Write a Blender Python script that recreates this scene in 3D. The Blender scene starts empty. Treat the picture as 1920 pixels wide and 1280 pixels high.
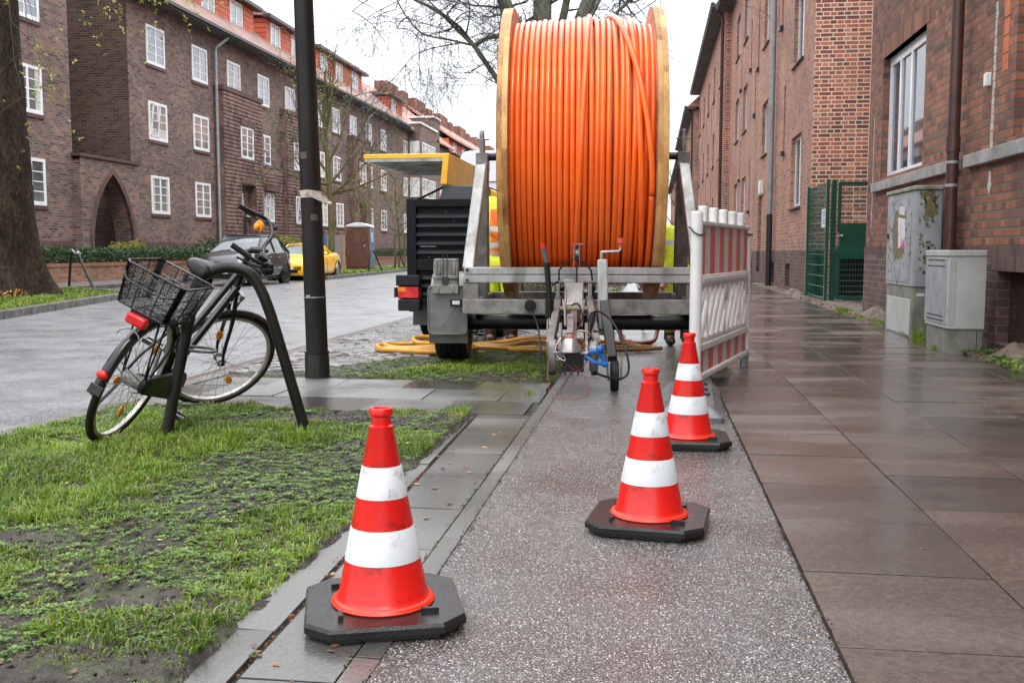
import bpy, bmesh, math, random
import numpy as np
from mathutils import Vector, Matrix, noise

R = random.Random(7)
sc = bpy.context.scene
COL = sc.collection
PI = math.pi

# ------------------------------------------------------------------ camera
F_PX, VPX, HY, EYE = 1867.0, 1222.0, 470.0, 0.95
YAW = math.atan((VPX - 960) / F_PX)
PIT = math.atan((640 - HY) / F_PX)
cam_d = bpy.data.cameras.new('camera')
cam = bpy.data.objects.new('camera', cam_d)
COL.objects.link(cam)
cam.location = (0, 0, EYE)
cam.rotation_euler = (PI / 2 - PIT, 0, YAW)
cam_d.sensor_width = 36.0
cam_d.lens = 36.0 * F_PX / 1920.0
cam_d.clip_start = 0.05
cam_d.clip_end = 2000
sc.camera = cam

# ------------------------------------------------------------------ world (overcast) and sun
SUN_EL, SUN_ROT = math.radians(58), math.radians(150)
world = bpy.data.worlds.new('World')
sc.world = world
world.use_nodes = True
wn, wl = world.node_tree.nodes, world.node_tree.links
wn.clear()
w_out = wn.new('ShaderNodeOutputWorld')
w_bg = wn.new('ShaderNodeBackground')
w_bg.inputs['Strength'].default_value = 0.10
w_sky = wn.new('ShaderNodeTexSky')
w_sky.sky_type = 'NISHITA'
w_sky.sun_disc = False
w_sky.sun_elevation = SUN_EL
w_sky.sun_rotation = SUN_ROT
w_sky.dust_density = 4.0
w_tc = wn.new('ShaderNodeTexCoord')
w_noise = wn.new('ShaderNodeTexNoise')
w_noise.inputs['Scale'].default_value = 2.2
w_noise.inputs['Detail'].default_value = 5
w_ramp = wn.new('ShaderNodeValToRGB')
w_ramp.color_ramp.elements[0].position = 0.3
w_ramp.color_ramp.elements[0].color = (12.2, 12.7, 13.6, 1)
w_ramp.color_ramp.elements[1].position = 0.7
w_ramp.color_ramp.elements[1].color = (16.4, 16.6, 17.0, 1)
w_mix = wn.new('ShaderNodeMix')
w_mix.data_type = 'RGBA'
w_mix.inputs[0].default_value = 0.86
wl.new(w_tc.outputs['Generated'], w_noise.inputs['Vector'])
wl.new(w_noise.outputs['Fac'], w_ramp.inputs['Fac'])
wl.new(w_sky.outputs[0], w_mix.inputs[6])
wl.new(w_ramp.outputs['Color'], w_mix.inputs[7])
# overcast sky: about twice as bright overhead as near the horizon
w_sep = wn.new('ShaderNodeSeparateXYZ')
w_map = wn.new('ShaderNodeMapRange')
w_map.inputs['From Min'].default_value = 0.0
w_map.inputs['From Max'].default_value = 1.0
w_map.inputs['To Min'].default_value = 0.62
w_map.inputs['To Max'].default_value = 1.95
w_mul = wn.new('ShaderNodeVectorMath')
w_mul.operation = 'SCALE'
wl.new(w_tc.outputs['Generated'], w_sep.inputs[0])
wl.new(w_sep.outputs[2], w_map.inputs['Value'])
wl.new(w_mix.outputs[2], w_mul.inputs[0])
wl.new(w_map.outputs[0], w_mul.inputs['Scale'])
wl.new(w_mul.outputs[0], w_bg.inputs['Color'])
wl.new(w_bg.outputs[0], w_out.inputs[0])

sun_d = bpy.data.lights.new('sun', 'SUN')
sun_d.energy = 0.8
sun_d.angle = math.radians(25)
sun_d.color = (1.0, 0.96, 0.9)
sun = bpy.data.objects.new('sun', sun_d)
COL.objects.link(sun)
# sun_rotation in the sky is measured clockwise from +Y
sdir = Vector((math.sin(SUN_ROT) * math.cos(SUN_EL), math.cos(SUN_ROT) * math.cos(SUN_EL), math.sin(SUN_EL)))
sun.rotation_euler = sdir.to_track_quat('Z', 'Y').to_euler()
sun.location = sdir * 50

sc.view_settings.view_transform = 'Standard'
sc.view_settings.look = 'None'
sc.view_settings.exposure = 0.60
sc.view_settings.gamma = 1.0
sc.view_settings.use_curve_mapping = False

# ------------------------------------------------------------------ mesh helpers
class MB:
    def __init__(s):
        s.v = []; s.f = []; s.m = []; s.a = []
    def add(s, vs, fs, mi=0, fa=0.0, M=None):
        b = len(s.v)
        if M is not None:
            vs = [M @ Vector(q) for q in vs]
        s.v.extend([tuple(q) for q in vs])
        for q in fs:
            s.f.append([b + i for i in q]); s.m.append(mi); s.a.append(fa)
    def box(s, x0, x1, y0, y1, z0, z1, mi=0, fa=0.0, M=None):
        vs = [(x0,y0,z0),(x1,y0,z0),(x1,y1,z0),(x0,y1,z0),(x0,y0,z1),(x1,y0,z1),(x1,y1,z1),(x0,y1,z1)]
        s.add(vs, [(0,3,2,1),(4,5,6,7),(0,1,5,4),(1,2,6,5),(2,3,7,6),(3,0,4,7)], mi, fa, M)
    def cbox(s, c, d, mi=0, rot=None, fa=0.0):
        M = Matrix.Translation(Vector(c))
        if rot is not None:
            M = M @ rot.to_4x4()
        s.box(-d[0]/2, d[0]/2, -d[1]/2, d[1]/2, -d[2]/2, d[2]/2, mi, fa, M)
    def bar(s, p0, p1, w, h, mi=0, up=(0,0,1)):
        p0, p1 = Vector(p0), Vector(p1)
        d = p1 - p0; L = d.length
        if L < 1e-6: return
        y = d / L; x = y.cross(Vector(up))
        if x.length < 1e-4: x = Vector((1,0,0))
        x.normalize(); z = x.cross(y)
        rot = Matrix((x, y, z)).transposed()
        s.cbox((p0+p1)/2, (w, L, h), mi, rot)
    def tube(s, pts, r, n=8, caps=True, closed=False, mi=0, fa=0.0):
        pts = [Vector(p) for p in pts]
        k = len(pts)
        if k < 2: return
        rr = r if isinstance(r, (list, tuple)) else [r] * k
        tan = []
        for i in range(k):
            if closed: t = pts[(i+1) % k] - pts[i-1]
            else: t = pts[min(i+1, k-1)] - pts[max(i-1, 0)]
            if t.length < 1e-9: t = Vector((0,0,1))
            tan.append(t.normalized())
        a = Vector((0,0,1)) if abs(tan[0].z) < 0.9 else Vector((1,0,0))
        nrm = (a - tan[0] * a.dot(tan[0])).normalized()
        vs = []
        for i in range(k):
            nrm = nrm - tan[i] * nrm.dot(tan[i])
            if nrm.length < 1e-6: nrm = tan[i].orthogonal()
            nrm.normalize()
            bn = tan[i].cross(nrm)
            for j in range(n):
                t = 2*PI*j/n
                vs.append(pts[i] + (nrm*math.cos(t) + bn*math.sin(t)) * rr[i])
        fs = []
        for i in range(k if closed else k-1):
            i2 = (i+1) % k
            for j in range(n):
                j2 = (j+1) % n
                fs.append((i*n+j, i*n+j2, i2*n+j2, i2*n+j))
        if caps and not closed:
            fs.append(tuple(range(n-1, -1, -1))); fs.append(tuple((k-1)*n+j for j in range(n)))
        s.add(vs, fs, mi, fa)
    def lathe(s, prof, n=24, M=None, mi=0, cap0=True, cap1=True, mis=None):
        vs = []; k = len(prof)
        for (r, z) in prof:
            for j in range(n):
                t = 2*PI*j/n
                vs.append((r*math.cos(t), r*math.sin(t), z))
        b = len(s.v)
        s.add(vs, [], mi, 0, M)
        for i in range(k-1):
            for j in range(n):
                j2 = (j+1) % n
                s.f.append([b+i*n+j, b+i*n+j2, b+(i+1)*n+j2, b+(i+1)*n+j]); s.m.append(mis[i] if mis else mi); s.a.append(0)
        if cap0: s.f.append([b+j for j in range(n-1,-1,-1)]); s.m.append(mi); s.a.append(0)
        if cap1: s.f.append([b+(k-1)*n+j for j in range(n)]); s.m.append(mi); s.a.append(0)
    def prism(s, poly, lo, hi, axis='z', mi=0, M=None, fa=0.0):
        n = len(poly)
        def mp(a, b, c):
            return (a, b, c) if axis == 'z' else ((c, a, b) if axis == 'x' else (a, c, b))
        vs = [mp(a, b, lo) for a, b in poly] + [mp(a, b, hi) for a, b in poly]
        fs = [tuple(range(n-1,-1,-1)), tuple(range(n, 2*n))] + [(i, (i+1)%n, n+(i+1)%n, n+i) for i in range(n)]
        s.add(vs, fs, mi, fa, M)
    def quad(s, a, b, c, d, mi=0, fa=0.0):
        s.add([a, b, c, d], [(0,1,2,3)], mi, fa)
    def sphere(s, c, r, n=12, m=8, mi=0, sc3=(1,1,1), rot=None):
        vs = []
        for i in range(m+1):
            ph = PI*i/m
            for j in range(n):
                t = 2*PI*j/n
                q = Vector((r*sc3[0]*math.sin(ph)*math.cos(t), r*sc3[1]*math.sin(ph)*math.sin(t), r*sc3[2]*math.cos(ph)))
                if rot is not None: q = rot @ q
                vs.append(Vector(c) + q)
        s.add(vs, [(i*n+j, (i+1)*n+j, (i+1)*n+(j+1)%n, i*n+(j+1)%n) for i in range(m) for j in range(n)], mi)

def basis(o):
    M = Matrix.Identity(4)
    while o is not None:
        M = o.matrix_basis @ M
        o = o.parent
    return M

def build(mb, name, mats, parent=None, local=False, smooth=True, bevel=0.0, ang=0.6, attr=False, fixn=True):
    """Links the collected shapes as ONE mesh object. Vertices are in world space unless local."""
    me = bpy.data.meshes.new(name)
    vs = mb.v
    if parent is not None and not local:
        Mi = basis(parent).inverted()
        vs = [tuple(Mi @ Vector(q)) for q in vs]
    me.from_pydata(vs, [], mb.f)
    if not isinstance(mats, (list, tuple)): mats = [mats]
    for m in mats: me.materials.append(m)
    if len(mats) > 1: me.polygons.foreach_set('material_index', mb.m)
    if attr:
        at = me.attributes.new('rnd', 'FLOAT', 'FACE')
        at.data.foreach_set('value', mb.a)
    if fixn:
        bm = bmesh.new(); bm.from_mesh(me)
        bmesh.ops.recalc_face_normals(bm, faces=bm.faces)
        bm.to_mesh(me); bm.free()
    if smooth:
        me.polygons.foreach_set('use_smooth', [True]*len(me.polygons))
        me.set_sharp_from_angle(angle=ang)
    me.update()
    o = bpy.data.objects.new(name, me)
    COL.objects.link(o)
    if parent is not None: o.parent = parent
    if bevel > 0:
        bv = o.modifiers.new('bevel', 'BEVEL'); bv.width = bevel; bv.segments = 2; bv.limit_method = 'ANGLE'; bv.angle_limit = 0.7
        bv.harden_normals = False
    return o

def build_each(mb, name, mats, parent=None, **k):
    """Like build, but every connected piece becomes an object of its own."""
    par = list(range(len(mb.v)))
    def fd(i):
        while par[i] != i: par[i] = par[par[i]]; i = par[i]
        return i
    for f in mb.f:
        for i in f[1:]: par[fd(i)] = fd(f[0])
    grp = {}
    for f, m_, a in zip(mb.f, mb.m, mb.a): grp.setdefault(fd(f[0]), []).append((f, m_, a))
    out = []
    for fs in grp.values():
        q = MB(); mp = {}
        for f, m_, a in fs:
            for i in f:
                if i not in mp: mp[i] = len(q.v); q.v.append(mb.v[i])
            q.f.append([mp[i] for i in f]); q.m.append(m_); q.a.append(a)
        out.append(build(q, name, mats, parent, **k))
    return out

def tag(o, label=None, cat=None, group=None, kind=None):
    if label: o['label'] = label
    if cat: o['category'] = cat
    if group: o['group'] = group
    if kind: o['kind'] = kind
    return o

def empty(name, loc=(0,0,0), rz=0.0, label=None, cat=None, group=None):
    o = bpy.data.objects.new(name, None)
    COL.objects.link(o)
    o.location = loc; o.rotation_euler = (0, 0, rz)
    o.empty_display_size = 0.2
    o.matrix_basis = Matrix.Translation(Vector(loc)) @ Matrix.Rotation(rz, 4, 'Z')
    return tag(o, label, cat, group)

def children_of(o):
    return [c for c in bpy.data.objects if c.parent == o]
def copy_tree(o, parent=None):
    c = o.copy(); COL.objects.link(c)
    if parent is not None: c.parent = parent
    for ch in children_of(o):
        if ch.name != c.name: copy_tree(ch, c)
    return c

def rounded(x0, x1, y0, y1, r, k=4):
    pts = []
    for cx, cy, a0 in ((x1-r, y1-r, 0), (x0+r, y1-r, PI/2), (x0+r, y0+r, PI), (x1-r, y0+r, 1.5*PI)):
        for i in range(k+1):
            a = a0 + PI/2*i/k
            pts.append((cx+r*math.cos(a), cy+r*math.sin(a)))
    return pts

def spline(pts, k=8, closed=False):
    P = [Vector(p) for p in pts]; n = len(P); out = []
    rng = range(n if closed else n-1)
    for i in rng:
        if closed: p0, p1, p2, p3 = P[i-1], P[i], P[(i+1)%n], P[(i+2)%n]
        else: p0, p1, p2, p3 = P[max(i-1,0)], P[i], P[i+1], P[min(i+2,n-1)]
        for j in range(k):
            t = j/k
            out.append(0.5*((2*p1)+(-p0+p2)*t+(2*p0-5*p1+4*p2-p3)*t*t+(-p0+3*p1-3*p2+p3)*t*t*t))
    if not closed: out.append(P[-1])
    return out

# ------------------------------------------------------------------ materials
def nm(name):
    m = bpy.data.materials.new(name); m.use_nodes = True
    nt = m.node_tree
    return m, nt.nodes, nt.links, nt.nodes['Principled BSDF']

def MAT(name, c, c2=None, rough=0.5, metal=0.0, vs=6.0, bump=0.0, bs=60.0, coat=0.0, rvar=0.1, spec=0.5, pos=False, lo=0.35, hi=0.65, stretch=None):
    """Two-tone noise material on object coordinates."""
    m, N, L, P = nm(name)
    if c2 is None: c2 = tuple(x*0.8 for x in c)
    tc = N.new('ShaderNodeTexCoord')
    src = tc.outputs['Object']
    if pos:
        g = N.new('ShaderNodeNewGeometry'); src = g.outputs['Position']
    if stretch:
        mp = N.new('ShaderNodeMapping'); mp.inputs['Scale'].default_value = stretch
        L.new(src, mp.inputs['Vector']); src = mp.outputs[0]
    n = N.new('ShaderNodeTexNoise'); n.inputs['Scale'].default_value = vs; n.inputs['Detail'].default_value = 6; n.inputs['Roughness'].default_value = 0.65
    L.new(src, n.inputs['Vector'])
    cr = N.new('ShaderNodeValToRGB')
    cr.color_ramp.elements[0].position = lo; cr.color_ramp.elements[0].color = (*c2, 1)
    cr.color_ramp.elements[1].position = hi; cr.color_ramp.elements[1].color = (*c, 1)
    L.new(n.outputs['Fac'], cr.inputs['Fac']); L.new(cr.outputs['Color'], P.inputs['Base Color'])
    mr = N.new('ShaderNodeMapRange'); mr.inputs['To Min'].default_value = min(1, rough+rvar); mr.inputs['To Max'].default_value = max(0.02, rough-rvar)
    mr.inputs['From Min'].default_value = 0.3; mr.inputs['From Max'].default_value = 0.7
    L.new(n.outputs['Fac'], mr.inputs['Value']); L.new(mr.outputs[0], P.inputs['Roughness'])
    P.inputs['Metallic'].default_value = metal
    P.inputs['Specular IOR Level'].default_value = spec
    P.inputs['Coat Weight'].default_value = coat
    P.inputs['Coat Roughness'].default_value = 0.08
    if bump > 0:
        n2 = N.new('ShaderNodeTexNoise'); n2.inputs['Scale'].default_value = bs; n2.inputs['Detail'].default_value = 4
        L.new(src, n2.inputs['Vector'])
        b = N.new('ShaderNodeBump'); b.inputs['Strength'].default_value = 1.0; b.inputs['Distance'].default_value = bump
        L.new(n2.outputs['Fac'], b.inputs['Height']); L.new(b.outputs[0], P.inputs['Normal'])
    return m

def BRICK(name, stops, mortar, bw=0.25, bh=0.075, ms=0.006, rough=0.85, dirt=0.35, bump=0.006, rot=0.0, wet=None, dscale=0.6, squash=1.0):
    """Brick wall in metres: u = x + y along axis-aligned walls, v = z. One random tone per brick from the stops."""
    m, N, L, P = nm(name)
    g = N.new('ShaderNodeNewGeometry'); sp = N.new('ShaderNodeSeparateXYZ'); L.new(g.outputs['Position'], sp.inputs[0])
    ad = N.new('ShaderNodeMath'); ad.operation = 'ADD'; L.new(sp.outputs[0], ad.inputs[0]); L.new(sp.outputs[1], ad.inputs[1])
    cb = N.new('ShaderNodeCombineXYZ')
    L.new(ad.outputs[0], cb.inputs[1 if rot else 0]); L.new(sp.outputs[2], cb.inputs[0 if rot else 1])
    # wobble the courses a little
    nz = N.new('ShaderNodeTexNoise'); nz.inputs['Scale'].default_value = 9.0; nz.inputs['Detail'].default_value = 3; L.new(cb.outputs[0], nz.inputs['Vector'])
    sub = N.new('ShaderNodeVectorMath'); sub.operation = 'SUBTRACT'; sub.inputs[1].default_value = (0.5,0.5,0.5); L.new(nz.outputs['Color'], sub.inputs[0])
    scl = N.new('ShaderNodeVectorMath'); scl.operation = 'SCALE'; scl.inputs['Scale'].default_value = 0.012; L.new(sub.outputs[0], scl.inputs[0])
    av = N.new('ShaderNodeVectorMath'); av.operation = 'ADD'; L.new(cb.outputs[0], av.inputs[0]); L.new(scl.outputs[0], av.inputs[1])
    bt = N.new('ShaderNodeTexBrick'); L.new(av.outputs[0], bt.inputs['Vector'])
    bt.inputs['Scale'].default_value = 1.0; bt.inputs['Brick Width'].default_value = bw; bt.inputs['Row Height'].default_value = bh
    bt.inputs['Mortar Size'].default_value = ms; bt.inputs['Mortar Smooth'].default_value = 0.3; bt.inputs['Bias'].default_value = 0.0
    bt.inputs['Color1'].default_value = (0,0,0,1); bt.inputs['Color2'].default_value = (1,1,1,1); bt.inputs['Mortar'].default_value = (0.5,0.5,0.5,1)
    bt.squash = squash; bt.squash_frequency = 2
    cr = N.new('ShaderNodeValToRGB'); el = cr.color_ramp.elements
    while len(el) < len(stops): el.new(0.5)
    for e, (p, c) in zip(el, stops): e.position = p; e.color = (*c, 1)
    L.new(bt.outputs['Color'], cr.inputs['Fac'])
    # fine grain and large stains
    ng = N.new('ShaderNodeTexNoise'); ng.inputs['Scale'].default_value = 70.0; ng.inputs['Detail'].default_value = 5; L.new(cb.outputs[0], ng.inputs['Vector'])
    nd = N.new('ShaderNodeTexNoise'); nd.inputs['Scale'].default_value = dscale; nd.inputs['Detail'].default_value = 7; nd.inputs['Roughness'].default_value = 0.65; L.new(cb.outputs[0], nd.inputs['Vector'])
    m1 = N.new('ShaderNodeMix'); m1.data_type = 'RGBA'; m1.blend_type = 'MULTIPLY'; m1.inputs[0].default_value = 0.8
    gr = N.new('ShaderNodeMapRange'); gr.inputs['From Min'].default_value = 0.3; gr.inputs['From Max'].default_value = 0.7; gr.inputs['To Min'].default_value = 0.65; gr.inputs['To Max'].default_value = 1.3
    L.new(ng.outputs['Fac'], gr.inputs['Value']); L.new(cr.outputs['Color'], m1.inputs[6]); L.new(gr.outputs[0], m1.inputs[7])
    m2 = N.new('ShaderNodeMix'); m2.data_type = 'RGBA'; L.new(bt.outputs['Fac'], m2.inputs[0]); L.new(m1.outputs[2], m2.inputs[6]); m2.inputs[7].default_value = (*mortar, 1)
    m3 = N.new('ShaderNodeMix'); m3.data_type = 'RGBA'; m3.blend_type = 'MULTIPLY'; m3.inputs[0].default_value = 1.0
    dr = N.new('ShaderNodeMapRange'); dr.inputs['From Min'].default_value = 0.35; dr.inputs['From Max'].default_value = 0.65; dr.inputs['To Min'].default_value = 1-dirt; dr.inputs['To Max'].default_value = 1.1
    L.new(nd.outputs['Fac'], dr.inputs['Value']); L.new(m2.outputs[2], m3.inputs[6]); L.new(dr.outputs[0], m3.inputs[7])
    L.new(m3.outputs[2], P.inputs['Base Color'])
    P.inputs['Roughness'].default_value = rough
    hb = N.new('ShaderNodeMath'); hb.operation = 'MULTIPLY_ADD'; hb.inputs[1].default_value = -1.0; L.new(bt.outputs['Fac'], hb.inputs[0]); L.new(ng.outputs['Fac'], hb.inputs[2])
    b = N.new('ShaderNodeBump'); b.inputs['Distance'].default_value = bump; b.inputs['Strength'].default_value = 0.9
    L.new(hb.outputs[0], b.inputs['Height']); L.new(b.outputs[0], P.inputs['Normal'])
    return m

def RND(name, stops, rough=0.6, bump=0.0, bs=50, spec=0.5, trans=0.0, wetscale=0.0, wr=(0.12,0.4), noise_amt=0.4, ns=30, stretch=None):
    """Material whose tone is chosen per face by the mesh attribute rnd."""
    m, N, L, P = nm(name)
    at = N.new('ShaderNodeAttribute'); at.attribute_name = 'rnd'
    g = N.new('ShaderNodeNewGeometry')
    n = N.new('ShaderNodeTexNoise'); n.inputs['Scale'].default_value = ns; n.inputs['Detail'].default_value = 6; n.inputs['Roughness'].default_value = 0.7
    L.new(g.outputs['Position'], n.inputs['Vector'])
    cr = N.new('ShaderNodeValToRGB'); el = cr.color_ramp.elements
    while len(el) < len(stops): el.new(0.5)
    for e, (p, c) in zip(el, stops): e.position = p; e.color = (*c, 1)
    L.new(at.outputs['Fac'], cr.inputs['Fac'])
    mr = N.new('ShaderNodeMapRange'); mr.inputs['From Min'].default_value = 0.3; mr.inputs['From Max'].default_value = 0.7; mr.inputs['To Min'].default_value = 1-noise_amt; mr.inputs['To Max'].default_value = 1+noise_amt
    L.new(n.outputs['Fac'], mr.inputs['Value'])
    mx = N.new('ShaderNodeMix'); mx.data_type = 'RGBA'; mx.blend_type = 'MULTIPLY'; mx.inputs[0].default_value = 1.0
    L.new(cr.outputs['Color'], mx.inputs[6]); L.new(mr.outputs[0], mx.inputs[7])
    last = mx.outputs[2]
    P.inputs['Roughness'].default_value = rough; P.inputs['Specular IOR Level'].default_value = spec
    if wetscale > 0:
        w = N.new('ShaderNodeTexNoise'); w.inputs['Scale'].default_value = wetscale; w.inputs['Detail'].default_value = 2.5; w.inputs['Roughness'].default_value = 0.5
        sv = g.outputs['Position']
        if stretch:
            mp = N.new('ShaderNodeMapping'); mp.inputs['Scale'].default_value = stretch; L.new(sv, mp.inputs['Vector']); sv = mp.outputs[0]
        L.new(sv, w.inputs['Vector'])
        wa = N.new('ShaderNodeMath'); wa.operation = 'MULTIPLY_ADD'; wa.inputs[1].default_value = 0.12; L.new(at.outputs['Fac'], wa.inputs[0]); L.new(w.outputs['Fac'], wa.inputs[2])
        wm = N.new('ShaderNodeMapRange'); wm.inputs['From Min'].default_value = 0.45; wm.inputs['From Max'].default_value = 0.75; wm.inputs['To Min'].default_value = wr[0]; wm.inputs['To Max'].default_value = wr[1]
        L.new(wa.outputs[0], wm.inputs['Value']); L.new(wm.outputs[0], P.inputs['Roughness'])
        dk = N.new('ShaderNodeMapRange'); dk.inputs['From Min'].default_value = 0.45; dk.inputs['From Max'].default_value = 0.75; dk.inputs['To Min'].default_value = 0.82; dk.inputs['To Max'].default_value = 1.2
        L.new(wa.outputs[0], dk.inputs['Value'])
        m4 = N.new('ShaderNodeMix'); m4.data_type = 'RGBA'; m4.blend_type = 'MULTIPLY'; m4.inputs[0].default_value = 1.0
        L.new(last, m4.inputs[6]); L.new(dk.outputs[0], m4.inputs[7]); last = m4.outputs[2]
    L.new(last, P.inputs['Base Color'])
    if wetscale > 0:
        P.inputs['Coat Weight'].default_value = 0.35; L.new(wm.outputs[0], P.inputs['Coat Roughness'])
    if bump > 0:
        n2 = N.new('ShaderNodeTexNoise'); n2.inputs['Scale'].default_value = bs; n2.inputs['Detail'].default_value = 5
        L.new(g.outputs['Position'], n2.inputs['Vector'])
        b = N.new('ShaderNodeBump'); b.inputs['Distance'].default_value = bump; L.new(n2.outputs['Fac'], b.inputs['Height']); L.new(b.outputs[0], P.inputs['Normal'])
    if trans > 0:
        P.inputs['Subsurface Weight'].default_value = 0.0
        tr = N.new('ShaderNodeBsdfTranslucent'); L.new(last, tr.inputs['Color'])
        ms = N.new('ShaderNodeMixShader'); ms.inputs[0].default_value = trans
        out = N['Material Output']; L.new(P.outputs[0], ms.inputs[1]); L.new(tr.outputs[0], ms.inputs[2]); L.new(ms.outputs[0], out.inputs[0])
    return m

def AGG(name, base, lights, scale=140.0, thr=0.55, rough=0.3, patches=None, stones=0.8, bump=0.003, wetlo=0.12, wethi=0.4, coat=0.4):
    """Exposed-aggregate asphalt: stones by Voronoi cells, tar between, brown stains and wet patches."""
    m, N, L, P = nm(name)
    g = N.new('ShaderNodeNewGeometry')
    v = N.new('ShaderNodeTexVoronoi'); v.inputs['Scale'].default_value = scale; L.new(g.outputs['Position'], v.inputs['Vector'])
    v.inputs['Randomness'].default_value = 1.0
    sp = N.new('ShaderNodeSeparateColor'); L.new(v.outputs['Color'], sp.inputs[0])
    n = N.new('ShaderNodeTexNoise'); n.inputs['Scale'].default_value = 1.7; n.inputs['Detail'].default_value = 7; n.inputs['Roughness'].default_value = 0.6
    L.new(g.outputs['Position'], n.inputs['Vector'])
    cr = N.new('ShaderNodeValToRGB'); el = cr.color_ramp.elements
    st = [(0.0, base), (thr, tuple(x*1.6 for x in base)), (thr+0.03, lights[0]), (0.85, lights[1]), (1.0, lights[2])]
    while len(el) < len(st): el.new(0.5)
    for e, (p, c) in zip(el, st): e.position = p; e.color = (*c, 1)
    L.new(sp.outputs[0], cr.inputs['Fac'])
    # stone mask: centre of each cell
    sm = N.new('ShaderNodeMapRange'); sm.inputs['From Min'].default_value = 0.35; sm.inputs['From Max'].default_value = 0.55; sm.inputs['To Min'].default_value = 1.0; sm.inputs['To Max'].default_value = 0.0
    L.new(v.outputs['Distance'], sm.inputs['Value'])
    mx = N.new('ShaderNodeMix'); mx.data_type = 'RGBA'; L.new(sm.outputs[0], mx.inputs[0]); mx.inputs[6].default_value = (*base, 1); L.new(cr.outputs['Color'], mx.inputs[7])
    last = mx.outputs[2]
    if patches:
        pr_ = N.new('ShaderNodeMapRange'); pr_.inputs['From Min'].default_value = 0.5; pr_.inputs['From Max'].default_value = 0.72; pr_.inputs['To Max'].default_value = 0.75
        L.new(n.outputs['Fac'], pr_.inputs['Value'])
        m2 = N.new('ShaderNodeMix'); m2.data_type = 'RGBA'; m2.blend_type = 'MULTIPLY'; L.new(pr_.outputs[0], m2.inputs[0]); L.new(last, m2.inputs[6]); m2.inputs[7].default_value = (*patches, 1); last = m2.outputs[2]
    L.new(last, P.inputs['Base Color'])
    rr = N.new('ShaderNodeMapRange'); rr.inputs['From Min'].default_value = 0.35; rr.inputs['From Max'].default_value = 0.65; rr.inputs['To Min'].default_value = wethi; rr.inputs['To Max'].default_value = wetlo
    L.new(n.outputs['Fac'], rr.inputs['Value']); L.new(rr.outputs[0], P.inputs['Roughness'])
    P.inputs['Coat Weight'].default_value = coat; L.new(rr.outputs[0], P.inputs['Coat Roughness'])
    b = N.new('ShaderNodeBump'); b.inputs['Distance'].default_value = bump; b.invert = True
    L.new(v.outputs['Distance'], b.inputs['Height']); L.new(b.outputs[0], P.inputs['Normal'])
    b2 = N.new('ShaderNodeBump'); b2.inputs['Distance'].default_value = bump*.25; b2.invert = True
    L.new(v.outputs['Distance'], b2.inputs['Height']); L.new(b2.outputs[0], P.inputs['Coat Normal'])
    return m
# ================================================================== GROUND
def hsoil(x, y):
    return 0.030*noise.noise((x*2.3, y*2.3, 1.7)) + 0.018*noise.noise((x*9, y*9, 4.2)) + 0.011*noise.noise((x*22, y*22, 9.1)) + 0.006*noise.noise((x*47, y*47, 3.1))

m_soil = MAT('soil', (0.036,0.023,0.015), (0.010,0.0065,0.0045), rough=0.55, vs=16, bump=0.03, bs=38, rvar=0.3, pos=True)
def _moss(m):
    N, L, P = m.node_tree.nodes, m.node_tree.links, m.node_tree.nodes['Principled BSDF']
    src = P.inputs['Base Color'].links[0].from_socket
    g_ = N.new('ShaderNodeNewGeometry'); n = N.new('ShaderNodeTexNoise'); n.inputs['Scale'].default_value = 3.2; n.inputs['Detail'].default_value = 9; n.inputs['Roughness'].default_value = .7; L.new(g_.outputs['Position'], n.inputs['Vector'])
    r = N.new('ShaderNodeMapRange'); r.inputs['From Min'].default_value = .5; r.inputs['From Max'].default_value = .58; r.inputs['To Max'].default_value = .45; L.new(n.outputs['Fac'], r.inputs['Value'])
    mx = N.new('ShaderNodeMix'); mx.data_type = 'RGBA'; L.new(r.outputs[0], mx.inputs[0]); L.new(src, mx.inputs[6]); mx.inputs[7].default_value = (0.055,0.075,0.018,1); L.new(mx.outputs[2], P.inputs['Base Color'])
_moss(m_soil)
m_ground = MAT('ground_earth', (0.06,0.055,0.045), (0.035,0.035,0.025), rough=0.8, vs=3, pos=True)
m_road = AGG('road_asphalt', (0.13,0.135,0.14), [(0.24,0.245,0.255),(0.32,0.325,0.335),(0.42,0.42,0.43)], scale=80, thr=0.32, rough=0.4, bump=0.002, wetlo=0.24, wethi=0.42)
m_path = AGG('path_asphalt', (0.066,0.058,0.053), [(0.20,0.185,0.175),(0.34,0.32,0.305),(0.86,0.85,0.83)], scale=172, thr=0.30, patches=(0.62,0.40,0.32), bump=0.004, wetlo=0.16, wethi=0.36)  # light stones; the palest also have the white wet glint in their colour
m_slab = RND('wet_slab', [(0,(0.072,0.058,0.050)),(0.4,(0.088,0.067,0.055)),(0.75,(0.105,0.075,0.059)),(1,(0.120,0.100,0.086))], wetscale=1.6, wr=(0.09,0.40), bump=0.0018, bs=150, noise_amt=0.42, ns=45, stretch=(0.6,1.4,1))
m_gslab = RND('grey_slab', [(0,(0.060,0.056,0.050)),(0.5,(0.095,0.092,0.085)),(1,(0.13,0.125,0.118))], wetscale=0.9, wr=(0.12,0.5), bump=0.0012, bs=150, noise_amt=0.3, ns=70)
m_kerb = MAT('kerb_stone', (0.15,0.14,0.125), (0.05,0.045,0.038), rough=0.45, vs=7, bump=0.004, bs=60, pos=True)
m_cobble = RND('cobble', [(0,(0.05,0.042,0.038)),(0.5,(0.10,0.085,0.078)),(1,(0.17,0.155,0.15))], rough=0.3, bump=0.003, bs=60, wetscale=1.4, wr=(0.12,0.4))

def sheet(name, poly, z, mat, kind='structure'):
    b = MB(); b.add([(x, y, z) for x, y in poly], [tuple(range(len(poly)))])
    o = build(b, name, mat, smooth=False)
    for p in o.data.polygons:
        pass
    return tag(o, kind=kind)

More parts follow.
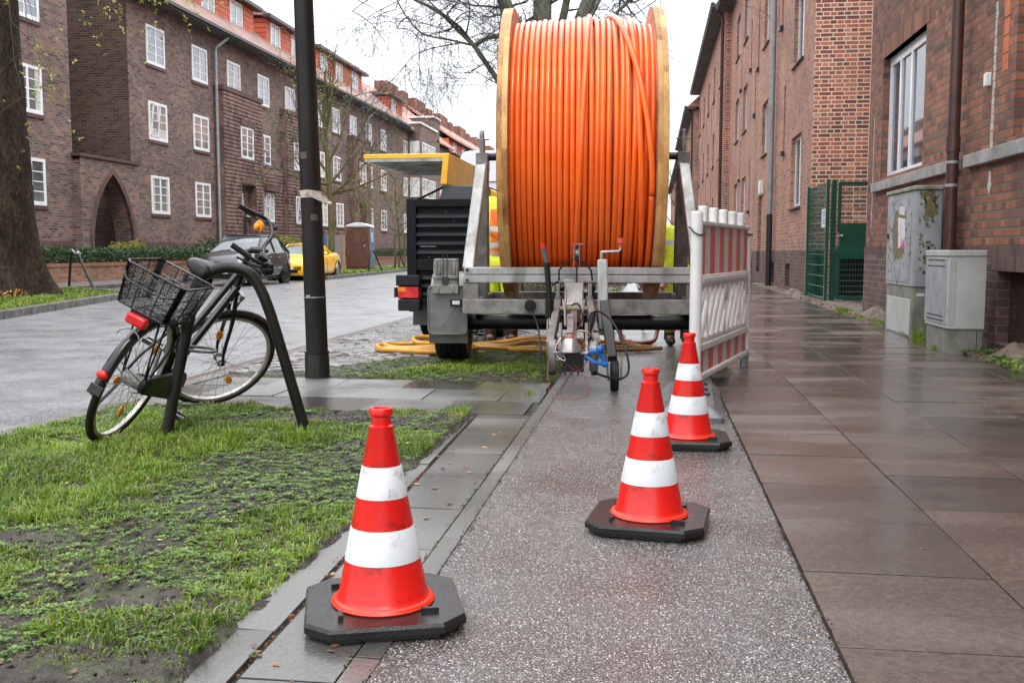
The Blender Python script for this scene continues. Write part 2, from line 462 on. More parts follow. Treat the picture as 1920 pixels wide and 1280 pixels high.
g = MB()
g.add([(-400,-60,-0.13),(400,-60,-0.13),(400,900,-0.13),(-400,900,-0.13)], [(0,1,2,3)])
tag(build(g, 'ground', m_ground, smooth=False), kind='structure')
sheet('road', [(-16,-4),(-3.38,-4),(-3.38,150),(-16.0,150)], -0.05, m_road)
# brown brick gutter against the near kerb
m_gutter = BRICK('gutter_brick', [(0,(0.06,0.03,0.02)),(0.5,(0.12,0.06,0.04)),(1,(0.08,0.06,0.05))], (0.04,0.035,0.03), bw=0.25, bh=0.5, rough=0.35)
sheet('gutter', [(-3.62,6.5),(-3.38,6.5),(-3.38,60),(-3.62,60)], -0.044, m_gutter)
# near kerb: single stones
kb = MB(); y = -1.0
while y < 60:
    L_ = 0.98 + R.uniform(-0.02,0.02)
    kb.box(-3.40+R.uniform(-0.008,0.008), -3.27, y, y+L_, -0.12, 0.0+R.uniform(-0.006,0.004), fa=R.random())
    y += L_ + 0.012
tag(build(kb, 'kerb', m_kerb, bevel=0.012), kind='structure')

# bike path
sheet('bicycle_path', [(-0.615,-1),(0.447,-1),(0.447,150),(-0.615,150)], 0.0, m_path)

def slab(mb, x0, x1, y0, y1, z=0.0, tilt=0.0016, gap=0.0035, t=0.03, bev=0.0008):
    x0 += gap; x1 -= gap; y0 += gap; y1 -= gap
    zz = [z + R.uniform(-tilt, tilt) for _ in range(4)]
    P4 = [(x0,y0),(x1,y0),(x1,y1),(x0,y1)]
    I4 = [(x0+bev,y0+bev),(x1-bev,y0+bev),(x1-bev,y1-bev),(x0+bev,y1-bev)]
    vs = [(a,b,zz[i]) for i,(a,b) in enumerate(I4)] + [(a,b,zz[i]-bev) for i,(a,b) in enumerate(P4)] + [(a,b,z-t) for a,b in P4]
    fs = [(0,1,2,3)] + [(4+i,4+(i+1)%4,(i+1)%4,i) for i in range(4)] + [(8+i,8+(i+1)%4,4+(i+1)%4,4+i) for i in range(4)]
    mb.add(vs, fs, 0, R.random())

sw = MB()
cols = [0.452, 0.99, 1.53, 2.075, 2.62, 2.86]
offs = [2.40, 3.76-0.575*3, 2.40+0.08, 3.76-0.575*3+0.05, 2.5]
for c in range(5):
    y = offs[c] - 0.575*6
    while y < 95:
        slab(sw, cols[c], cols[c+1], y, y+0.575, z=0.004, tilt=0.002)
        y += 0.575
tag(build(sw, 'pavement', m_slab, smooth=False, attr=True, fixn=False), kind='structure')
m_joint = MAT('joint_dirt', (0.05,0.042,0.034), (0.02,0.017,0.014), rough=0.9, vs=30, pos=True, spec=.1)
sheet('pavement_bed', [(0.447,-1),(3.4,-1),(3.4,150),(0.447,150)], -0.004, m_joint)

# grey slabs left of the path: narrow edging, wide slabs, kerb strip
gs = MB(); y = 0.54
while y < 5.6:
    slab(gs, -0.93, -0.680, y, min(y+0.5, 5.655), z=0.002, tilt=0.002)
    y += 0.5
y = 0.35
while y < 5.5:
    slab(gs, -1.085, -0.945, y, min(y+0.985, 5.6), z=0.0, tilt=0.003)
    y += 0.985
y = 0.2
while y < 60:
    slab(gs, -0.68, -0.612, y, y+0.99, z=0.004, tilt=0.002, gap=0.003)
    y += 0.99
# crossing path through the verge
for r, (ya, yb, xo) in enumerate([(6.66,7.13,-0.71),(6.19,6.66,-0.96),(5.69,6.19,-0.73)]):
    x = xo
    if r == 1: slab(gs, -0.96, -0.69, ya, yb, z=0.0, tilt=0.004)
    while x > -3.2:
        slab(gs, max(x-0.5,-3.26), x, ya, yb, z=0.0, tilt=0.005)
        x -= 0.5
SK = lambda y: -0.025*(y-3.1)
gs.v = [((x+SK(y) if (x < -.80 and x > -1.2 and y < 5.67) else x), y, z) for x, y, z in gs.v]
tag(build(gs, 'slab_walkway', m_gslab, smooth=False, attr=True, fixn=False), kind='structure')

sheet('slab_bed', [(-1.1,-1),(-.6,-1),(-.6,60),(-1.1,60)], -0.014, m_soil)
sheet('slab_bed', [(-3.3,5.6),(-.6,5.6),(-.6,7.2),(-3.3,7.2)], -0.0175, m_soil)
# soil of the verge as a bumpy grid
def soil_grid(name, x0, x1, y0, y1, step, z=0.0, inside=None, mat=None, amp=1.0):
    nx = max(2, int((x1-x0)/step)+1); ny = max(2, int((y1-y0)/step)+1)
    b = MB()
    vs = []
    for j in range(ny):
        for i in range(nx):
            x = x0+(x1-x0)*i/(nx-1); y = y0+(y1-y0)*j/(ny-1)
            e = min(x-x0, x1-x, y-y0, y1-y)
            k = min(1, e/0.05)
            vs.append((x, y, z + (0.008+amp*hsoil(x,y))*k - 0.008*(1-k)))
    fs = []
    for j in range(ny-1):
        for i in range(nx-1):
            cx = x0+(x1-x0)*(i+.5)/(nx-1); cy = y0+(y1-y0)*(j+.5)/(ny-1)
            if inside is None or inside(cx, cy): fs.append((j*nx+i, j*nx+i+1, (j+1)*nx+i+1, (j+1)*nx+i))
    b.add(vs, fs)
    return tag(build(b, name, mat or m_soil, fixn=False, ang=3), kind='structure')

soil_grid('verge_soil', -3.27, -1.0, 1.0, 5.70, 0.02)
soil_grid('verge_soil', -3.27, -0.68, 7.13, 10.2, 0.05)
soil_grid('verge_soil', -3.27, -0.68, 10.2, 60, 0.25, z=-0.01)
soil_grid('dirt_strip', 2.86, 3.6, 4, 30, 0.06, z=0.012, mat=MAT('sandy_dirt', (0.20,0.15,0.11), (0.07,0.05,0.036), rough=0.8, vs=5, bump=0.01, bs=60, pos=True), amp=1.6)

# cobbles beside the trailer (boundary runs diagonally from the kerb)
def cob_in(x, y):
    return y > 7.72 + (x+2.66)*1.5 if x < -2.0 else y > 8.75 + (x+2.0)*0.78
cb_ = MB(); y = 7.3; row = 0
while y < 22:
    x = -3.255 + (0.085 if row % 2 else 0)
    while x < -0.75:
        if cob_in(x, y):
            w = 0.158+R.uniform(-.014,.006); d = 0.152; zt = 0.028+R.uniform(-.006,.006)
            cx, cy = x+0.08, y+0.075
            h = [zt+R.uniform(-.004,.004) for _ in range(4)]
            P4 = [(cx-w/2,cy-d/2),(cx+w/2,cy-d/2),(cx+w/2,cy+d/2),(cx-w/2,cy+d/2)]
            q = 0.02
            I4 = [(cx-w/2+q,cy-d/2+q),(cx+w/2-q,cy-d/2+q),(cx+w/2-q,cy+d/2-q),(cx-w/2+q,cy+d/2-q)]
            vs = [(a,b2,h[i]) for i,(a,b2) in enumerate(I4)] + [(a,b2,h[i]-0.014) for i,(a,b2) in enumerate(P4)] + [(a,b2,-0.04) for a,b2 in P4]
            fs = [(0,1,2,3)] + [(4+i,4+(i+1)%4,(i+1)%4,i) for i in range(4)] + [(8+i,8+(i+1)%4,4+(i+1)%4,4+i) for i in range(4)]
            cb_.add(vs, fs, 0, R.random())
        x += 0.165
    y += 0.16; row += 1
tag(build(cb_, 'cobblestones', m_cobble, fixn=False, ang=0.9, attr=True), kind='structure')

# far side of the road: grass islands with kerbs, parking bay, pavement
isl1 = [(-8.3,5.5),(-9.0,10),(-9.46,13.4),(-11.0,19.6),(-11.7,20.7),(-12.9,21.6),(-14.3,22.0),(-14.3,5.5)]
isl2 = [(-11.15,33.2),(-11.45,40),(-11.8,46),(-12.3,60),(-12.9,90),(-14.5,90),(-14.5,33.6),(-12.4,32.9)]
def island(poly, edge, z):
    b = MB(); b.prism(poly, -0.12, z)
    tag(build(b, 'grass_verge', m_soil, smooth=False), kind='structure')
    k = MB()
    pts = edge
    for i in range(len(pts)-1):
        a, c = Vector((*pts[i],0)), Vector((*pts[i+1],0)); L_ = (c-a).length; n_ = max(1, round(L_/1.0))
        for j in range(n_):
            p, q = a.lerp(c, j/n_), a.lerp(c, (j+1)/n_-0.008)
            k.bar(p+Vector((0,0,z/2-0.04+0.01)), q+Vector((0,0,z/2-0.04+0.01)), 0.13, z+0.12)
    tag(build(k, 'kerb', m_kerb, bevel=0.015), kind='structure')
island(isl1, isl1[:7], 0.05)
island(isl2, isl2[:5], 0.05)
island_back = [(-14.3,5.5),(-14.3,90)]
sheet('parking_bay', [(-11.2,20),(-14.3,20),(-14.3,34),(-11.2,34)], -0.043, MAT('bay_paving', (0.13,0.12,0.12),(0.07,0.062,0.06), rough=0.4, vs=4, pos=True))
fp = MB(); fp.box(-16.1,-14.35,0,150,-0.12,0.07)
tag(build(fp, 'far_pavement', MAT('far_paving', (0.17,0.165,0.165),(0.10,0.095,0.095), rough=0.35, vs=2.5, pos=True), smooth=False), kind='structure')
fk = MB(); fk.box(-14.35,-14.22,21.8,34,-0.12,0.075); 
tag(build(fk, 'kerb', m_kerb, bevel=0.015), kind='structure')
gd = MB(); gd.box(-19.5,-16.1,0,150,-0.12,0.11)
tag(build(gd, 'front_garden_soil', m_soil, smooth=False), kind='structure')

# ================================================================== GRASS (ground cover)
m_grass = RND('grass_blades', [(0,(0.065,0.12,0.013)),(0.35,(0.14,0.24,0.020)),(0.7,(0.24,0.37,0.036)),(0.92,(0.34,0.43,0.065)),(1,(0.40,0.32,0.15))], rough=0.32, spec=0.5, trans=0.35, noise_amt=0.15, ns=6)
m_weed = RND('weed_leaves', [(0,(0.05,0.095,0.018)),(0.5,(0.115,0.21,0.035)),(1,(0.22,0.33,0.07))], rough=0.4, trans=0.3, noise_amt=0.15, ns=6)
SPOTS = [(-1.65,5.42,.50,.22,1.4),(-1.25,5.15,.3,.2,.7),(-2.9,3.3,.3,.2,1.0),(-1.75,2.3,.14,.07,.9),(-1.35,2.45,.12,.1,.8),(-1.25,1.95,.2,.07,1.2),(-1.9,1.98,.16,.06,1.0),(-2.6,2.7,.2,.08,1.0),(-2.3,3.6,.22,.07,.9),(-1.45,4.6,.12,.12,.9),(-2.2,2.5,.18,.06,.9),(-1.7,3.1,.1,.14,.9),(-2.9,4.2,.2,.08,.8),(-2.0,4.9,.15,.08,1.0),(-1.55,3.55,.28,.2,.9),(-2.0,2.95,.35,.15,.8),(-1.75,4.25,.3,.12,.7),(-1.2,3.0,.12,.4,.6),(-2.3,5.2,.3,.15,.7)]
def gdens(x, y):
    pen = sum(k*math.exp(-((x-a)/sx)**2-((y-b)/sy)**2) for a,b,sx,sy,k in SPOTS)
    return gdens0(x, y)-pen
def gdens0(x, y):
    v = noise.noise((x*1.15+3.1, y*1.15+8.0, 0.3)) + 0.75*noise.noise((x*3.1, y*3.1, 5.5)) + 0.35*noise.noise((x*8.3, y*8.3, 2.5))
    return v
def grass(name, x0, x1, y0, y1, n, hmin, hmax, thr, zf, inside=None, w=0.0035, clump=5, label=None, kind_blades=True, seed=1, grow_=1.0):
    rr = random.Random(seed); b = MB(); cnt = 0
    while cnt < n:
        x, y = rr.uniform(x0,x1), rr.uniform(y0,y1)
        if inside and not inside(x,y): cnt += 0.2; continue
        d = gdens(x,y)
        if d < thr + rr.uniform(-.30,.32): cnt += 0.3; continue
        hh = (hmin + (hmax-hmin)*min(1,max(0,(d-thr)*1.1))*rr.uniform(.45,1.15))*grow_
        tone = min(0.93, max(0, 0.45+0.45*noise.noise((x*2.2,y*2.2,7.7))+rr.uniform(-.28,.28)))
        for _ in range(clump):
            px, py = x+rr.gauss(0,.014), y+rr.gauss(0,.014)
            if px<x0 or px>x1 or py<y0 or py>y1: continue
            z = zf(px,py)-0.003
            a = rr.uniform(0,2*PI); h = hh*rr.uniform(.5,1.1); lean = rr.uniform(.15,1.1)*h
            ww = w*rr.uniform(.6,1.3)
            sx, sy = -math.sin(a)*ww, math.cos(a)*ww
            dx, dy = math.cos(a), math.sin(a)
            m1 = (px+dx*lean*.3, py+dy*lean*.3, z+h*.62); tp = (px+dx*lean, py+dy*lean, z+h*rr.uniform(.6,.98))
            t = tone+rr.uniform(-.1,.1) if rr.random() > .07 else 1.0
            b.add([(px-sx,py-sy,z),(px+sx,py+sy,z),(m1[0]+sx*.8,m1[1]+sy*.8,m1[2]),(m1[0]-sx*.8,m1[1]-sy*.8,m1[2]),tp], [(0,1,2,3),(3,2,4)], 0, t)
            cnt += 1
    o = build(b, name, m_grass, smooth=False, attr=True, fixn=False)
    return tag(o, label, None, None, 'stuff')
def weeds(name, x0, x1, y0, y1, n, s0, s1, thr, zf, seed=3, inside=None):
    rr = random.Random(seed); b = MB(); cnt = 0
    while cnt < n:
        x, y = rr.uniform(x0,x1), rr.uniform(y0,y1)
        d = noise.noise((x*1.7+9, y*1.7, 3.3))+0.7*noise.noise((x*6, y*6, 1.1))
        d -= .6*(gdens0(x,y)-gdens(x,y))
        if (inside and not inside(x,y)) or d < thr+rr.uniform(-.15,.2): cnt += .3; continue
        k = rr.randint(4,7); tone = rr.random(); s = rr.uniform(s0,s1)
        for i in range(k):
            a = 2*PI*i/k+rr.uniform(-.4,.4); L_ = s*rr.uniform(.7,1.3); W_ = L_*.34
            z = zf(x,y)+0.004; r0 = L_*.25; up = rr.uniform(.2,.8)
            c, s_ = math.cos(a), math.sin(a)
            def pt(r, w_, zz): return (x+c*r-s_*w_, y+s_*r+c*w_, z+zz)
            b.add([pt(r0,0,r0*up), pt(r0+L_*.45,-W_,L_*.5*up+.002), pt(r0+L_,0,L_*.75*up), pt(r0+L_*.45,W_,L_*.5*up+.002)], [(0,1,2,3)], 0, min(1,max(0,tone+rr.uniform(-.25,.25))))
        cnt += 1
    return tag(build(b, name, m_weed, smooth=False, attr=True, fixn=False), None, None, None, 'stuff')
zs = lambda x,y: 0.006+hsoil(x,y)
tag(grass('grass', -3.25, -1.035, 1.2, 5.70, 105000, 0.010, 0.062, -0.52, zs, w=0.0022, seed=11), 'short wet grass growing in patches round the bicycle')
weeds('ground_weeds', -3.25, -1.045, 1.2, 5.68, 19000, 0.004, 0.017, -0.42, zs)
grass('grass', -3.25, -0.72, 7.15, 9.6, 19000, 0.012, 0.05, -0.22, zs, inside=lambda x,y: not cob_in(x,y+0.05), w=0.003, seed=12)
weeds('ground_weeds', -3.25, -0.72, 7.15, 9.4, 1800, 0.010, 0.022, -0.05, zs, seed=6, inside=lambda x,y: not cob_in(x,y+0.05))
def inpoly(poly):
    def f(x, y):
        c = False; j = len(poly)-1
        for i in range(len(poly)):
            xi, yi = poly[i]; xj, yj = poly[j]
            if (yi > y) != (yj > y) and x < (xj-xi)*(y-yi)/(yj-yi)+xi: c = not c
            j = i
        return c
    return f
grass('grass', -14.2, -8.4, 10, 22, 26000, 0.04, 0.10, -0.6, lambda x,y: 0.05, inside=inpoly([(x+0.15 if x<-14 else x-0.1,y) for x,y in isl1]), w=0.008, seed=13)
grass('grass', -14.3, -11.2, 33.3, 75, 24000, 0.06, 0.14, -0.8, lambda x,y: 0.05, inside=inpoly([(x-0.12 if x>-14 else x,y) for x,y in isl2]), w=0.02, seed=14, clump=4)
grass('grass', -3.2, -0.75, 22, 55, 14000, 0.03, 0.1, -0.5, lambda x,y: 0.0, w=0.014, seed=15)
# tufts by the cabinets and along the dirt strip
grass('grass', 2.80, 3.05, 7.6, 16, 2600, 0.03, 0.10, -0.1, lambda x,y: 0.02, w=0.004, seed=16)
weeds('ground_weeds', 2.78, 3.15, 7.6, 13, 420, 0.02, 0.045, -0.05, lambda x,y: 0.03, seed=8)
weeds('ground_weeds', -0.95, -0.66, 2, 6.6, 420, 0.003, 0.009, -0.3, lambda x,y: 0.0, seed=18, inside=lambda x,y: abs(x-SK(y)+0.937)<.008 or abs(x+0.683)<.012)
# tuft growing tall at the cabinet's corner
def tuft(x, y, z, n, h, rad, seed, w=0.004):
    rr = random.Random(seed); b = MB()
    for _ in range(n):
        a = rr.uniform(0,2*PI); r = rr.uniform(0,rad); px, py = x+r*math.cos(a), y+r*math.sin(a); hh = h*rr.uniform(.5,1); ln = hh*rr.uniform(.1,.6)
        sx, sy = -math.sin(a)*w, math.cos(a)*w; c, s_ = math.cos(a), math.sin(a)
        b.add([(px-sx,py-sy,z),(px+sx,py+sy,z),(px+c*ln*.35+sx*.8,py+s_*ln*.35+sy*.8,z+hh*.6),(px+c*ln*.35-sx*.8,py+s_*ln*.35-sy*.8,z+hh*.6),(px+c*ln,py+s_*ln,z+hh)], [(0,1,2,3),(3,2,4)], 0, rr.uniform(.2,.85))
    return b
for i, (x, y, h, rd, nn) in enumerate([(2.77,10.95,.22,.05,70),(2.74,10.75,.08,.12,90),(2.70,10.0,.07,.12,80),(-2.05,4.62,.10,.10,130),(-1.75,4.75,.08,.12,110),(-0.80,6.55,.04,.04,50),(2.85,13.2,.05,.12,60)]):
    o = build(tuft(x,y,0.0,nn,h,rd,i+40,w=.003), 'grass_tuft', m_grass, smooth=False, attr=True, fixn=False); tag(o, kind='stuff')

# fallen leaves, twigs and crumbs of soil
lb = MB(); rr = random.Random(5)
for i in range(330):
    if i < 150: x, y, z = rr.uniform(-3.2,-1.15), rr.uniform(1.5,5.6), None
    elif i < 200: x, y, z = rr.uniform(-1.05,-0.65), rr.uniform(1.8,5.6), 0.004
    elif i < 275: x, y, z = rr.uniform(-0.6,2.85), rr.uniform(2.0,14)**1, 0.006
    else: x, y, z = rr.uniform(2.86,3.15), rr.uniform(8,15), 0.03
    if z is None: z = zs(x,y)+0.006
    s = rr.uniform(.006,.02) if z != 0.006 else rr.uniform(.004,.011)
    a = rr.uniform(0,2*PI); c, s_ = math.cos(a), math.sin(a)
    q = [(-1,0,0.1),(-.3,.5,.3*rr.random()),(1,0,.2*rr.random()),(-.2,-.55,0)]
    lb.add([(x+s*(c*u-s_*v), y+s*(s_*u+c*v), z+s*w+0.001) for u,v,w in q], [(0,1,2,3)], 0, rr.random())
tag(build(lb, 'fallen_leaves', RND('dead_leaves', [(0,(0.09,0.03,0.015)),(0.5,(0.22,0.09,0.035)),(0.85,(0.35,0.2,0.08)),(1,(0.6,0.55,0.45))], rough=0.5), smooth=False, attr=True, fixn=False), kind='stuff')
tw = MB()
for i in range(60):
    x, y = rr.uniform(-3.1,-1.15), rr.uniform(1.6,5.5); L_ = rr.uniform(.03,.14); a = rr.uniform(0,PI); z = zs(x,y)+.01
    p = [Vector((x,y,z)), Vector((x+L_*.5*math.cos(a),y+L_*.5*math.sin(a),z+rr.uniform(0,.012))), Vector((x+L_*math.cos(a+.25),y+L_*math.sin(a+.25),zs(x,y)+.008))]
    tw.tube(p, [0.0025,.002,.001], n=4)
tag(build(tw, 'fallen_twigs', MAT('twig', (0.05,0.03,0.02), rough=.7)), kind='stuff')
cl = MB()
for i in range(6500):
    x, y = rr.uniform(-3.2,-1.1), rr.uniform(1.3,5.6)
    if gdens(x,y) > -.25 and rr.random() < .8: continue
    s = rr.uniform(.0025,.010)
    cl.sphere((x,y,zs(x,y)+s*.3), s, n=5, m=4, sc3=(1,rr.uniform(.7,1.4),rr.uniform(.5,.9)), rot=Matrix.Rotation(rr.uniform(0,3),3,'Z'))
tag(build(cl, 'soil_clods', m_soil, ang=.3), kind='stuff')
gr_ = MB()
for i in range(900):
    side = rr.random()
    if side < .55: x, y = 0.447+abs(rr.gauss(0,.007))*rr.choice((-1,1)), rr.uniform(1.8,9)
    elif side < .8: x, y = -0.612+rr.gauss(0,.012), rr.uniform(1.8,7)
    else: x, y = -0.683+rr.gauss(0,.006), rr.uniform(1.8,7)
    s = rr.uniform(.0012,.004)
    gr_.sphere((x,y,.004), s, n=5, m=3, sc3=(1,1.2,.7))
tag(build(gr_, 'joint_grit', m_joint, ang=.3), kind='stuff')
# red brick crumbs in the slab gap
cr_ = MB()
for i in range(140):
    y = rr.uniform(1.6,4.2); x = -0.937+SK(y)+rr.uniform(-.006,.006); s = rr.uniform(.002,.005)
    cr_.cbox((x,y,-0.002+rr.uniform(0,.004)), (s,s*1.4,s), 0, Matrix.Rotation(rr.uniform(0,3),3,'Z'))
tag(build(cr_, 'brick_crumbs', MAT('crumbs', (0.35,0.09,0.04),(0.1,0.04,0.02), rough=.8, vs=40, pos=True), smooth=False), kind='stuff')
sand = MB(); 
for i in range(900):
    x, y = rr.choice([rr.gauss(3.02,.07), rr.gauss(2.95,.1)]), rr.uniform(8.5,21); s = rr.uniform(.004,.022)
    if x<2.84 or x>3.24: continue
    sand.cbox((x,y,0.02+1.6*hsoil(x,y)*.6), (s,s*1.3,s*.8), 0, Matrix.Rotation(rr.uniform(0,3),3,'Z') @ Matrix.Rotation(rr.uniform(0,1),3,'X'))
tag(build(sand, 'dirt_clods', MAT('clods', (0.18,0.13,0.09),(0.06,0.04,0.03), rough=.9, vs=20, pos=True), smooth=False), kind='stuff')
# ================================================================== BUILDINGS
bl = [(0,(0.06,0.043,0.040)),(0.25,(0.13,0.083,0.069)),(0.55,(0.20,0.120,0.092)),(0.8,(0.27,0.148,0.110)),(1,(0.10,0.088,0.088))]
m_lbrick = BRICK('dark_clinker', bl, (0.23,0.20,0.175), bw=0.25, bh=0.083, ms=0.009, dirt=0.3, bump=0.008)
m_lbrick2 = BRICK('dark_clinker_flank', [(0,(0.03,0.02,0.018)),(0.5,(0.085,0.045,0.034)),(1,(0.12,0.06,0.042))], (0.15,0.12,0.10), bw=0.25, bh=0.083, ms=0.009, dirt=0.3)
m_rib = BRICK('rib_clinker', [(0,(0.10,0.064,0.056)),(0.5,(0.20,0.122,0.100)),(1,(0.26,0.152,0.12))], (0.17,0.14,0.13), bw=0.25, bh=0.3, ms=0.005, dirt=0.3)
m_sold = BRICK('soldier_clinker', [(0,(0.06,0.03,0.025)),(0.5,(0.11,0.055,0.04)),(1,(0.15,0.07,0.05))], (0.16,0.13,0.11), bw=0.6, bh=0.083, ms=0.008, rot=1)
m_white = MAT('white_paint', (0.78,0.79,0.80),(0.66,0.67,0.68), rough=0.4, vs=5)
m_glassd = MAT('window_pane', (0.17,0.18,0.185),(0.06,0.065,0.075), rough=0.06, vs=0.9, rvar=0.02, spec=0.8, pos=True, lo=.3,hi=.7)
m_glassl = MAT('window_pane_light', (0.34,0.37,0.41),(0.20,0.22,0.25), rough=0.05, vs=0.9, rvar=0.02, spec=0.9, pos=True)  # pale tone puts the sky reflected in upper windows into the pane colour
m_curt = MAT('curtain_pane', (0.30,0.29,0.26),(0.10,0.10,0.10), rough=0.07, vs=1.6, rvar=0.02, spec=0.7, pos=True, stretch=(1,1,.25))
m_zinc = MAT('zinc', (0.36,0.39,0.40),(0.24,0.26,0.27), rough=0.45, metal=0.3, vs=3)
m_eave = MAT('eave_boards', (0.11,0.105,0.10),(0.06,0.058,0.055), rough=0.7, vs=2, pos=True)
m_darkmetal = MAT('dark_metal', (0.03,0.03,0.03),(0.018,0.018,0.018), rough=0.4, vs=8)
m_sillb = MAT('brick_sill', (0.10,0.05,0.04),(0.055,0.03,0.025), rough=0.6, vs=12, pos=True)
def TILE(name, stops, patch=None):
    m, N, L, P = nm(name)
    g_ = N.new('ShaderNodeNewGeometry'); sp = N.new('ShaderNodeSeparateXYZ'); L.new(g_.outputs['Position'], sp.inputs[0])
    cb = N.new('ShaderNodeCombineXYZ'); L.new(sp.outputs[1], cb.inputs[0]); L.new(sp.outputs[2], cb.inputs[1])
    bt = N.new('ShaderNodeTexBrick'); L.new(cb.outputs[0], bt.inputs['Vector']); bt.inputs['Scale'].default_value = 1
    bt.inputs['Brick Width'].default_value = 0.26; bt.inputs['Row Height'].default_value = 0.24; bt.inputs['Mortar Size'].default_value = 0.018; bt.inputs['Mortar Smooth'].default_value = 0.8; bt.offset = 0
    bt.inputs['Color1'].default_value = (0,0,0,1); bt.inputs['Color2'].default_value = (1,1,1,1); bt.inputs['Mortar'].default_value = (.3,.3,.3,1)
    n = N.new('ShaderNodeTexNoise'); n.inputs['Scale'].default_value = 0.5; n.inputs['Detail'].default_value = 6; L.new(g_.outputs['Position'], n.inputs['Vector'])
    mm = N.new('ShaderNodeMath'); mm.operation = 'MULTIPLY_ADD'; mm.inputs[1].default_value = 0.45; L.new(bt.outputs['Color'], mm.inputs[0]); 
    m2 = N.new('ShaderNodeMath'); m2.operation = 'MULTIPLY'; m2.inputs[1].default_value = 0.75; L.new(n.outputs['Fac'], m2.inputs[0]); L.new(m2.outputs[0], mm.inputs[2])
    cr = N.new('ShaderNodeValToRGB'); el = cr.color_ramp.elements
    while len(el) < len(stops): el.new(.5)
    for e, (p, c) in zip(el, stops): e.position = p; e.color = (*c, 1)
    L.new(mm.outputs[0], cr.inputs['Fac'])
    mx = N.new('ShaderNodeMix'); mx.data_type = 'RGBA'; mx.blend_type = 'MULTIPLY'; L.new(bt.outputs['Fac'], mx.inputs[0]); L.new(cr.outputs['Color'], mx.inputs[6]); mx.inputs[7].default_value = (.3,.25,.25,1)
    L.new(mx.outputs[2], P.inputs['Base Color']); P.inputs['Roughness'].default_value = .6
    b = N.new('ShaderNodeBump'); b.inputs['Distance'].default_value = 0.03; b.invert = True; L.new(bt.outputs['Fac'], b.inputs['Height']); L.new(b.outputs[0], P.inputs['Normal'])
    return m
m_tile_b = TILE('roof_tiles_brown', [(0.2,(0.14,0.08,0.066)),(0.5,(0.25,0.145,0.118)),(0.8,(0.36,0.21,0.165))])
m_tile_r = TILE('roof_tiles_red', [(0.2,(0.28,0.12,0.085)),(0.5,(0.46,0.21,0.145)),(0.8,(0.56,0.30,0.22))])
m_hung = TILE('hung_tiles', [(0.2,(0.42,0.075,0.03)),(0.6,(0.55,0.10,0.04)),(0.9,(0.6,0.16,0.08))])
m_chim = BRICK('chimney_brick', [(0,(0.13,0.05,0.035)),(0.5,(0.24,0.09,0.06)),(1,(0.30,0.13,0.09))], (0.2,0.16,0.14), bw=.25, bh=.083)

m_curtain = MAT('curtain_cloth', (0.60,0.60,0.56),(0.36,0.37,0.34), rough=.25, vs=9, spec=.8, stretch=(1,6,.4))
def window_px(xw, sgn, y0, y1, z0, z1, parent, nh=4, tilted=False, sill=True, pane=None, three=False):
    """Wooden casement set almost flush in a wall lying in the plane x = xw; sgn = direction the wall faces."""
    X = lambda d: xw + sgn*d
    f = MB()
    def fb(ya, yb, za, zb, d0=-0.02, d1=0.035): f.box(min(X(d0),X(d1)), max(X(d0),X(d1)), ya, yb, za, zb)
    t = 0.10
    fb(y0, y1, z0, z0+t+.02); fb(y0, y1, z1-t, z1); fb(y0, y0+t, z0+t+.02, z1-t); fb(y1-t, y1, z0+t+.02, z1-t)
    yc = (y0+y1)/2
    if three:
        for k in (1,2): fb(y0+(y1-y0)*k/3-.04, y0+(y1-y0)*k/3+.04, z0+t+.02, z1-t, d1=0.03)
    else:
        fb(yc-.045, yc+.045, z0+t+.02, z1-t, d1=0.03)
    zi0, zi1 = z0+t+.02, z1-t
    for k in range(1, nh):
        zz = zi0+(zi1-zi0)*k/nh
        fb(y0+t, yc-.045, zz-.016, zz+.016, d1=0.022); fb(yc+.045, y1-t, zz-.016, zz+.016, d1=0.022)
    w = build(f, 'window', m_white, parent, smooth=False)
    p = MB(); xa, xb = X(-0.05), X(0.008)
    p.box(min(xa,xb), max(xa,xb), y0+.05, y1-.05, z0+.05, z1-.05)
    build(p, 'pane', pane or R.choice([m_glassd, m_curt, m_glassl, m_glassd]), w, smooth=False)
    cu = R.random()
    if cu < .6 and z0 < 7.5:
        q = MB(); hgt = (z1-z0)*R.choice([.30,.42,.85]) ; xa, xb = X(0.004), X(0.0105)
        if cu < .3: q.box(min(xa,xb), max(xa,xb), y0+.1, y1-.1, z0+.1, z0+hgt)
        else: q.box(min(xa,xb), max(xa,xb), y0+.1, y0+.1+R.uniform(.12,.35), z0+.1, z1-.1); q.box(min(xa,xb), max(xa,xb), y1-.1-R.uniform(.12,.3), y1-.1, z0+.1, z1-.1)
        build_each(q, 'curtain', m_curtain, w, smooth=False)
    if tilted:
        q = MB(); M_ = Matrix.Translation((X(0.03), y0+t+.01, zi0)) @ Matrix.Rotation(sgn*0.10, 4, 'Y')
        h, ww = zi1-zi0, yc-y0-t-.05
        for (a, b2, c, d) in ((0,ww,0,.05),(0,ww,h-.05,h),(0,.05,0,h),(ww-.05,ww,0,h),(0,ww,h*.5-.015,h*.5+.015)):
            q.box(-.02,.02,a,b2,c,d,0,0,M_)
        build(q, 'sash', m_white, w, smooth=False)
    if sill:
        s_ = MB(); s_.box(min(X(-.03),X(.05)), max(X(-.03),X(.05)), y0-.04, y1+.04, z0-.12, z0-.004)
        build(s_, 'sill', m_sillb, w, smooth=False)
    return w

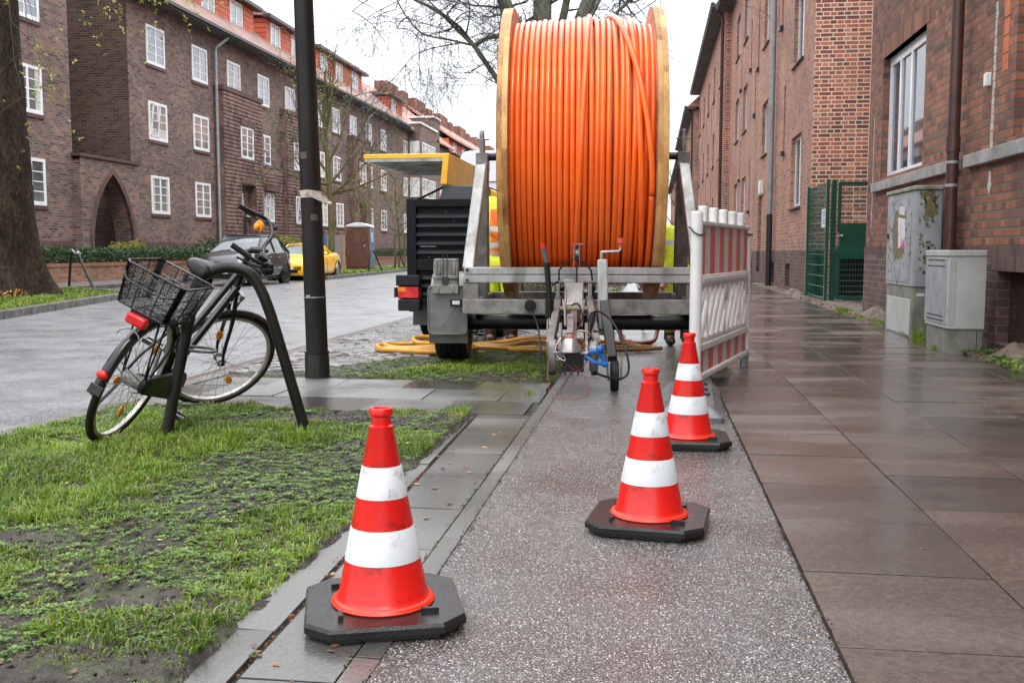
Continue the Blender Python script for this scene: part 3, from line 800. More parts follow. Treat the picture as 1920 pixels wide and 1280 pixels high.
XL = -18.6
def pitched(mb, y0, y1, xe, ze, xr, zr, th=0.14, mi=0):
    mb.prism([(xe,ze),(xr,zr),(2*xr-xe,ze),(2*xr-xe,ze-th),(xr,zr-th),(xe,ze-th)], y0, y1, 'y', mi)
def drainpipe(parent, x, y, z0, z1, r, mat, name='downpipe', split=None, top=None):
    b = MB(); pts = [(x,y,z0),(x,y,z1)]
    b.tube(pts, r, n=10)
    z = z0+.6
    while z < z1:
        b.tube([(x,y,z),(x,y,z+.06)], r*1.18, n=10); z += 1.9
    if top: b.tube([(x,y,z1-.02)]+top, r, n=10)
    return build(b, name, mat, parent)

# ---- 1: wing nearest the camera on the left (behind the big tree), in the same plane
w1 = empty('apartment_building', (XL-5,20,0), 0, 'dark brick apartment wing partly hidden behind the thick tree trunk at far left', 'building')
b = MB(); b.box(XL-10, XL, 4, 30.3, -.1, 11.5)
build(b, 'wall', m_lbrick, w1, smooth=False)
b = MB()
for z in (.62,.78): b.box(XL, XL+.05, 10, 30.2, z, z+.09)
b.box(XL, XL+.03, 10, 30.2, 1.0, 1.25)
build(b, 'plinth_course', m_sold, w1, smooth=False)
for z in (2.33, 5.08, 7.86):
    for ya in (27.35, 23.4, 19.4, 15.4):
        window_px(XL, 1, ya, ya+1.42, z, z+1.42, w1, nh=4)
b = MB(); pitched(b, 4, 30.5, XL+.6, 11.6, XL-5, 15.5); build(b, 'roof', m_tile_b, w1, smooth=False)

# ---- archway wall between the two buildings
aw = empty('archway_wall', (XL,32.2,0), 0, 'brick wall with a tall pointed archway between the two dark brick buildings', 'archway')
def arch_pts(y0, y1, zb, zs_, za, n=10):
    yc = (y0+y1)/2; w = (y1-y0)/2; L_ = []
    for i in range(n+1):
        t = i/n
        L_.append((y0 + w*(1-math.cos(t*PI/2))**1.0, zs_+(za-zs_)*math.sin(t*PI/2)**1.0))
    left = [(y0, zb)] + L_
    right = [(2*yc-y, z) for y, z in reversed(left)]
    return left, right
def pointed(y0, y1, zb, zs_, za, n=12):
    yc = (y0+y1)/2; w = (y1-y0)/2; H_ = za-zs_
    Rr = (w*w+H_*H_)/(2*w)
    pts = []
    a1 = math.asin(H_/Rr)
    for i in range(n+1):
        a = a1*i/n
        pts.append((y0+Rr-Rr*math.cos(a), zs_+Rr*math.sin(a)))
    left = [(y0,zb)]+pts
    return left+[(2*yc-y,z) for y,z in reversed(left[:-1])]
ar = pointed(30.95, 33.55, -.1, 1.1, 3.55)
out = [(30.3,-.1),(30.3,4.0),(34.02,4.0),(34.02,-.1)]
# wall = ring between outline and arch, built as strips
b = MB()
n_ = len(ar)
def outer_for(i):
    y, z = ar[i]; mid = (n_-1)/2
    if i == 0: return (30.3,-.1)
    if i == n_-1: return (34.02,-.1)
    if z < 1.2: return (30.3 if i < mid else 34.02, z)
    yc = (30.95+33.55)/2
    t = (z-1.1)/2.45
    if t < .6: return (30.3 if i < mid else 34.02, 1.1+(4.0-1.1)*t/.6)
    u = (t-.6)/.4
    return ((30.3+(yc-30.3)*u) if i < mid else (34.02-(34.02-yc)*u), 4.0)
xa, xb = XL-.45, XL+.25
for i in range(n_-1):
    a0, a1 = ar[i], ar[i+1]; o0, o1 = outer_for(i), outer_for(i+1)
    if i == (n_-1)//2-1 or i == (n_-1)//2: pass
    vs = [(xb,*a0),(xb,*a1),(xb,*o1),(xb,*o0),(xa,*a0),(xa,*a1),(xa,*o1),(xa,*o0)]
    b.add(vs, [(0,1,2,3),(4,7,6,5),(0,4,5,1),(3,2,6,7)])
for i in range(n_-1):
    o0, o1 = outer_for(i), outer_for(i+1)
    if o0[0] != o1[0] and o0[1] != o1[1]:
        cy_ = 30.3 if o1[0] < 32.2 and i < n_/2 else 34.02
        b.add([(xb,*o0),(xb,*o1),(xb,cy_,4.0),(xa,*o0),(xa,*o1),(xa,cy_,4.0)], [(0,1,2),(3,5,4)])
build(b, 'wall', m_lbrick, aw, smooth=False)
b = MB()
for i in range(n_-1):
    a0, a1 = Vector((0,*ar[i])), Vector((0,*ar[i+1])); c = Vector((0,32.25,1.4))
    def outw(p):
        d = (p-c); d.normalize(); return p+d*.22
    p2, p3 = outw(a1), outw(a0)
    if a0.z < 0.9: p3 = a0+Vector((0,-.22 if i<n_/2 else .22,0))
    if a1.z < 0.9: p2 = a1+Vector((0,-.22 if i<n_/2 else .22,0))
    b.add([(xb-.1,a0.y,a0.z),(xb-.1,a1.y,a1.z),(xb-.1,p2.y,p2.z),(xb-.1,p3.y,p3.z),(xb+.03,a0.y,a0.z),(xb+.03,a1.y,a1.z),(xb+.03,p2.y,p2.z),(xb+.03,p3.y,p3.z)],
          [(4,5,6,7),(0,4,7,3),(1,2,6,5),(0,1,5,4),(3,7,6,2)])
build(b, 'arch_ring', m_sold, aw, smooth=False)
b = MB(); b.box(XL-.5, XL+.32, 30.2, 34.1, 4.0, 4.1); build(b, 'coping', m_sillb, aw, smooth=False)
b = MB()
for k in range(14): b.box(XL-2.5,XL-2.44, 30.35+k*.26, 30.35+k*.26+.235, 0, 1.75)
build(b, 'wooden_gate', MAT('gate_wood', (0.10,0.04,0.025),(0.05,0.022,0.015), rough=.6, vs=6), aw, smooth=False)

# ---- 2: long apartment block with ribbed bays
w2 = empty('apartment_building', (XL-5,54,0), 0, 'long dark brick apartment block with ribbed clinker bays and red tiled dormers', 'building')
b = MB(); b.box(XL-9.5, XL, 34, 73.5, -.1, 10.15)
build(b, 'wall', m_lbrick, w2, smooth=False)
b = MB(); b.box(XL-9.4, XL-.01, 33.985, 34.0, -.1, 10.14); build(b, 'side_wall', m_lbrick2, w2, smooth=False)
b = MB(); pitched(b, 33.4, 73.6, XL+.62, 10.25, XL-4.6, 14.5); build(b, 'roof', m_tile_b, w2, smooth=False)
b = MB(); b.box(XL-.02, XL+.66, 33.4, 73.6, 10.02, 10.1)
build(b, 'eave', m_eave, w2, smooth=False)
b = MB(); b.box(XL+.62, XL+.76, 33.4, 73.6, 10.08, 10.2)
build(b, 'gutter', m_darkmetal, w2, smooth=False)
for ya in (35.32, 39.02, 42.42, 45.87, 49.42, 53.7, 57.0, 60.4, 63.86, 67.5):
    window_px(XL, 1, ya, ya+1.4, 7.86, 9.28, w2, nh=4, pane=m_glassl)
mid = {35.34:(0,1), 39.0:(0,0), 42.93:(.35,0), 45.87:(0,0), 49.6:(.35,0), 54.05:(0,0), 57.05:(0,0), 61.2:(.35,0), 63.88:(0,0), 67.45:(0,0)}
for ya, (dx, tl) in mid.items():
    window_px(XL+dx, 1, ya, ya+1.42, 5.08, 6.5, w2, nh=4, tilted=bool(tl), pane=R.choice([m_glassd,m_curt]))
for ya in (35.37, 39.03, 45.92, 49.75, 54.1, 57.1, 63.98, 67.45):
    dx = .35 if ya in (49.75,) else (.12 if 45 < ya < 60 else 0)
    window_px(XL+dx, 1, ya, ya+1.4, 2.34, 3.76, w2, nh=4, tilted=ya in (45.92,49.75), pane=m_curt)
# ribbed bays: core volumes and protruding courses
core = MB(); ribs = MB()
wh = lambda ya, z0: (ya-.03, ya+1.46, z0-.13, z0+1.47)
def rib_zone(y0, y1, z0, z1, d, holes=(), wins=()):
    """Fills the zone with core boxes and ribs, leaving the rectangular holes (ya,yb,za,zb) open."""
    ys = sorted(set([y0,y1]+[h for H_ in holes for h in H_[:2]]))
    z = z0
    zsn = sorted(set([z0,z1]+[h for H_ in holes for h in H_[2:]]))
    for i in range(len(ys)-1):
        for j in range(len(zsn)-1):
            cy, cz = (ys[i]+ys[i+1])/2, (zsn[j]+zsn[j+1])/2
            if any(a<cy<b_ and c<cz<d_ for a,b_,c,d_ in holes): continue
            core.box(XL-.02, XL+d, ys[i], ys[i+1], zsn[j], zsn[j+1])
    while z+.1 < z1:
        segs = [(y0,y1)]
        for a,b_,c,d_ in list(holes)+[wh(*w_) for w_ in wins]:
            if c-.02 < z+.05 < d_+.02:
                segs = [s for (p,q) in segs for s in (((p,min(q,a)),(max(p,b_),q)) if p<b_ and q>a else ((p,q),)) if s[1]-s[0]>.02]
        for p,q in segs:
            ribs.box(XL+d-.02, XL+d+.034, p-(.034 if p==y0 and d>.2 else 0), q+(.034 if q==y1 and d>.2 else 0), z, z+.105)
        z += .166
rib_zone(41.15, 45.45, .5, 7.8, .35, [(42.9,44.5,.5,3.9)], [(42.93,5.08)])
rib_zone(45.45, 48.7, .5, 4.85, .12, [], [(45.92,2.34)])
rib_zone(48.7, 52.9, .5, 7.8, .35, [], [(49.6,5.08),(49.75,2.34)])
rib_zone(52.9, 60.0, .5, 4.85, .12, [], [(54.1,2.34),(57.1,2.34)])
rib_zone(60.0, 63.7, .5, 7.8, .35, [(61.0,62.5,.5,3.9)], [(61.2,5.08)])
build(core, 'bay_wall', m_rib, w2, smooth=False)
build(ribs, 'brick_ribs', m_rib, w2, smooth=False)
cap = MB()
for y0,y1 in ((41.1,45.5),(48.65,52.95),(59.95,63.75)): cap.box(XL-.02,XL+.42,y0,y1,7.8,8.0)
build_each(cap, 'bay_coping', m_sold, w2, smooth=False)
lin = MB()
for ya,z in ((42.93,6.52),(42.9,3.95),(45.92,3.8),(49.6,6.52),(49.75,3.8),(61.2,6.52),(61.0,3.95)): lin.box(XL+.1,XL+.425,ya-.05,ya+1.5,z,z+.26)
build_each(lin, 'lintel', m_sold, w2, smooth=False)
for ya in (42.95, 61.05):
    d = MB(); d.box(XL-.02, XL+.04, ya+.3, ya+1.2, .5, 2.55)
    build(d, 'door', m_darkmetal, w2, smooth=False)
    window_px(XL+.02, 1, ya-.05, ya+.82, 3.0, 3.55, w2, nh=2, sill=False)
    d = MB(); d.box(XL+.02, XL+.15, ya+1.25, ya+1.42, 2.5, 2.75); build(d, 'door_lamp', m_white, w2, smooth=False)
b = MB()
for z in (.62,.80): b.box(XL, XL+.05, 34.3, 41.1, z, z+.08)
b.box(XL, XL+.03, 34.2, 41.1, 1.0, 1.25)
build(b, 'plinth_course', m_sold, w2, smooth=False)
drainpipe(w2, XL+.15, 41.0, .6, 9.3, .065, m_zinc, top=[(XL+.16,41.0,9.5),(XL+.5,41.4,9.95),(XL+.55,41.5,10.08)])
drainpipe(w2, XL+.15, 63.9, .6, 9.3, .065, m_zinc, top=[(XL+.16,63.9,9.5),(XL+.5,64.3,9.95),(XL+.55,64.4,10.08)])
# dormers
def dormer(parent, y0, y1, xf, z0, z1, wins, deep=3.2):
    b = MB(); b.box(xf-deep, xf, y0, y1, z0, z1)
    dm = build(b, 'dormer', m_hung, parent, smooth=False)
    b = MB(); b.prism([(xf+.35,z1),(xf+.35,z1+.14),(xf-deep-.4,z1+.55),(xf-deep-.4,z1+.35)], y0-.3, y1+.3, 'y'); build(b, 'dormer_roof', m_tile_b, dm, smooth=False)
    b = MB(); b.box(xf+.0, xf+.4, y0-.35, y1+.35, z1-.06, z1+.1); build(b, 'dormer_eave', m_darkmetal, dm, smooth=False)
    for ya, yb in wins:
        window_px(xf, 1, ya, yb, z0+.35, z1-.12, dm if False else parent, nh=3, sill=False, pane=m_glassl)
xf = XL-1.0
dormer(w2, 38.0, 48.0, xf, 10.9, 12.75, [(39.4,40.75),(42.2,43.5),(45.2,46.6)])
dormer(w2, 49.6, 55.2, xf, 10.9, 12.75, [(50.2,51.5),(53.2,54.5)])
dormer(w2, 57.3, 66.6, xf, 10.9, 12.75, [(58.0,59.2),(60.9,62.2),(64.2,65.6)])
for y0, wdt, z in ((53.5,1.5,15.1),(57.0,1.8,15.0),(77.0-3.6,1.4,15.0),(49.3,1.0,15.1)):
    b = MB(); b.box(XL-5.1, XL-4.2, y0, y0+wdt, 13.4, z); b.box(XL-5.16,XL-4.14,y0-.06,y0+wdt+.06,z-.12,z)
    build(b, 'chimney', m_chim, w2, smooth=False)

# ---- 3: block with the projecting glazed bay and red roof
w3 = empty('apartment_building', (XL-5,82,0), 0, 'brick block with a projecting glazed bay and white bands beyond the ribbed one', 'building')
b = MB(); b.box(XL-9.5, XL, 73.5, 92, -.1, 10.1); b.box(XL-.01, XL+.9, 75.5, 81.5, -.1, 10.6); b.box(XL-5, XL+.5, 82.0, 84.5, -.1, 11.9)
build(b, 'wall', m_lbrick, w3, smooth=False)
b = MB(); b.box(XL-.02, XL+1.0, 75.4, 81.6, 10.6, 10.75); b.box(XL-5.1, XL+.6, 81.9, 84.6, 11.9, 12.05); b.box(XL,XL+.05,84.6,92,9.2,9.35)
build(b, 'white_band', m_white, w3, smooth=False)
b = MB(); pitched(b, 73.6, 92, XL+.5, 10.2, XL-4.6, 14.45); build(b, 'roof', m_tile_r, w3, smooth=False)
b = MB(); b.box(XL-.02, XL+.62, 73.6, 75.4, 9.98, 10.08); build(b, 'eave', m_eave, w3, smooth=False)
for z in (2.3,5.05,7.8):
    window_px(XL+.9, 1, 76.2, 78.0, z, z+1.5, w3, nh=3); window_px(XL+.9, 1, 78.3, 80.8, z, z+1.5, w3, nh=3, three=True)
    window_px(XL, 1, 73.8, 75.0, z, z+1.4, w3, nh=3); window_px(XL, 1, 86.0, 87.4, z, z+1.4, w3, nh=3); window_px(XL, 1, 89, 90.4, z, z+1.4, w3, nh=3)
    # side light of the bay, facing the camera
    b = MB(); b.box(XL+.1, XL+.85, 75.46, 75.5, z, z+1.5); build(b, 'bay_side_window', m_white, w3, smooth=False)
dormer(w3, 72.6+1.2, 77.6, xf, 10.9, 12.5, [(74.2,75.4)])
for y0, wdt, z in ((84.5,3.6,15.0),(90.0,1.8,15.0)):
    b = MB(); b.box(XL-5.2, XL-4.0, y0, y0+wdt, 13.2, z+.45); build(b, 'chimney', m_chim, w3, smooth=False)

# ---- 4: far terrace with continuous red dormer storey
w4 = empty('apartment_building', (XL-5,112,0), 0, 'farthest brick terrace on the left with a continuous red attic storey and many chimneys', 'building')
b = MB(); b.box(XL-9.5, XL, 92, 170, -.1, 9.9); build(b, 'wall', m_lbrick, w4, smooth=False)
b = MB(); b.box(XL-5, XL-.25, 92, 170, 9.9, 11.35); build(b, 'attic_storey', m_hung, w4, smooth=False)
b = MB(); pitched(b, 92, 170, XL+.25, 11.4, XL-4.6, 14.7, th=.2); build(b, 'roof', m_tile_r, w4, smooth=False)
b = MB(); b.box(XL-.02, XL+.4, 92, 170, 9.85, 10.0); build(b, 'eave', m_eave, w4, smooth=False)
ya = 94.0; k = 0
while ya < 165:
    window_px(XL-.25, 1, ya, ya+1.6, 10.05, 11.2, w4, nh=2, sill=False, pane=m_glassl)
    if k < 9:
        for z in (5.0,7.7): window_px(XL, 1, ya, ya+1.5, z, z+1.4, w4, nh=2, sill=False)
    ya += 4.4; k += 1
y0 = 94.7
while y0 < 165:
    b = MB(); b.box(XL-5.2, XL-4.0, y0, y0+4.2, 13.2, 15.5); build(b, 'chimney', m_chim, w4, smooth=False)
    b = MB(); b.box(XL-5.0, XL-4.2, y0+6.6, y0+8.2, 13.2, 15.4); build(b, 'chimney', m_chim, w4, smooth=False)
    y0 += 11.0

# ================================================================== RIGHT SIDE
rb = [(0,(0.13,0.055,0.038)),(0.3,(0.23,0.088,0.052)),(0.6,(0.30,0.112,0.060)),(0.85,(0.38,0.142,0.072)),(1,(0.18,0.088,0.064))]
m_rbrick = BRICK('red_brick', rb, (0.13,0.112,0.096), bw=0.24, bh=0.083, ms=0.010, dirt=0.35, bump=0.011, squash=0.55)
m_rbrick_l = BRICK('red_brick_pale', [(0,(0.25,0.115,0.082)),(0.4,(0.42,0.178,0.112)),(0.8,(0.50,0.22,0.135)),(1,(0.32,0.17,0.13))], (0.38,0.33,0.29), bw=0.215, bh=0.083, ms=0.009, dirt=0.25, bump=0.008)
m_fbrick = BRICK('flank_brick', [(0,(0.13,0.040,0.028)),(0.35,(0.30,0.085,0.045)),(0.7,(0.43,0.13,0.062)),(0.95,(0.48,0.17,0.085)),(1,(0.55,0.28,0.13))], (0.62,0.52,0.44), bw=0.25, bh=0.083, ms=0.013, dirt=0.2, bump=0.012, squash=0.55)
m_plinth = BRICK('plinth_clinker', [(0,(0.08,0.05,0.045)),(0.5,(0.15,0.075,0.06)),(1,(0.20,0.10,0.078))], (0.19,0.16,0.14), bw=0.215, bh=0.083, ms=0.008, dirt=0.4, bump=0.008, dscale=1.3)
m_rsold = BRICK('soldier_brick', [(0,(0.14,0.055,0.04)),(0.5,(0.24,0.09,0.055)),(1,(0.30,0.12,0.07))], (0.12,0.09,0.075), bw=0.6, bh=0.078, ms=0.006, rot=1)
m_psold = BRICK('soldier_clinker_dark', [(0,(0.06,0.04,0.036)),(0.5,(0.11,0.06,0.05)),(1,(0.14,0.075,0.06))], (0.12,0.10,0.088), bw=0.6, bh=0.078, ms=0.006, rot=1)
m_concrete = MAT('concrete', (0.34,0.33,0.31),(0.19,0.185,0.17), rough=.7, vs=3, bump=.002, bs=80, pos=True)
m_upvc = MAT('white_plastic_frame', (0.76,0.77,0.80),(0.68,0.69,0.72), rough=.25, vs=3)
m_glass_r = MAT('reflecting_pane', (0.10,0.11,0.12),(0.035,0.04,0.045), rough=.03, rvar=.01, vs=1.3, spec=1.0, pos=True)

def wall_x(mb, X, y0, y1, z0, z1, holes, depth, sgn=-1, mi=0, rmi=0):
    """Front face of a wall in plane x = X with rectangular holes and their reveals."""
    ys = sorted(set([y0,y1]+[v for h in holes for v in h[:2] if y0<v<y1])); zz = sorted(set([z0,z1]+[v for h in holes for v in h[2:] if z0<v<z1]))
    for i in range(len(ys)-1):
        for j in range(len(zz)-1):
            cy, cz = (ys[i]+ys[i+1])/2, (zz[j]+zz[j+1])/2
            if any(h[0]<cy<h[1] and h[2]<cz<h[3] for h in holes): continue
            mb.quad((X,ys[i],zz[j]),(X,ys[i],zz[j+1]),(X,ys[i+1],zz[j+1]),(X,ys[i+1],zz[j]), mi)
    Xi = X-sgn*depth
    for (a,b_,c,d) in holes:
        a2, b2, c2, d2 = max(a,y0), min(b_,y1), max(c,z0), min(d,z1)
        if a2>=b2 or c2>=d2: continue
        mb.quad((X,a2,c2),(Xi,a2,c2),(Xi,a2,d2),(X,a2,d2), rmi); mb.quad((X,b2,c2),(X,b2,d2),(Xi,b2,d2),(Xi,b2,c2), rmi)
        if c2 == c: mb.quad((X,a2,c2),(X,b2,c2),(Xi,b2,c2),(Xi,a2,c2), rmi)
        if d2 == d: mb.quad((X,a2,d2),(Xi,a2,d2),(Xi,b2,d2),(X,b2,d2), rmi)

def win_recess(X, y0, y1, z0, z1, parent, depth=.12, cols=(0.5,), fw=.07, pane=None, sill=True, bars=()):
    xi = X+depth
    f = MB(); F = lambda a,b_,c,d,t0=0,t1=.06: f.box(xi-t1+.02, xi+.02-t0, a, b_, c, d)
    F(y0,y1,z0,z0+fw); F(y0,y1,z1-fw,z1); F(y0,y0+fw,z0+fw,z1-fw); F(y1-fw,y1,z0+fw,z1-fw)
    for c in cols:
        yc = y0+(y1-y0)*c; F(yc-.045,yc+.045,z0+fw,z1-fw)
    for c in bars:
        zc = z0+(z1-z0)*c; F(y0+fw,y1-fw,zc-.03,zc+.03,t1=.055)
    w = build(f, 'window', m_upvc, parent, smooth=False, bevel=.004)
    p = MB(); p.box(xi-.012, xi+.03, y0+.03, y1-.03, z0+.03, z1-.03); build(p, 'pane', pane or m_glass_r, w, smooth=False)
    if sill:
        s_ = MB(); s_.prism([(X-.06,z0-.06),(X-.06,z0-.035),(xi-.02,z0-.002),(xi-.02,z0-.06)], y0-.04, y1+.04, 'y'); build(s_, 'sill', MAT('dark_sill', (0.09,0.075,0.06),(0.05,0.04,0.035), rough=.5, vs=9) if depth>.1 else m_concrete, w, smooth=False)
    return w

# ---- A: nearest building on the right
XA = 3.25; kA = 3.25/3.05
A_ = empty('brick_house', (XA+4,11,0), 0, 'red brick house nearest on the right with a concrete sill band and white window', 'building')
YE = 16.0
hw = [(12.9,15.15,1.99,3.68),(8.0,9.78,1.99,3.8),(3.2,5.2,1.99,3.8)]
up_ = [(12.9,15.1,5.2,6.9),(8.0,9.8,5.2,6.9)]
bs = [(8.95,9.98,.08,.76)]
b = MB(); wall_x(b, XA, -3, YE, 1.0, 10.5, hw+up_, .14)
b.quad((XA,YE,1.0),(XA,YE,10.5),(XA+9,YE,10.5),(XA+9,YE,1.0))
b.quad((XA,-3,1.0),(XA,-3,10.5),(XA+9,-3,10.5),(XA+9,-3,1.0)); b.quad((XA+9,-3,-.1),(XA+9,YE,-.1),(XA+9,YE,10.5),(XA+9,-3,10.5))
build(b, 'wall', m_rbrick, A_, smooth=False, fixn=False)
b = MB(); wall_x(b, XA-.015, -3, YE+.015, -.1, .9, bs, .22)
b.quad((XA-.015,YE+.015,-.1),(XA-.015,YE+.015,.9),(XA+9,YE+.015,.9),(XA+9,YE+.015,-.1)); b.quad((XA-.015,-3,.9),(XA-.015,YE+.015,.9),(XA+.02,YE+.015,.9),(XA+.02,-3,.9))
build(b, 'plinth', m_plinth, A_, smooth=False, fixn=False)
b = MB(); b.box(XA-.018, XA+.05, -3, YE+.018, .9, 1.0); build(b, 'soldier_course', m_psold, A_, smooth=False)
b = MB(); b.box(XA-.02, XA+.02, 8.8, 10.15, .76, 1.0); build(b, 'lintel', m_psold, A_, smooth=False)
b = MB(); b.box(XA-.006, XA+.139, 12.75, 15.3, 3.68, 3.93); b.box(XA-.006, XA+.139, 7.85, 9.93, 3.8, 4.05); build_each(b, 'lintel', m_rsold, A_, smooth=False)
b = MB(); b.box(XA-.07, XA+.13, -3, 11.02, 1.80, 1.93); b.box(XA-.07, XA+.13, 11.3, 15.45, 1.80, 1.93); build_each(b, 'sill_band', m_concrete, A_, smooth=False, bevel=.008)
win_recess(XA, 12.9, 15.15, 1.93, 3.68, A_, depth=.13, cols=(.46,.72), sill=False, fw=.13)
win_recess(XA, 8.0, 9.78, 1.93, 3.8, A_, depth=.13, sill=False)
win_recess(XA, 3.2, 5.2, 1.93, 3.8, A_, depth=.13, sill=False)
for h in up_: win_recess(XA, *h, A_, depth=.13)
# basement grille: frame, woven wire and dark light well
b = MB(); b.box(XA+.17, XA+.2, 8.95, 9.98, .08, .76); bg = build(b, 'basement_window', m_darkmetal, A_, smooth=False)
b = MB()
for k in range(44):
    yy = 8.97+k*.0232; b.tube([(XA+.10,yy,.08),(XA+.10,yy,.76)], .0022, n=4)
for k in range(30):
    zz = .09+k*.0232; b.tube([(XA+.104,8.95,zz),(XA+.104,9.98,zz)], .0022, n=4)
build(b, 'grille', MAT('rusty_wire', (0.12,0.07,0.045),(0.06,0.035,0.025), rough=.7, metal=.3, vs=20), bg)
# painted-over strip, replaced bricks, small box
m_oldw = MAT('old_white_paint', (0.55,0.52,0.48),(0.30,0.24,0.2), rough=.8, vs=30, pos=True)
b = MB()
for (ya,yb,za,zb) in ((10.32,10.40,1.94,2.5),(10.32,10.385,2.5,3.35),(10.31,10.38,3.40,3.6),(15.62,15.66,1.3,2.9)):
    z = za; b = MB()
    while z < zb-.02:
        b.box(XA-.0035, XA+.01, ya+R.uniform(-.008,.008), yb+R.uniform(-.008,.008), z+.004, min(z+.079,zb)); z += .083
    build(b, 'paint_strip', m_oldw, A_, smooth=False)
b = MB(); b.prism([(10.33,1.72),(10.41,1.72),(10.41,1.6),(10.44,1.6),(10.37,1.48),(10.30,1.6),(10.33,1.6)], XA-.003, XA+.01, 'x')
build(b, 'painted_arrow', m_oldw, A_, smooth=False)
b = MB()
for k in range(5): b.box(XA-.004, XA+.01, 9.98, 10.13, 2.62+k*.166+.006, 2.62+k*.166+.155)
build(b, 'new_bricks', MAT('new_orange_brick', (0.55,0.16,0.07),(0.45,0.12,0.05), rough=.8, vs=8), A_, smooth=False)
b = MB(); b.box(XA-.05, XA+.01, 10.45, 10.53, 2.55, 2.68); build(b, 'junction_box', m_white, A_, smooth=False, bevel=.01)
m_pipeb = MAT('brown_pipe', (0.085,0.032,0.026),(0.045,0.018,0.016), rough=.45, vs=7, coat=.2)
b = MB(); px_, py_ = XA-.13, 11.16
b.tube([(px_,py_,0),(px_,py_,10.3)], .062, n=16)
for z in (1.98,): b.tube([(px_,py_,z),(px_,py_,z+.16)], .072, n=16)
pp = build(b, 'downpipe', m_pipeb, A_)
b = MB()
for z in (1.62,1.86): b.tube([(px_,py_,z),(px_,py_,z+.03)], .068, n=16)
build(b, 'pipe_clamp', m_zinc, pp)
b = MB(); b.box(XA-.5, XA+9.2, -3.2, YE+.3, 10.5, 10.7); build(b, 'roof', m_tile_b, A_, smooth=False)

# ---- B: second building, its flank faces the camera
XB = 3.2; YB0, YB1 = 21.2, 43.8; kB = 3.2/3.05
B_ = empty('brick_house', (XB+4,32,0), 0, 'red brick house beyond the green gate whose pale jointed end wall faces the camera', 'building')
def yb_(v): return v*kB
hB = []
for z in (1.95,5.18,8.35):
    hB += [(22.75,24.35,z,z+1.6),(36.0,37.6,z,z+1.6),(39.4,41.0,z,z+1.6)]
for z in (3.75,6.9): hB += [(29.5,30.9,z,z+1.5)]
hB += [(30.6,31.6,.3,2.6),(34.4,34.7,2.3,4.0),(33.0,33.3,5.3,6.6),(28.2,28.6,5.2,7.2),(28.2,28.6,1.9,3.2),(25.6,25.9,3.4,5.0),(32.2,32.5,6.6,8.6),(34.6,34.9,7.0,8.6),(38.3,38.6,3.6,5.0),(38.3,38.6,6.9,8.2),(26.4,26.7,6.6,9.4)]
bsm = [(24.0,24.8,.1,.65),(27.0,27.8,.1,.65),(33,33.8,.1,.65),(37,37.8,.1,.65)]
b = MB(); wall_x(b, XB, YB0, YB1, .95, 11.0, hB, .16)
wall_x(b, XB, YB1, YB1+.01, .95, 11, [], .1)
build(b, 'wall', m_rbrick_l, B_, smooth=False, fixn=False)
b = MB(); wall_x(b, XB-.02, YB0, YB1, -.1, .95, bsm+[(30.6,31.6,.3,1.2)], .2); b.quad((XB-.02,YB0,.95),(XB-.02,YB1,.95),(XB,YB1,.95),(XB,YB0,.95)); b.quad((XB-.02,YB0,-.1),(XB-.02,YB0,.95),(XB+.3,YB0,.95),(XB+.3,YB0,-.1))
build(b, 'plinth', m_plinth, B_, smooth=False, fixn=False)
b = MB(); b.box(XB+.21, XB+9, YB0+.002, YB1, -.1, 10.95); b.box(XB+.0, XB+9, YB0-.0, YB0+.001, -.1, 11.0)
build(b, 'end_wall', m_fbrick, B_, smooth=False)
for h in hB:
    if h[1]-h[0] < 1.2 and h[2] > 1:
        b = MB(); b.box(XB-.09,XB+.02,h[0]-.04,h[1]+.04,h[2]-.10,h[2]-.01); build(b, 'sill', m_darkmetal, B_, smooth=False)
    if h[1]-h[0] > 1.2: win_recess(XB, *h, B_, depth=.13, cols=(.5,))
    else:
        p = MB(); p.box(XB+.12, XB+.15, *h); build(p, 'narrow_window' if h[3]-h[2]<2.2 or h[2]>1 else 'door', m_glassd if h[2]>1 else m_darkmetal, B_, smooth=False)
for h in bsm:
    p = MB(); p.box(XB+.15, XB+.18, *h); build(p, 'basement_window', m_darkmetal, B_, smooth=False)
b = MB(); b.tube([(XB-.12,27.4,1.9),(XB-.12,27.4,10.9)], .07, n=12)
for z in (4.6,7.8): b.tube([(XB-.12,27.4,z),(XB-.12,27.4,z+.05)], .08, n=12)
dp = build(b, 'downpipe', m_zinc, B_)
b = MB(); b.tube([(XB-.12,27.4,0),(XB-.12,27.4,1.92)], .078, n=12); build(b, 'pipe_foot', m_darkmetal, dp)
b = MB(); b.box(XB-.12, XB, 30.1, 30.5, 2.6, 3.0); build(b, 'junction_box', m_white, B_, smooth=False, bevel=.02)
b = MB(); b.box(XB-.55, XB+.1, YB0, YB1, 10.95, 11.05); build(b, 'eave', m_eave, B_, smooth=False)
b = MB(); b.tube([(XB-.6,YB0,11.08),(XB-.6,YB1,11.08)], .09, n=8); build(b, 'gutter', m_darkmetal, B_)
b = MB(); b.prism([(XB-.55,11.06),(XB+4.5,15.5),(XB+9.5,11.06)], YB0, YB1, 'y'); build(b, 'roof', m_tile_b, B_, smooth=False)

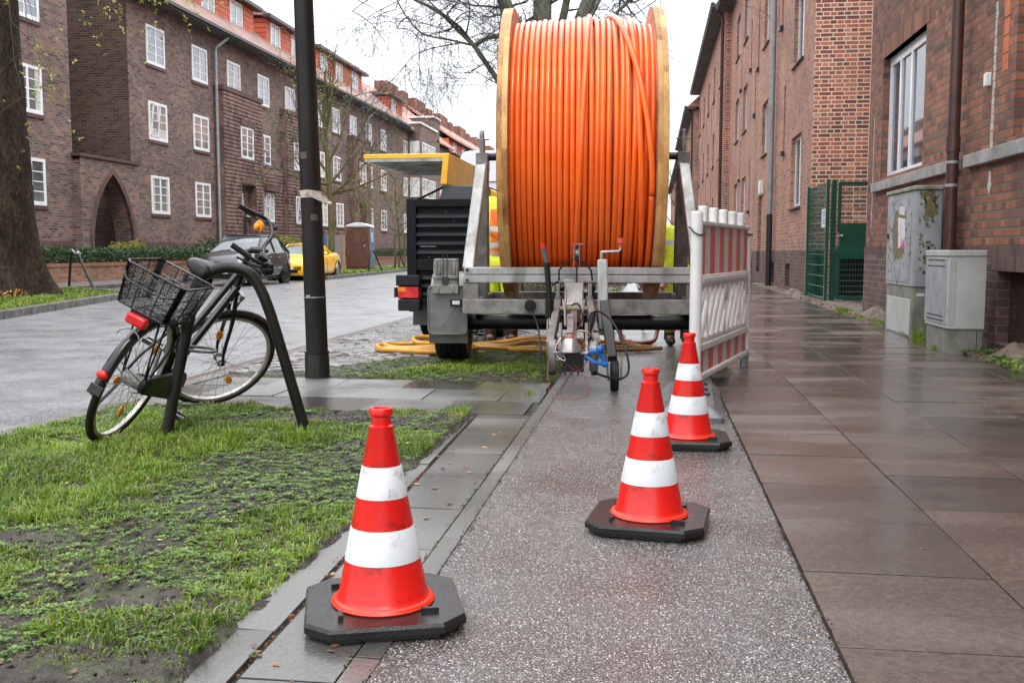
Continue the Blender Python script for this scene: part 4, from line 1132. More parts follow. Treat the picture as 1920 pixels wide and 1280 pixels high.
# ---- C and D: further houses, each stepping forward a little
def far_house(name_label, X, y0, y1, ze, floors, ystep, seed, pipe=None):
    rr = random.Random(seed)
    H_ = empty('brick_house', (X+4,(y0+y1)/2,0), 0, name_label, 'building')
    holes = []
    yy = y0+1.6
    while yy+1.5 < y1-.8:
        for z in floors:
            holes.append((yy,yy+1.3,z,z+1.6)); 
        for z in floors[:2]: holes.append((yy+2.3,yy+2.7,z+1.6,z+3.2))
        yy += ystep
    b = MB(); wall_x(b, X, y0, y1, .95, ze, holes, .16)
    build(b, 'wall', m_rbrick_l, H_, smooth=False, fixn=False)
    b = MB(); b.box(X-.02, X+.2, y0-.02, y1, -.1, .95); build(b, 'plinth', m_plinth, H_, smooth=False)
    b = MB(); b.box(X+.17, X+9, y0, y1, -.1, ze); b.box(X+.001, X+.5, y0-.001, y0+.05, .95, ze); build(b, 'end_wall', m_fbrick, H_, smooth=False)
    for h in holes:
        p = MB(); f = MB()
        if h[1]-h[0] > 1:
            xi = X+.1; f.box(xi,xi+.04,h[0],h[1],h[2],h[2]+.07); f.box(xi,xi+.04,h[0],h[1],h[3]-.07,h[3]); f.box(xi,xi+.04,h[0],h[0]+.07,h[2],h[3]); f.box(xi,xi+.04,h[1]-.07,h[1],h[2],h[3]); f.box(xi,xi+.04,(h[0]+h[1])/2-.04,(h[0]+h[1])/2+.04,h[2]+.07,h[3]-.07)
            w = build(f, 'window', m_upvc, H_, smooth=False); p.box(X+.12,X+.16,*h); build(p, 'pane', m_glass_r, w, smooth=False)
            s_ = MB(); s_.box(X-.08,X+.02,h[0]-.03,h[1]+.03,h[2]-.1,h[2]-.01); build(s_, 'sill', m_darkmetal, w, smooth=False)
        else:
            p.box(X+.12,X+.16,*h); build(p, 'narrow_window', m_glassd, H_, smooth=False)
    b = MB(); b.box(X-.5, X+.1, y0-.3, y1, ze-.02, ze+.08); build(b, 'eave', m_eave, H_, smooth=False)
    b = MB(); b.tube([(X-.55,y0-.3,ze+.1),(X-.55,y1,ze+.1)], .1, n=8); build(b, 'gutter', m_darkmetal, H_)
    b = MB(); b.prism([(X-.5,ze+.09),(X+4.5,ze+4.6),(X+9.5,ze+.09)], y0-.3, y1, 'y'); build(b, 'roof', m_tile_r, H_, smooth=False)
    b = MB(); b.tube([(X-.1,y0+.15,0),(X-.1,y0+.15,ze-.4),(X-.3,y0+.15,ze-.1),(X-.5,y0+.15,ze+.05)], .07, n=8); build(b, 'downpipe', m_pipeb, H_)
    return H_
far_house('third brick house on the right with a brown corner downpipe, behind the barrier', 2.93, 43.8, 67.5, 11.1, (1.95,5.1,8.3), 4.9, 1)
far_house('fourth brick house on the right with a paler front, just right of the reel stand', 2.60, 67.5, 95, 10.2, (1.9,4.9,7.8), 4.6, 2)
far_house('most distant brick terrace at the end of the right-hand row', 2.95, 95, 170, 10.4, (1.9,4.9,7.8), 5.2, 3)
# ================================================================== CONES
def PAINT(name, c, rough=.3, dirt=(0.05,0.03,0.02), amt=0.5, coat=0.0, sc=14.0, spec=.5, scratch=True):
    """Smooth coloured surface with scuffs and specks of dirt."""
    m, N, L, P = nm(name)
    tc = N.new('ShaderNodeTexCoord')
    n = N.new('ShaderNodeTexNoise'); n.inputs['Scale'].default_value = sc; n.inputs['Detail'].default_value = 9; n.inputs['Roughness'].default_value = .75; L.new(tc.outputs['Object'], n.inputs['Vector'])
    r = N.new('ShaderNodeMapRange'); r.inputs['From Min'].default_value = .555; r.inputs['From Max'].default_value = .66; r.inputs['To Max'].default_value = amt; L.new(n.outputs['Fac'], r.inputs['Value'])
    n3 = N.new('ShaderNodeTexNoise'); n3.inputs['Scale'].default_value = 3.0; n3.inputs['Detail'].default_value = 5; L.new(tc.outputs['Object'], n3.inputs['Vector'])
    r3 = N.new('ShaderNodeMapRange'); r3.inputs['From Min'].default_value = .3; r3.inputs['From Max'].default_value = .7; r3.inputs['To Min'].default_value = .86; r3.inputs['To Max'].default_value = 1.06; L.new(n3.outputs['Fac'], r3.inputs['Value'])
    m0 = N.new('ShaderNodeMix'); m0.data_type = 'RGBA'; m0.blend_type = 'MULTIPLY'; m0.inputs[0].default_value = 1; m0.inputs[6].default_value = (*c, 1); L.new(r3.outputs[0], m0.inputs[7])
    mx = N.new('ShaderNodeMix'); mx.data_type = 'RGBA'; L.new(r.outputs[0], mx.inputs[0]); L.new(m0.outputs[2], mx.inputs[6]); mx.inputs[7].default_value = (*dirt, 1)
    L.new(mx.outputs[2], P.inputs['Base Color'])
    rr_ = N.new('ShaderNodeMapRange'); rr_.inputs['From Min'].default_value = .3; rr_.inputs['From Max'].default_value = .7; rr_.inputs['To Min'].default_value = max(.03,rough-.08); rr_.inputs['To Max'].default_value = rough+.15; L.new(n.outputs['Fac'], rr_.inputs['Value']); L.new(rr_.outputs[0], P.inputs['Roughness'])
    P.inputs['Coat Weight'].default_value = coat; P.inputs['Coat Roughness'].default_value = .1; P.inputs['Specular IOR Level'].default_value = spec
    return m
m_cred = PAINT('cone_red', (0.72,0.012,0.008), rough=.28, amt=.75, dirt=(0.10,0.010,0.007), sc=13)
m_cfl = PAINT('cone_red_flange', (0.82,0.04,0.012), rough=.35, amt=.4, dirt=(0.2,0.02,0.01), sc=12)
m_cwhite = PAINT('cone_reflective_white', (0.64,0.67,0.69), rough=.4, amt=.65, dirt=(0.24,0.20,0.18), sc=15)
m_rub = MAT('wet_rubber', (0.018,0.017,0.016),(0.008,0.0075,0.007), rough=.22, rvar=.14, spec=.38, vs=12, bump=.0015, bs=160)
cone_lbl = ['red and white traffic cone nearest the camera, standing on the grey slabs by the grass',
            'red and white traffic cone in the middle of the speckled path, second nearest',
            'red and white traffic cone standing just in front of the striped barrier']
def make_cone():
    c = empty('traffic_cone', (0,0,0))
    b = MB(); h = .2; ch = .06
    octo = lambda s: [(-s+ch,-s),(s-ch,-s),(s,-s+ch),(s,s-ch),(s-ch,s),(-s+ch,s),(-s,s-ch),(-s,-s+ch)]
    n = 8
    rings = [(.188,0),(.188,.012),(.20,.014),(.20,.030),(.195,.0385)]
    vs = []
    for s, z in rings: vs += [(x,y,z) for x,y in octo(s)]
    fs = [tuple(range(7,-1,-1)), tuple(range(4*8,5*8))]
    for k in range(4):
        for i in range(8): fs.append((k*8+i, k*8+(i+1)%8, (k+1)*8+(i+1)%8, (k+1)*8+i))
    b.add(vs, fs)
    for a in (.35, 1.92, 3.5, 5.06):
        b.cbox((.158*math.cos(a+.43),.158*math.sin(a+.43),.044), (.045,.012,.014), 0, Matrix.Rotation(a+PI/4+.43,3,'Z'))
    build(b, 'base_plate', m_rub, c, local=True, ang=.5)
    # sleeve profile in bands so that each reflective band is a part
    prof = lambda z: .117 + (.030-.117)*((z-.052)/(.505-.052))
    b = MB(); b.lathe([(.131,.038),(.134,.042),(.131,.049),(.121,.053),(prof(.06),.062),(prof(.17),.17)], 40, cap0=False, cap1=False)
    build(b, 'flange_and_foot', [m_cred], c, local=True, ang=.9)
    b = MB(); b.lathe([(.128,.0375),(.1345,.0425),(.130,.0500),(.1195,.0535)], 40, cap0=False, cap1=False); build(b, 'flange', m_cfl, c, local=True, ang=.9)
    zs_ = [.155,.242,.320,.402]
    def band(z0,z1,off,name,m):
        b = MB(); b.lathe([(prof(z0)+off-.0012,z0),(prof(z0)+off,z0+.0008),(prof(z1)+off,z1-.0008),(prof(z1)+off-.0012,z1)], 40, cap0=False, cap1=False); return build(b, name, m, c, local=True, ang=.9)
    b = MB(); b.lathe([(prof(.15),.15),(prof(.495),.495),(.0325,.497),(.0318,.505),(.0255,.508),(.0255,.530),(.030,.534),(.031,.547),(.0285,.551),(.021,.551),(.019,.545),(.019,.50)], 40, cap0=False, cap1=True)
    build(b, 'sleeve', m_cred, c, local=True, ang=.7)
    band(zs_[0],zs_[1],.0012,'reflective_band',m_cwhite); band(zs_[2],zs_[3],.0012,'reflective_band',m_cwhite)
    return c
cone = make_cone()
for i, (x,y,rz) in enumerate([(-.685,2.46,.32),(0.0,3.42,-.12),(.185,4.93,.03)]):
    c = cone if i == 0 else copy_tree(cone)
    c.location = (x,y,.006); c.rotation_euler = (0,0,rz); c.scale = (1,1,.985)
    tag(c, cone_lbl[i], 'traffic cone', 'red and white traffic cones on the path')

# ================================================================== BARRIER
m_plw = PAINT('barrier_white_plastic', (0.72,0.71,0.69), rough=.4, amt=.5, dirt=(0.32,0.27,0.22), sc=6)
m_bred = PAINT('barrier_red_stripe', (0.68,0.12,0.095), rough=.45, amt=.2, dirt=(0.3,0.1,0.08), sc=10)
m_bgrey = PAINT('barrier_grey_stripe', (0.62,0.60,0.57), rough=.45, amt=.3, dirt=(0.3,0.25,0.2), sc=10)
p0, p1 = Vector((.285,6.6,0)), Vector((.765,8.38,0))
bd = (p1-p0); BL = bd.length; brot = math.atan2(bd.y, bd.x)
br = empty('barrier_fence', p0, brot, 'red and white striped plastic barrier with slanted white slats beside the trailer', 'barrier')
# local: x along the fence, y thickness, z up
b = MB(); b.tube([(0,0,.06),(0,0,1.19)], .04, n=16); b.lathe([(.04,1.19),(.036,1.205),(.0,1.207)], 16, cap0=False, cap1=False)
build(b, 'post', m_plw, br, local=True)
b = MB(); b.tube([(BL,0,.12),(BL,0,1.10)], .036, n=16); build(b, 'post', m_plw, br, local=True)
b = MB(); b.tube([(BL-.03,0,0),(BL-.03,0,.14)], .03, n=14); b.tube([(BL+.03,0,0),(BL+.03,0,.14)], .03, n=14); build(b, 'metal_foot', m_zinc, br, local=True)
b = MB(); b.tube([(0,0,0),(0,0,.07)], .03, n=14); build(b, 'metal_foot', m_zinc, br, local=True)
b = MB(); b.box(.04,BL-.03,-.03,.03,1.115,1.15); build(b, 'top_rail', m_plw, br, local=True, bevel=.01)
b = MB(); b.box(.04,BL-.03,-.028,.028,.72,.79); b.box(.08,BL-.07,-.034,.034,.735,.775); build(b, 'middle_rail', m_plw, br, local=True, bevel=.008)
b = MB(); b.box(.04,BL-.03,-.03,.03,.285,.335); build(b, 'lower_rail', m_plw, br, local=True, bevel=.008)
b = MB(); b.box(.04,BL-.03,-.032,.032,.09,.135); build(b, 'bottom_rail', m_plw, br, local=True, bevel=.01)
def stripes(za, zb, name):
    k = 11; w = (BL-.08)/k; b = MB(); r = MB()
    for i in range(k): (r if i%2==0 else b).box(.045+i*w,.045+(i+1)*w,-.012,.012,za,zb)
    o = build(b, name, m_bgrey, br, local=True, smooth=False); build_each(r, 'red_stripe', m_bred, o, local=True, smooth=False)
stripes(.79,1.115,'striped_board'); stripes(.135,.285,'striped_board')
slats = MB()
for i in range(11):
    x = .05+i*.175; a_, c_ = Vector((x-.15,0,.345)), Vector((x+.15,0,.715)); lo_, hi_ = .05, BL-.05
    t0_ = max(0,(lo_-a_.x)/(c_.x-a_.x)); t1_ = min(1,(hi_-a_.x)/(c_.x-a_.x))
    if t1_-t0_ < .15: continue
    slats.tube([a_.lerp(c_,t0_), a_.lerp(c_,t0_+.06), a_.lerp(c_,t1_-.06), a_.lerp(c_,t1_)], [.018,.030,.030,.018], n=10)
build(slats, 'slats', m_plw, br, local=True)
b = MB()
for x in (.28,.9,1.5): b.box(x-.02,x+.02,-.02,.02,.33,.74)
b.box(.045,BL-.04,-.018,.018,.335,.375); b.box(.045,BL-.04,-.018,.018,.69,.72)
b.box(.84,1.04,-.024,.024,.60,.70)
build(b, 'slat_frame', m_plw, br, local=True, bevel=.006)
for i in range(5):
    b = MB(); x = .18+i*.335; b.tube([(x,0,1.13),(x,0,1.235)], .034, n=14); b.lathe([(.034,1.235),(.03,1.246),(0,1.247)], 14, M=Matrix.Translation((x,0,0)), cap0=False, cap1=False)
    build(b, 'stacking_peg', m_plw, br, local=True)
b = MB(); b.tube([(.05*math.cos(a),.05*math.sin(a)-.0,1.10-.05*max(0,math.cos(a+2.4))) for a in np.linspace(0,2*PI,20)][:-1], .006, n=6, closed=True)
build(b, 'strap', m_darkmetal, br, local=True)
b = MB(); b.tube([(BL+.045*math.cos(a),.045*math.sin(a),1.08) for a in np.linspace(0,2*PI,20)][:-1], .007, n=6, closed=True)
build(b, 'strap', m_darkmetal, br, local=True)
b = MB(); b.box(BL-.16,BL-.09,-.035,.035,.6,.73); build(b, 'sticker', MAT('sticker', (0.6,0.62,0.7),(0.3,0.1,0.12), rough=.4, vs=60), br, local=True, smooth=False)

ft = empty('rubber_foot_block', (.245,6.16,0), -.04, 'flat dark recycled rubber foot block lying under the front end of the barrier', 'barrier foot')
b = MB()
top = rounded(-.13,.13,-.56,.56,.03); bot = rounded(-.185,.185,-.62,.62,.03)
n = len(top)
b.add([(x,y,0) for x,y in bot]+[(x,y,.03) for x,y in bot]+[(x,y,.085) for x,y in top], [tuple(range(2*n,3*n))]+[(i,(i+1)%n,n+(i+1)%n,n+i) for i in range(n)]+[(n+i,n+(i+1)%n,2*n+(i+1)%n,2*n+i) for i in range(n)])
build(b, 'block', MAT('grey_rubber', (0.17,0.175,0.18),(0.09,0.09,0.09), rough=.25, vs=9, bump=.001, bs=90), ft, local=True, ang=.4)
for x,y in ((-.06,.1),(.08,.1),(.09,-.12),(-.06,-.12),(.08,.35)):
    h = MB(); h.cbox((x,y,.092),(.05,.022,.016)); h.cbox((x-.01,y+.02,.09),(.015,.05,.012)); build(h, 'bracket', m_rub, ft, local=True, bevel=.003)

# ================================================================== REEL TRAILER (local: x right, y away, z up)
m_galv = MAT('galvanised', (0.44,0.445,0.43),(0.20,0.20,0.185), rough=.42, metal=.35, vs=6, rvar=.12, stretch=(1,1,.35))
m_galv2 = MAT('galvanised_dull', (0.27,0.262,0.245),(0.12,0.115,0.105), rough=.5, metal=.3, vs=9, rvar=.12)
m_galvd = MAT('galvanised_fender', (0.21,0.215,0.205),(0.11,0.11,0.10), rough=.35, metal=.3, vs=4, rvar=.1)
m_blk = MAT('black_paint', (0.012,0.012,0.013),(0.007,0.007,0.007), rough=.35, vs=7, spec=.35)
m_tyre = MAT('tyre_rubber', (0.012,0.012,0.012),(0.006,0.006,0.006), rough=.55, vs=20, rvar=.15, spec=.3)
m_blkpl = MAT('black_plastic', (0.011,0.011,0.012),(0.007,0.007,0.008), rough=.38, vs=15, spec=.3)
m_brass = MAT('yellow_zinc', (0.42,0.36,0.22),(0.25,0.21,0.13), rough=.35, metal=.7, vs=15)
m_steel = MAT('bare_steel', (0.45,0.44,0.43),(0.28,0.27,0.26), rough=.35, metal=.8, vs=18)
def tyre_mb(cx, cy, cz, r, w, rim=.55, n=48):
    """Wheel with its axle along x; grooves run round the tread."""
    M_ = Matrix.Translation((cx,cy,cz)) @ Matrix.Rotation(PI/2, 4, 'Y')
    b = MB(); h = w/2; g = .008*r/.33
    pr_ = [(r*rim,-h*.75),(r*.72,-h*.96),(r*.90,-h),(r*.965,-h*.88)]
    grooves = [-.55,-.2,.2,.55]
    for q in grooves:
        pr_ += [(r,h*(q-.07)),(r-g*1.2,h*(q-.06)),(r-g*1.2,h*(q+.06)),(r,h*(q+.07))]
    pr_ += [(r*.965,h*.88),(r*.90,h),(r*.72,h*.96),(r*rim,h*.75)]
    b.lathe(pr_, n, M=M_, cap0=False, cap1=False)
    rm = MB(); rm.lathe([(r*.10,-h*.35),(r*.3,-h*.3),(r*.42,-h*.55),(r*rim,-h*.8),(r*rim*1.03,-h*.72),(r*rim*1.03,h*.72),(r*rim,h*.8),(r*.42,h*.55),(r*.3,h*.3),(r*.10,h*.35)], 32, M=M_)
    for k in range(5):
        a = 2*PI*k/5
        for s in (-1,1): rm.tube([M_ @ Vector((r*.22*math.cos(a),r*.22*math.sin(a),s*h*.28)), M_ @ Vector((r*.22*math.cos(a),r*.22*math.sin(a),s*h*.45))], r*.035, n=6)
    return b, rm
TR = empty('cable_reel_trailer', (-.60,8.55,0), .075, 'galvanised trailer with upright side arms carrying the huge reel of orange duct', 'trailer')
def T(mb, name, m, p=None, **k): return build(mb, name, m, p or TR, local=True, **k)
for s, lab in ((-1,None),(1,None)):
    tb, rm = tyre_mb(s*1.1, .0, .335, .335, .27)
    w = T(tb, 'wheel', m_tyre); T(rm, 'rim', m_galv2, w)
    # fender: arched shell with a flat flap in front
    f = MB(); R0, R1 = .40, .415; xa_, xb_ = s*1.1-.16, s*1.1+.16
    prof = []
    for i in range(15):
        a = math.radians(205-i*190/14)
        prof.append((.0+R1*math.cos(a), .36+R1*math.sin(a)))
    inner = [(.0+R0*math.cos(math.radians(205-i*190/14)), .36+R0*math.sin(math.radians(205-i*190/14))) for i in range(15)]
    poly = prof+inner[::-1]
    f.prism(poly, xa_, xb_, 'x')
    fl = rounded(xa_, xb_, .265, .66, .04)
    f.prism(fl, -.425, -.412, 'y')
    f.tube([(x,-.428,z) for x,z in fl], .007, n=6, closed=True)
    f.add([(xa_+.03,-.43,.57),(xb_-.03,-.43,.57),(s*1.1-.06,-.43,.30),(xa_+.03,-.43,.33)],[(0,1,2,3)])
    fd = T(f, 'fender', m_galvd, ang=.35)
    # wheel-chock and holder on the fender
    h = MB(); xc = s*1.1-.005
    h.box(xc-.10,xc+.10,-.50,-.40,.60,.86); h.box(xc-.105,xc+.105,-.515,-.44,.72,.75); h.box(xc-.105,xc+.105,-.515,-.44,.60,.675)
    h.box(xc-.095,xc+.095,-.50,-.36,.86,.885)
    for k in (-.075,-.045,.045,.075): h.box(xc+k-.008,xc+k+.008,-.512,-.49,.755,.86)
    for k in (-.06,.06): h.box(xc+k-.012,xc+k+.012,-.522,-.5,.61,.66)
    T(h, 'chock_holder', m_galv2, bevel=.006)
    h = MB(); h.tube([(xc-.016,-.52,.70),(xc-.016,-.52,.93),(xc+.016,-.52,.93),(xc+.016,-.52,.70)], .0035, n=6); h.cbox((xc,-.52,.71),(.05,.02,.055)); T(h, 'latch', m_darkmetal)
    # axle stub / A frame
    xs = s*.845
    a = MB(); a.bar((xs+s*.05,-.70,.79),(xs,-.03,1.70),.09,.10); T(a, 'support_arm', m_galv, bevel=.008)
    a = MB(); a.bar((xs+s*.02,.10,.48),(xs+s*.0,.05,1.66),.095,.10, up=(0,1,0)); T(a, 'support_post', m_galv2, bevel=.008)
    a = MB(); a.bar((xs+s*.05,.78,.55),(xs,.13,1.66),.08,.08); T(a, 'support_arm', m_galv2, bevel=.008)
    a = MB(); a.cbox((xs,0,1.70),(.10,.22,.14)); a.cbox((xs,-.02,1.80),(.035,.16,.18)); a.tube([(xs,-.07,1.74),(xs,-.075,1.93),(xs,-.06,1.95)], .022, n=10); a.tube([(xs-.06,-.05,1.885),(xs+.06,-.05,1.885)], .008, n=6)
    T(a, 'axle_clamp', m_galv2, bevel=.006)
    m_ = MB(); m_.cbox((s*.885,-.76,.635),(.09,.03,.20)); T(m_, 'bracket', m_galv2, bevel=.004)
    # side beam front to back
    a = MB(); a.box(xs-.03+s*.03,xs+.05+s*.03,-.74,1.0,.46,.56); T(a, 'side_beam', m_galv2, bevel=.008)
    a = MB(); a.cbox((s*1.02,-.48,.525),(.10,.03,.055)); lm = T(a, 'lamp_housing', m_blkpl, bevel=.005)
    a = MB(); a.cbox((s*1.02,-.50,.527),(.062,.012,.032)); T(a, 'marker_lens', MAT('clear_lens', (0.7,0.7,0.68), rough=.15), lm, bevel=.004)
    a = MB(); a.tube([(s*1.0,-.50,.50),(s*.98,-.52,.46),(s*.95,-.51,.455),(s*.93,-.50,.48)], .004, n=5); T(a, 'cable', m_blkpl)
# cross beams
b = MB(); b.box(-.92,.92,-.80,-.72,.765,.822); b.box(-.92,.92,-.795,-.725,.70,.762); T(b, 'upper_beam', m_galv, bevel=.006)
b = MB(); b.box(-.935,.935,-.79,-.70,.455,.57); T(b, 'lower_beam', m_galv2, bevel=.006)
b = MB(); b.box(-.86,.86,.9,1.0,.46,.56); T(b, 'rear_beam', m_galv2, bevel=.006)
for s in (-1,1):
    b = MB(); b.box(s*.86-.05,s*.86+.05,-.78,-.71,.565,.705); T(b, 'corner_plate', m_galv2, bevel=.004)
    b = MB(); 
    for z in (.72,.80): b.tube([(s*.895,-.815,z),(s*.895,-.79,z)], .011, n=8)
    T(b, 'bolts', m_blkpl)
b = MB(); b.tube([(-1.0,-.10,.345),(1.0,-.10,.345)], .065, n=20); T(b, 'axle_tube', m_blk)
b = MB(); b.tube([(-.90,.0,1.745),(.90,.0,1.745)], .032, n=16); T(b, 'reel_shaft', m_blk)
# drawbar head
xd = -.06
b = MB(); b.prism([(xd-.075,.40),(xd+.075,.40),(xd+.075,.735),(xd-.075,.735)], -.90, -.80, 'y'); b.box(xd-.085,xd+.085,-.93,-.80,.70,.73)
b.bar((xd,-.93,.66),(xd,-1.15,.50),.145,.13); T(b, 'drawbar_head', m_galv, bevel=.008)
for s in (-1,1):
    b = MB(); b.box(xd+s*.12-.014,xd+s*.12+.014,-1.15,-.70,.42,.70); T(b, 'side_plate', m_galv2, bevel=.004)
    b = MB(); b.bar((xd+s*.115,-1.05,.56),(xd+s*.155,-1.95,.30),.05,.11); T(b, 'drawbar_arm', m_galv2, bevel=.006)
    b = MB(); b.lathe([(.012,-.03),(.10,-.028),(.11,-.015),(.11,.015),(.10,.028),(.012,.03)], 24, M=Matrix.Translation((xd+s*.135,-1.98,.255)) @ Matrix.Rotation(PI/2,4,'Y')); T(b, 'toothed_disc', m_galv2)
    b = MB(); b.cbox((xd+s*.14,-1.98,.165),(.045,.06,.075)); T(b, 'rubber_stop', m_blkpl, bevel=.01)
b = MB(); b.bar((xd,-1.10,.53),(xd,-2.02,.345),.045,.05); T(b, 'drawbar_tube', MAT('rusty_tube', (0.20,0.13,0.10),(0.12,0.08,0.06), rough=.6, vs=14))
b = MB(); b.box(xd-.11,xd+.11,-1.30,-1.22,.52,.545); T(b, 'pivot_bar', m_brass, bevel=.003)
b = MB(); b.bar((xd-.02,-1.62,.50),(xd-.02,-1.95,.40),.045,.03); b.cbox((xd-.02,-1.70,.45),(.05,.05,.12)); T(b, 'coupling_lever', m_galv2, bevel=.006)
b = MB(); b.lathe([(.0,.06),(.03,.058),(.05,.04),(.062,.01),(.07,-.01),(.075,-.03),(.066,-.035)], 20, M=Matrix.Translation((xd-.02,-2.10,.325)), cap0=False); b.cbox((xd-.02,-2.0,.31),(.13,.2,.05)); cp = T(b, 'coupling_head', m_steel, bevel=.003)
b = MB(); b.lathe([(.022,.055),(.024,.07),(.018,.082),(0,.084)], 16, M=Matrix.Translation((xd-.02,-2.10,.325)), cap0=False, cap1=False); T(b, 'button', MAT('pink_button', (0.5,0.16,0.13), rough=.4), cp)
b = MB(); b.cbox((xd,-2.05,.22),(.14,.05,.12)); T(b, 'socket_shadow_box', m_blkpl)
for s in (-1,1):
    b = MB(); b.tube([(xd+s*.05,-2.10,.285),(xd+s*.13,-2.12,.29)], .008, n=6); T(b, 'coupling_pin', m_steel)
b = MB(); 
for x in (-.05,-.01,.03): b.tube([(xd+x,-2.08,.20),(xd+x*1.1,-2.10,.14)], .006, n=6)
T(b, 'hanging_rods', m_blkpl)
for s in (-1,1):
    b = MB(); b.prism([(-1.55,.30),(-1.75,.46),(-2.0,.40),(-2.08,.26),(-1.95,.22),(-1.7,.26)], xd+s*.088-.011, xd+s*.088+.011, 'x'); T(b, 'coupling_cheek', m_galv2, bevel=.005)
    b = MB(); b.tube([(xd+s*.075,-1.5,.60),(xd+s*.06,-1.62,.52),(xd+s*.055,-1.8,.44)], .009, n=8); b.tube([(xd+s*.06,-1.30,.66),(xd+s*.06,-1.34,.50)], .008, n=8); T(b, 'coupling_rod', m_steel)
    for (y_, z_) in ((-1.58,.33),(-1.80,.37),(-1.98,.30)):
        b = MB(); b.tube([(xd+s*.098,y_,z_),(xd+s*.112,y_,z_)], .016, n=6); T(b, 'bolt_head', m_steel)
b = MB(); b.tube(spline([(xd-.02,-1.45,.56),(xd+.03,-1.6,.58),(xd+.06,-1.8,.50),(xd+.02,-2.0,.42)],6), .006, n=6); T(b, 'brake_cable', m_blkpl)
b = MB(); b.tube(spline([(xd+.02,-2.0,.42),(xd+.09,-2.05,.42),(xd+.13,-2.02,.37),(xd+.10,-2.0,.33)],6), .006, n=6); T(b, 'breakaway_hook', m_brass)
# jockey wheel, column and crank
xj = .15
b = MB(); b.bar((xj-.005,-1.28,.885),(xj+.005,-1.36,.38),.075,.06, up=(0,1,0)); T(b, 'jack_column', m_galv, bevel=.01)
b = MB(); b.bar((xj+.01,-1.38,.58),(xj+.06,-1.66,.20),.07,.07, up=(0,1,0)); T(b, 'jack_leg', m_blk, bevel=.006)
b = MB(); b.tube([(xj-.01,-1.28,.87),(xj-.01,-1.28,.94)], .016, n=8); b.tube([(xj-.015,-1.28,.94),(xj+.11,-1.29,.945),(xj+.125,-1.29,.955),(xj+.125,-1.29,.985)], .011, n=8); ck = T(b, 'crank', m_steel)
b = MB(); b.tube([(xj+.125,-1.29,.975),(xj+.125,-1.29,1.0),(xj+.125,-1.29,1.003),(xj+.125,-1.29,1.04)], [.016,.018,.026,.026], n=8); T(b, 'crank_knob', MAT('red_knob', (0.62,0.10,0.05),(0.5,0.07,0.04), rough=.4), ck)
tb, rm = tyre_mb(xj+.07,-1.83,.105,.105,.055,rim=.5,n=32)
w = T(tb, 'jockey_wheel', m_tyre); T(rm, 'rim', m_galv2, w)
for s in (-1,1):
    b = MB(); b.tube([(xj+.07+s*.045,-1.66,.24),(xj+.07+s*.05,-1.74,.22),(xj+.07+s*.045,-1.83,.105),(xj+.07+s*.04,-1.86,.08)], .008, n=6); T(b, 'wheel_fork', m_brass)
b = MB(); b.bar((xj-.09,-1.33,.385),(xj+.0,-1.28,.63),.022,.022); b.sphere((xj+.0,-1.28,.635),.018); b.tube([(xj-.11,-1.34,.37),(xj+.02,-1.36,.36)], .022, n=10); b.tube([(xj+.02,-1.36,.36),(xj+.08,-1.36,.375)], .008, n=6); T(b, 'clamp_lever', m_brass)
b = MB(); b.box(xj+.068,xj+.076,-1.52,-1.5,.22,.38); T(b, 'locking_rod', m_brass)
# handbrake
b = MB(); b.tube([(-.255,-1.38,.85),(-.28,-1.40,.975)], [.017,.018], n=10); hb_ = T(b, 'brake_grip', MAT('grey_grip', (0.12,0.12,0.12), rough=.4))
b = MB(); b.tube([(-.28,-1.40,.972),(-.284,-1.402,1.0)], .017, n=10); T(b, 'brake_button', MAT('red_button', (0.7,0.02,0.03), rough=.4), hb_)
b = MB(); b.tube([(-.255,-1.38,.855),(-.235,-1.38,.60)], .021, n=12); b.tube([(-.257,-1.38,.845),(-.253,-1.38,.865)], .028, n=12); T(b, 'brake_lever', m_blk)
b = MB()
for k in range(9): z = .60-k*.014; b.tube([(-.235,-1.38,z),(-.234,-1.38,z-.009)], .034, n=14)
b.tube([(-.235,-1.38,.61),(-.23,-1.38,.47)], .028, n=12); T(b, 'rubber_boot', m_rub)
b = MB(); b.tube([(-.23,-1.38,.475),(-.228,-1.38,.43),(-.225,-1.40,.40),(-.20,-1.42,.34)], .012, n=8)
for s in (-1,1): b.tube([(-.23+s*.018,-1.38,.46),(-.23+s*.02,-1.39,.34)], .007, n=6)
T(b, 'brake_linkage', m_steel)
# winch roller above the beam
b = MB(); b.tube([(xd+.02,-.97,.69),(xd+.02,-.95,1.0)], .006, n=6)
b.tube([(xd-.115,-.9,.72),(xd-.115,-.9,.80),(xd-.05,-.9,.875),(xd+.0,-.9,.885),(xd+.08,-.9,.86),(xd+.13,-.9,.80),(xd+.14,-.9,.72)], .007, n=6); T(b, 'wire_bow', m_blk)
b = MB(); b.lathe([(.01,-.02),(.045,-.02),(.03,-.006),(.03,.006),(.045,.02),(.01,.02)], 20, M=Matrix.Translation((xd+.02,-.95,.93)) @ Matrix.Rotation(PI/2,4,'Y')); b.box(xd-.005,xd+.0,-.98,-.92,.83,1.0); b.box(xd+.04,xd+.045,-.98,-.92,.83,1.0); b.box(xd-.02,xd+.07,-.98,-.92,.995,1.005); T(b, 'cable_pulley', m_galv2)
for p, r in (((xd+.14,-.92,.66),.03),((xd+.13,-.92,.63),.02),((xd-.13,-.92,.70),.018)):
    b = MB(); b.tube([p,(p[0],p[1]+.06,p[2])], r, n=10); T(b, 'bolt_head', m_blkpl)
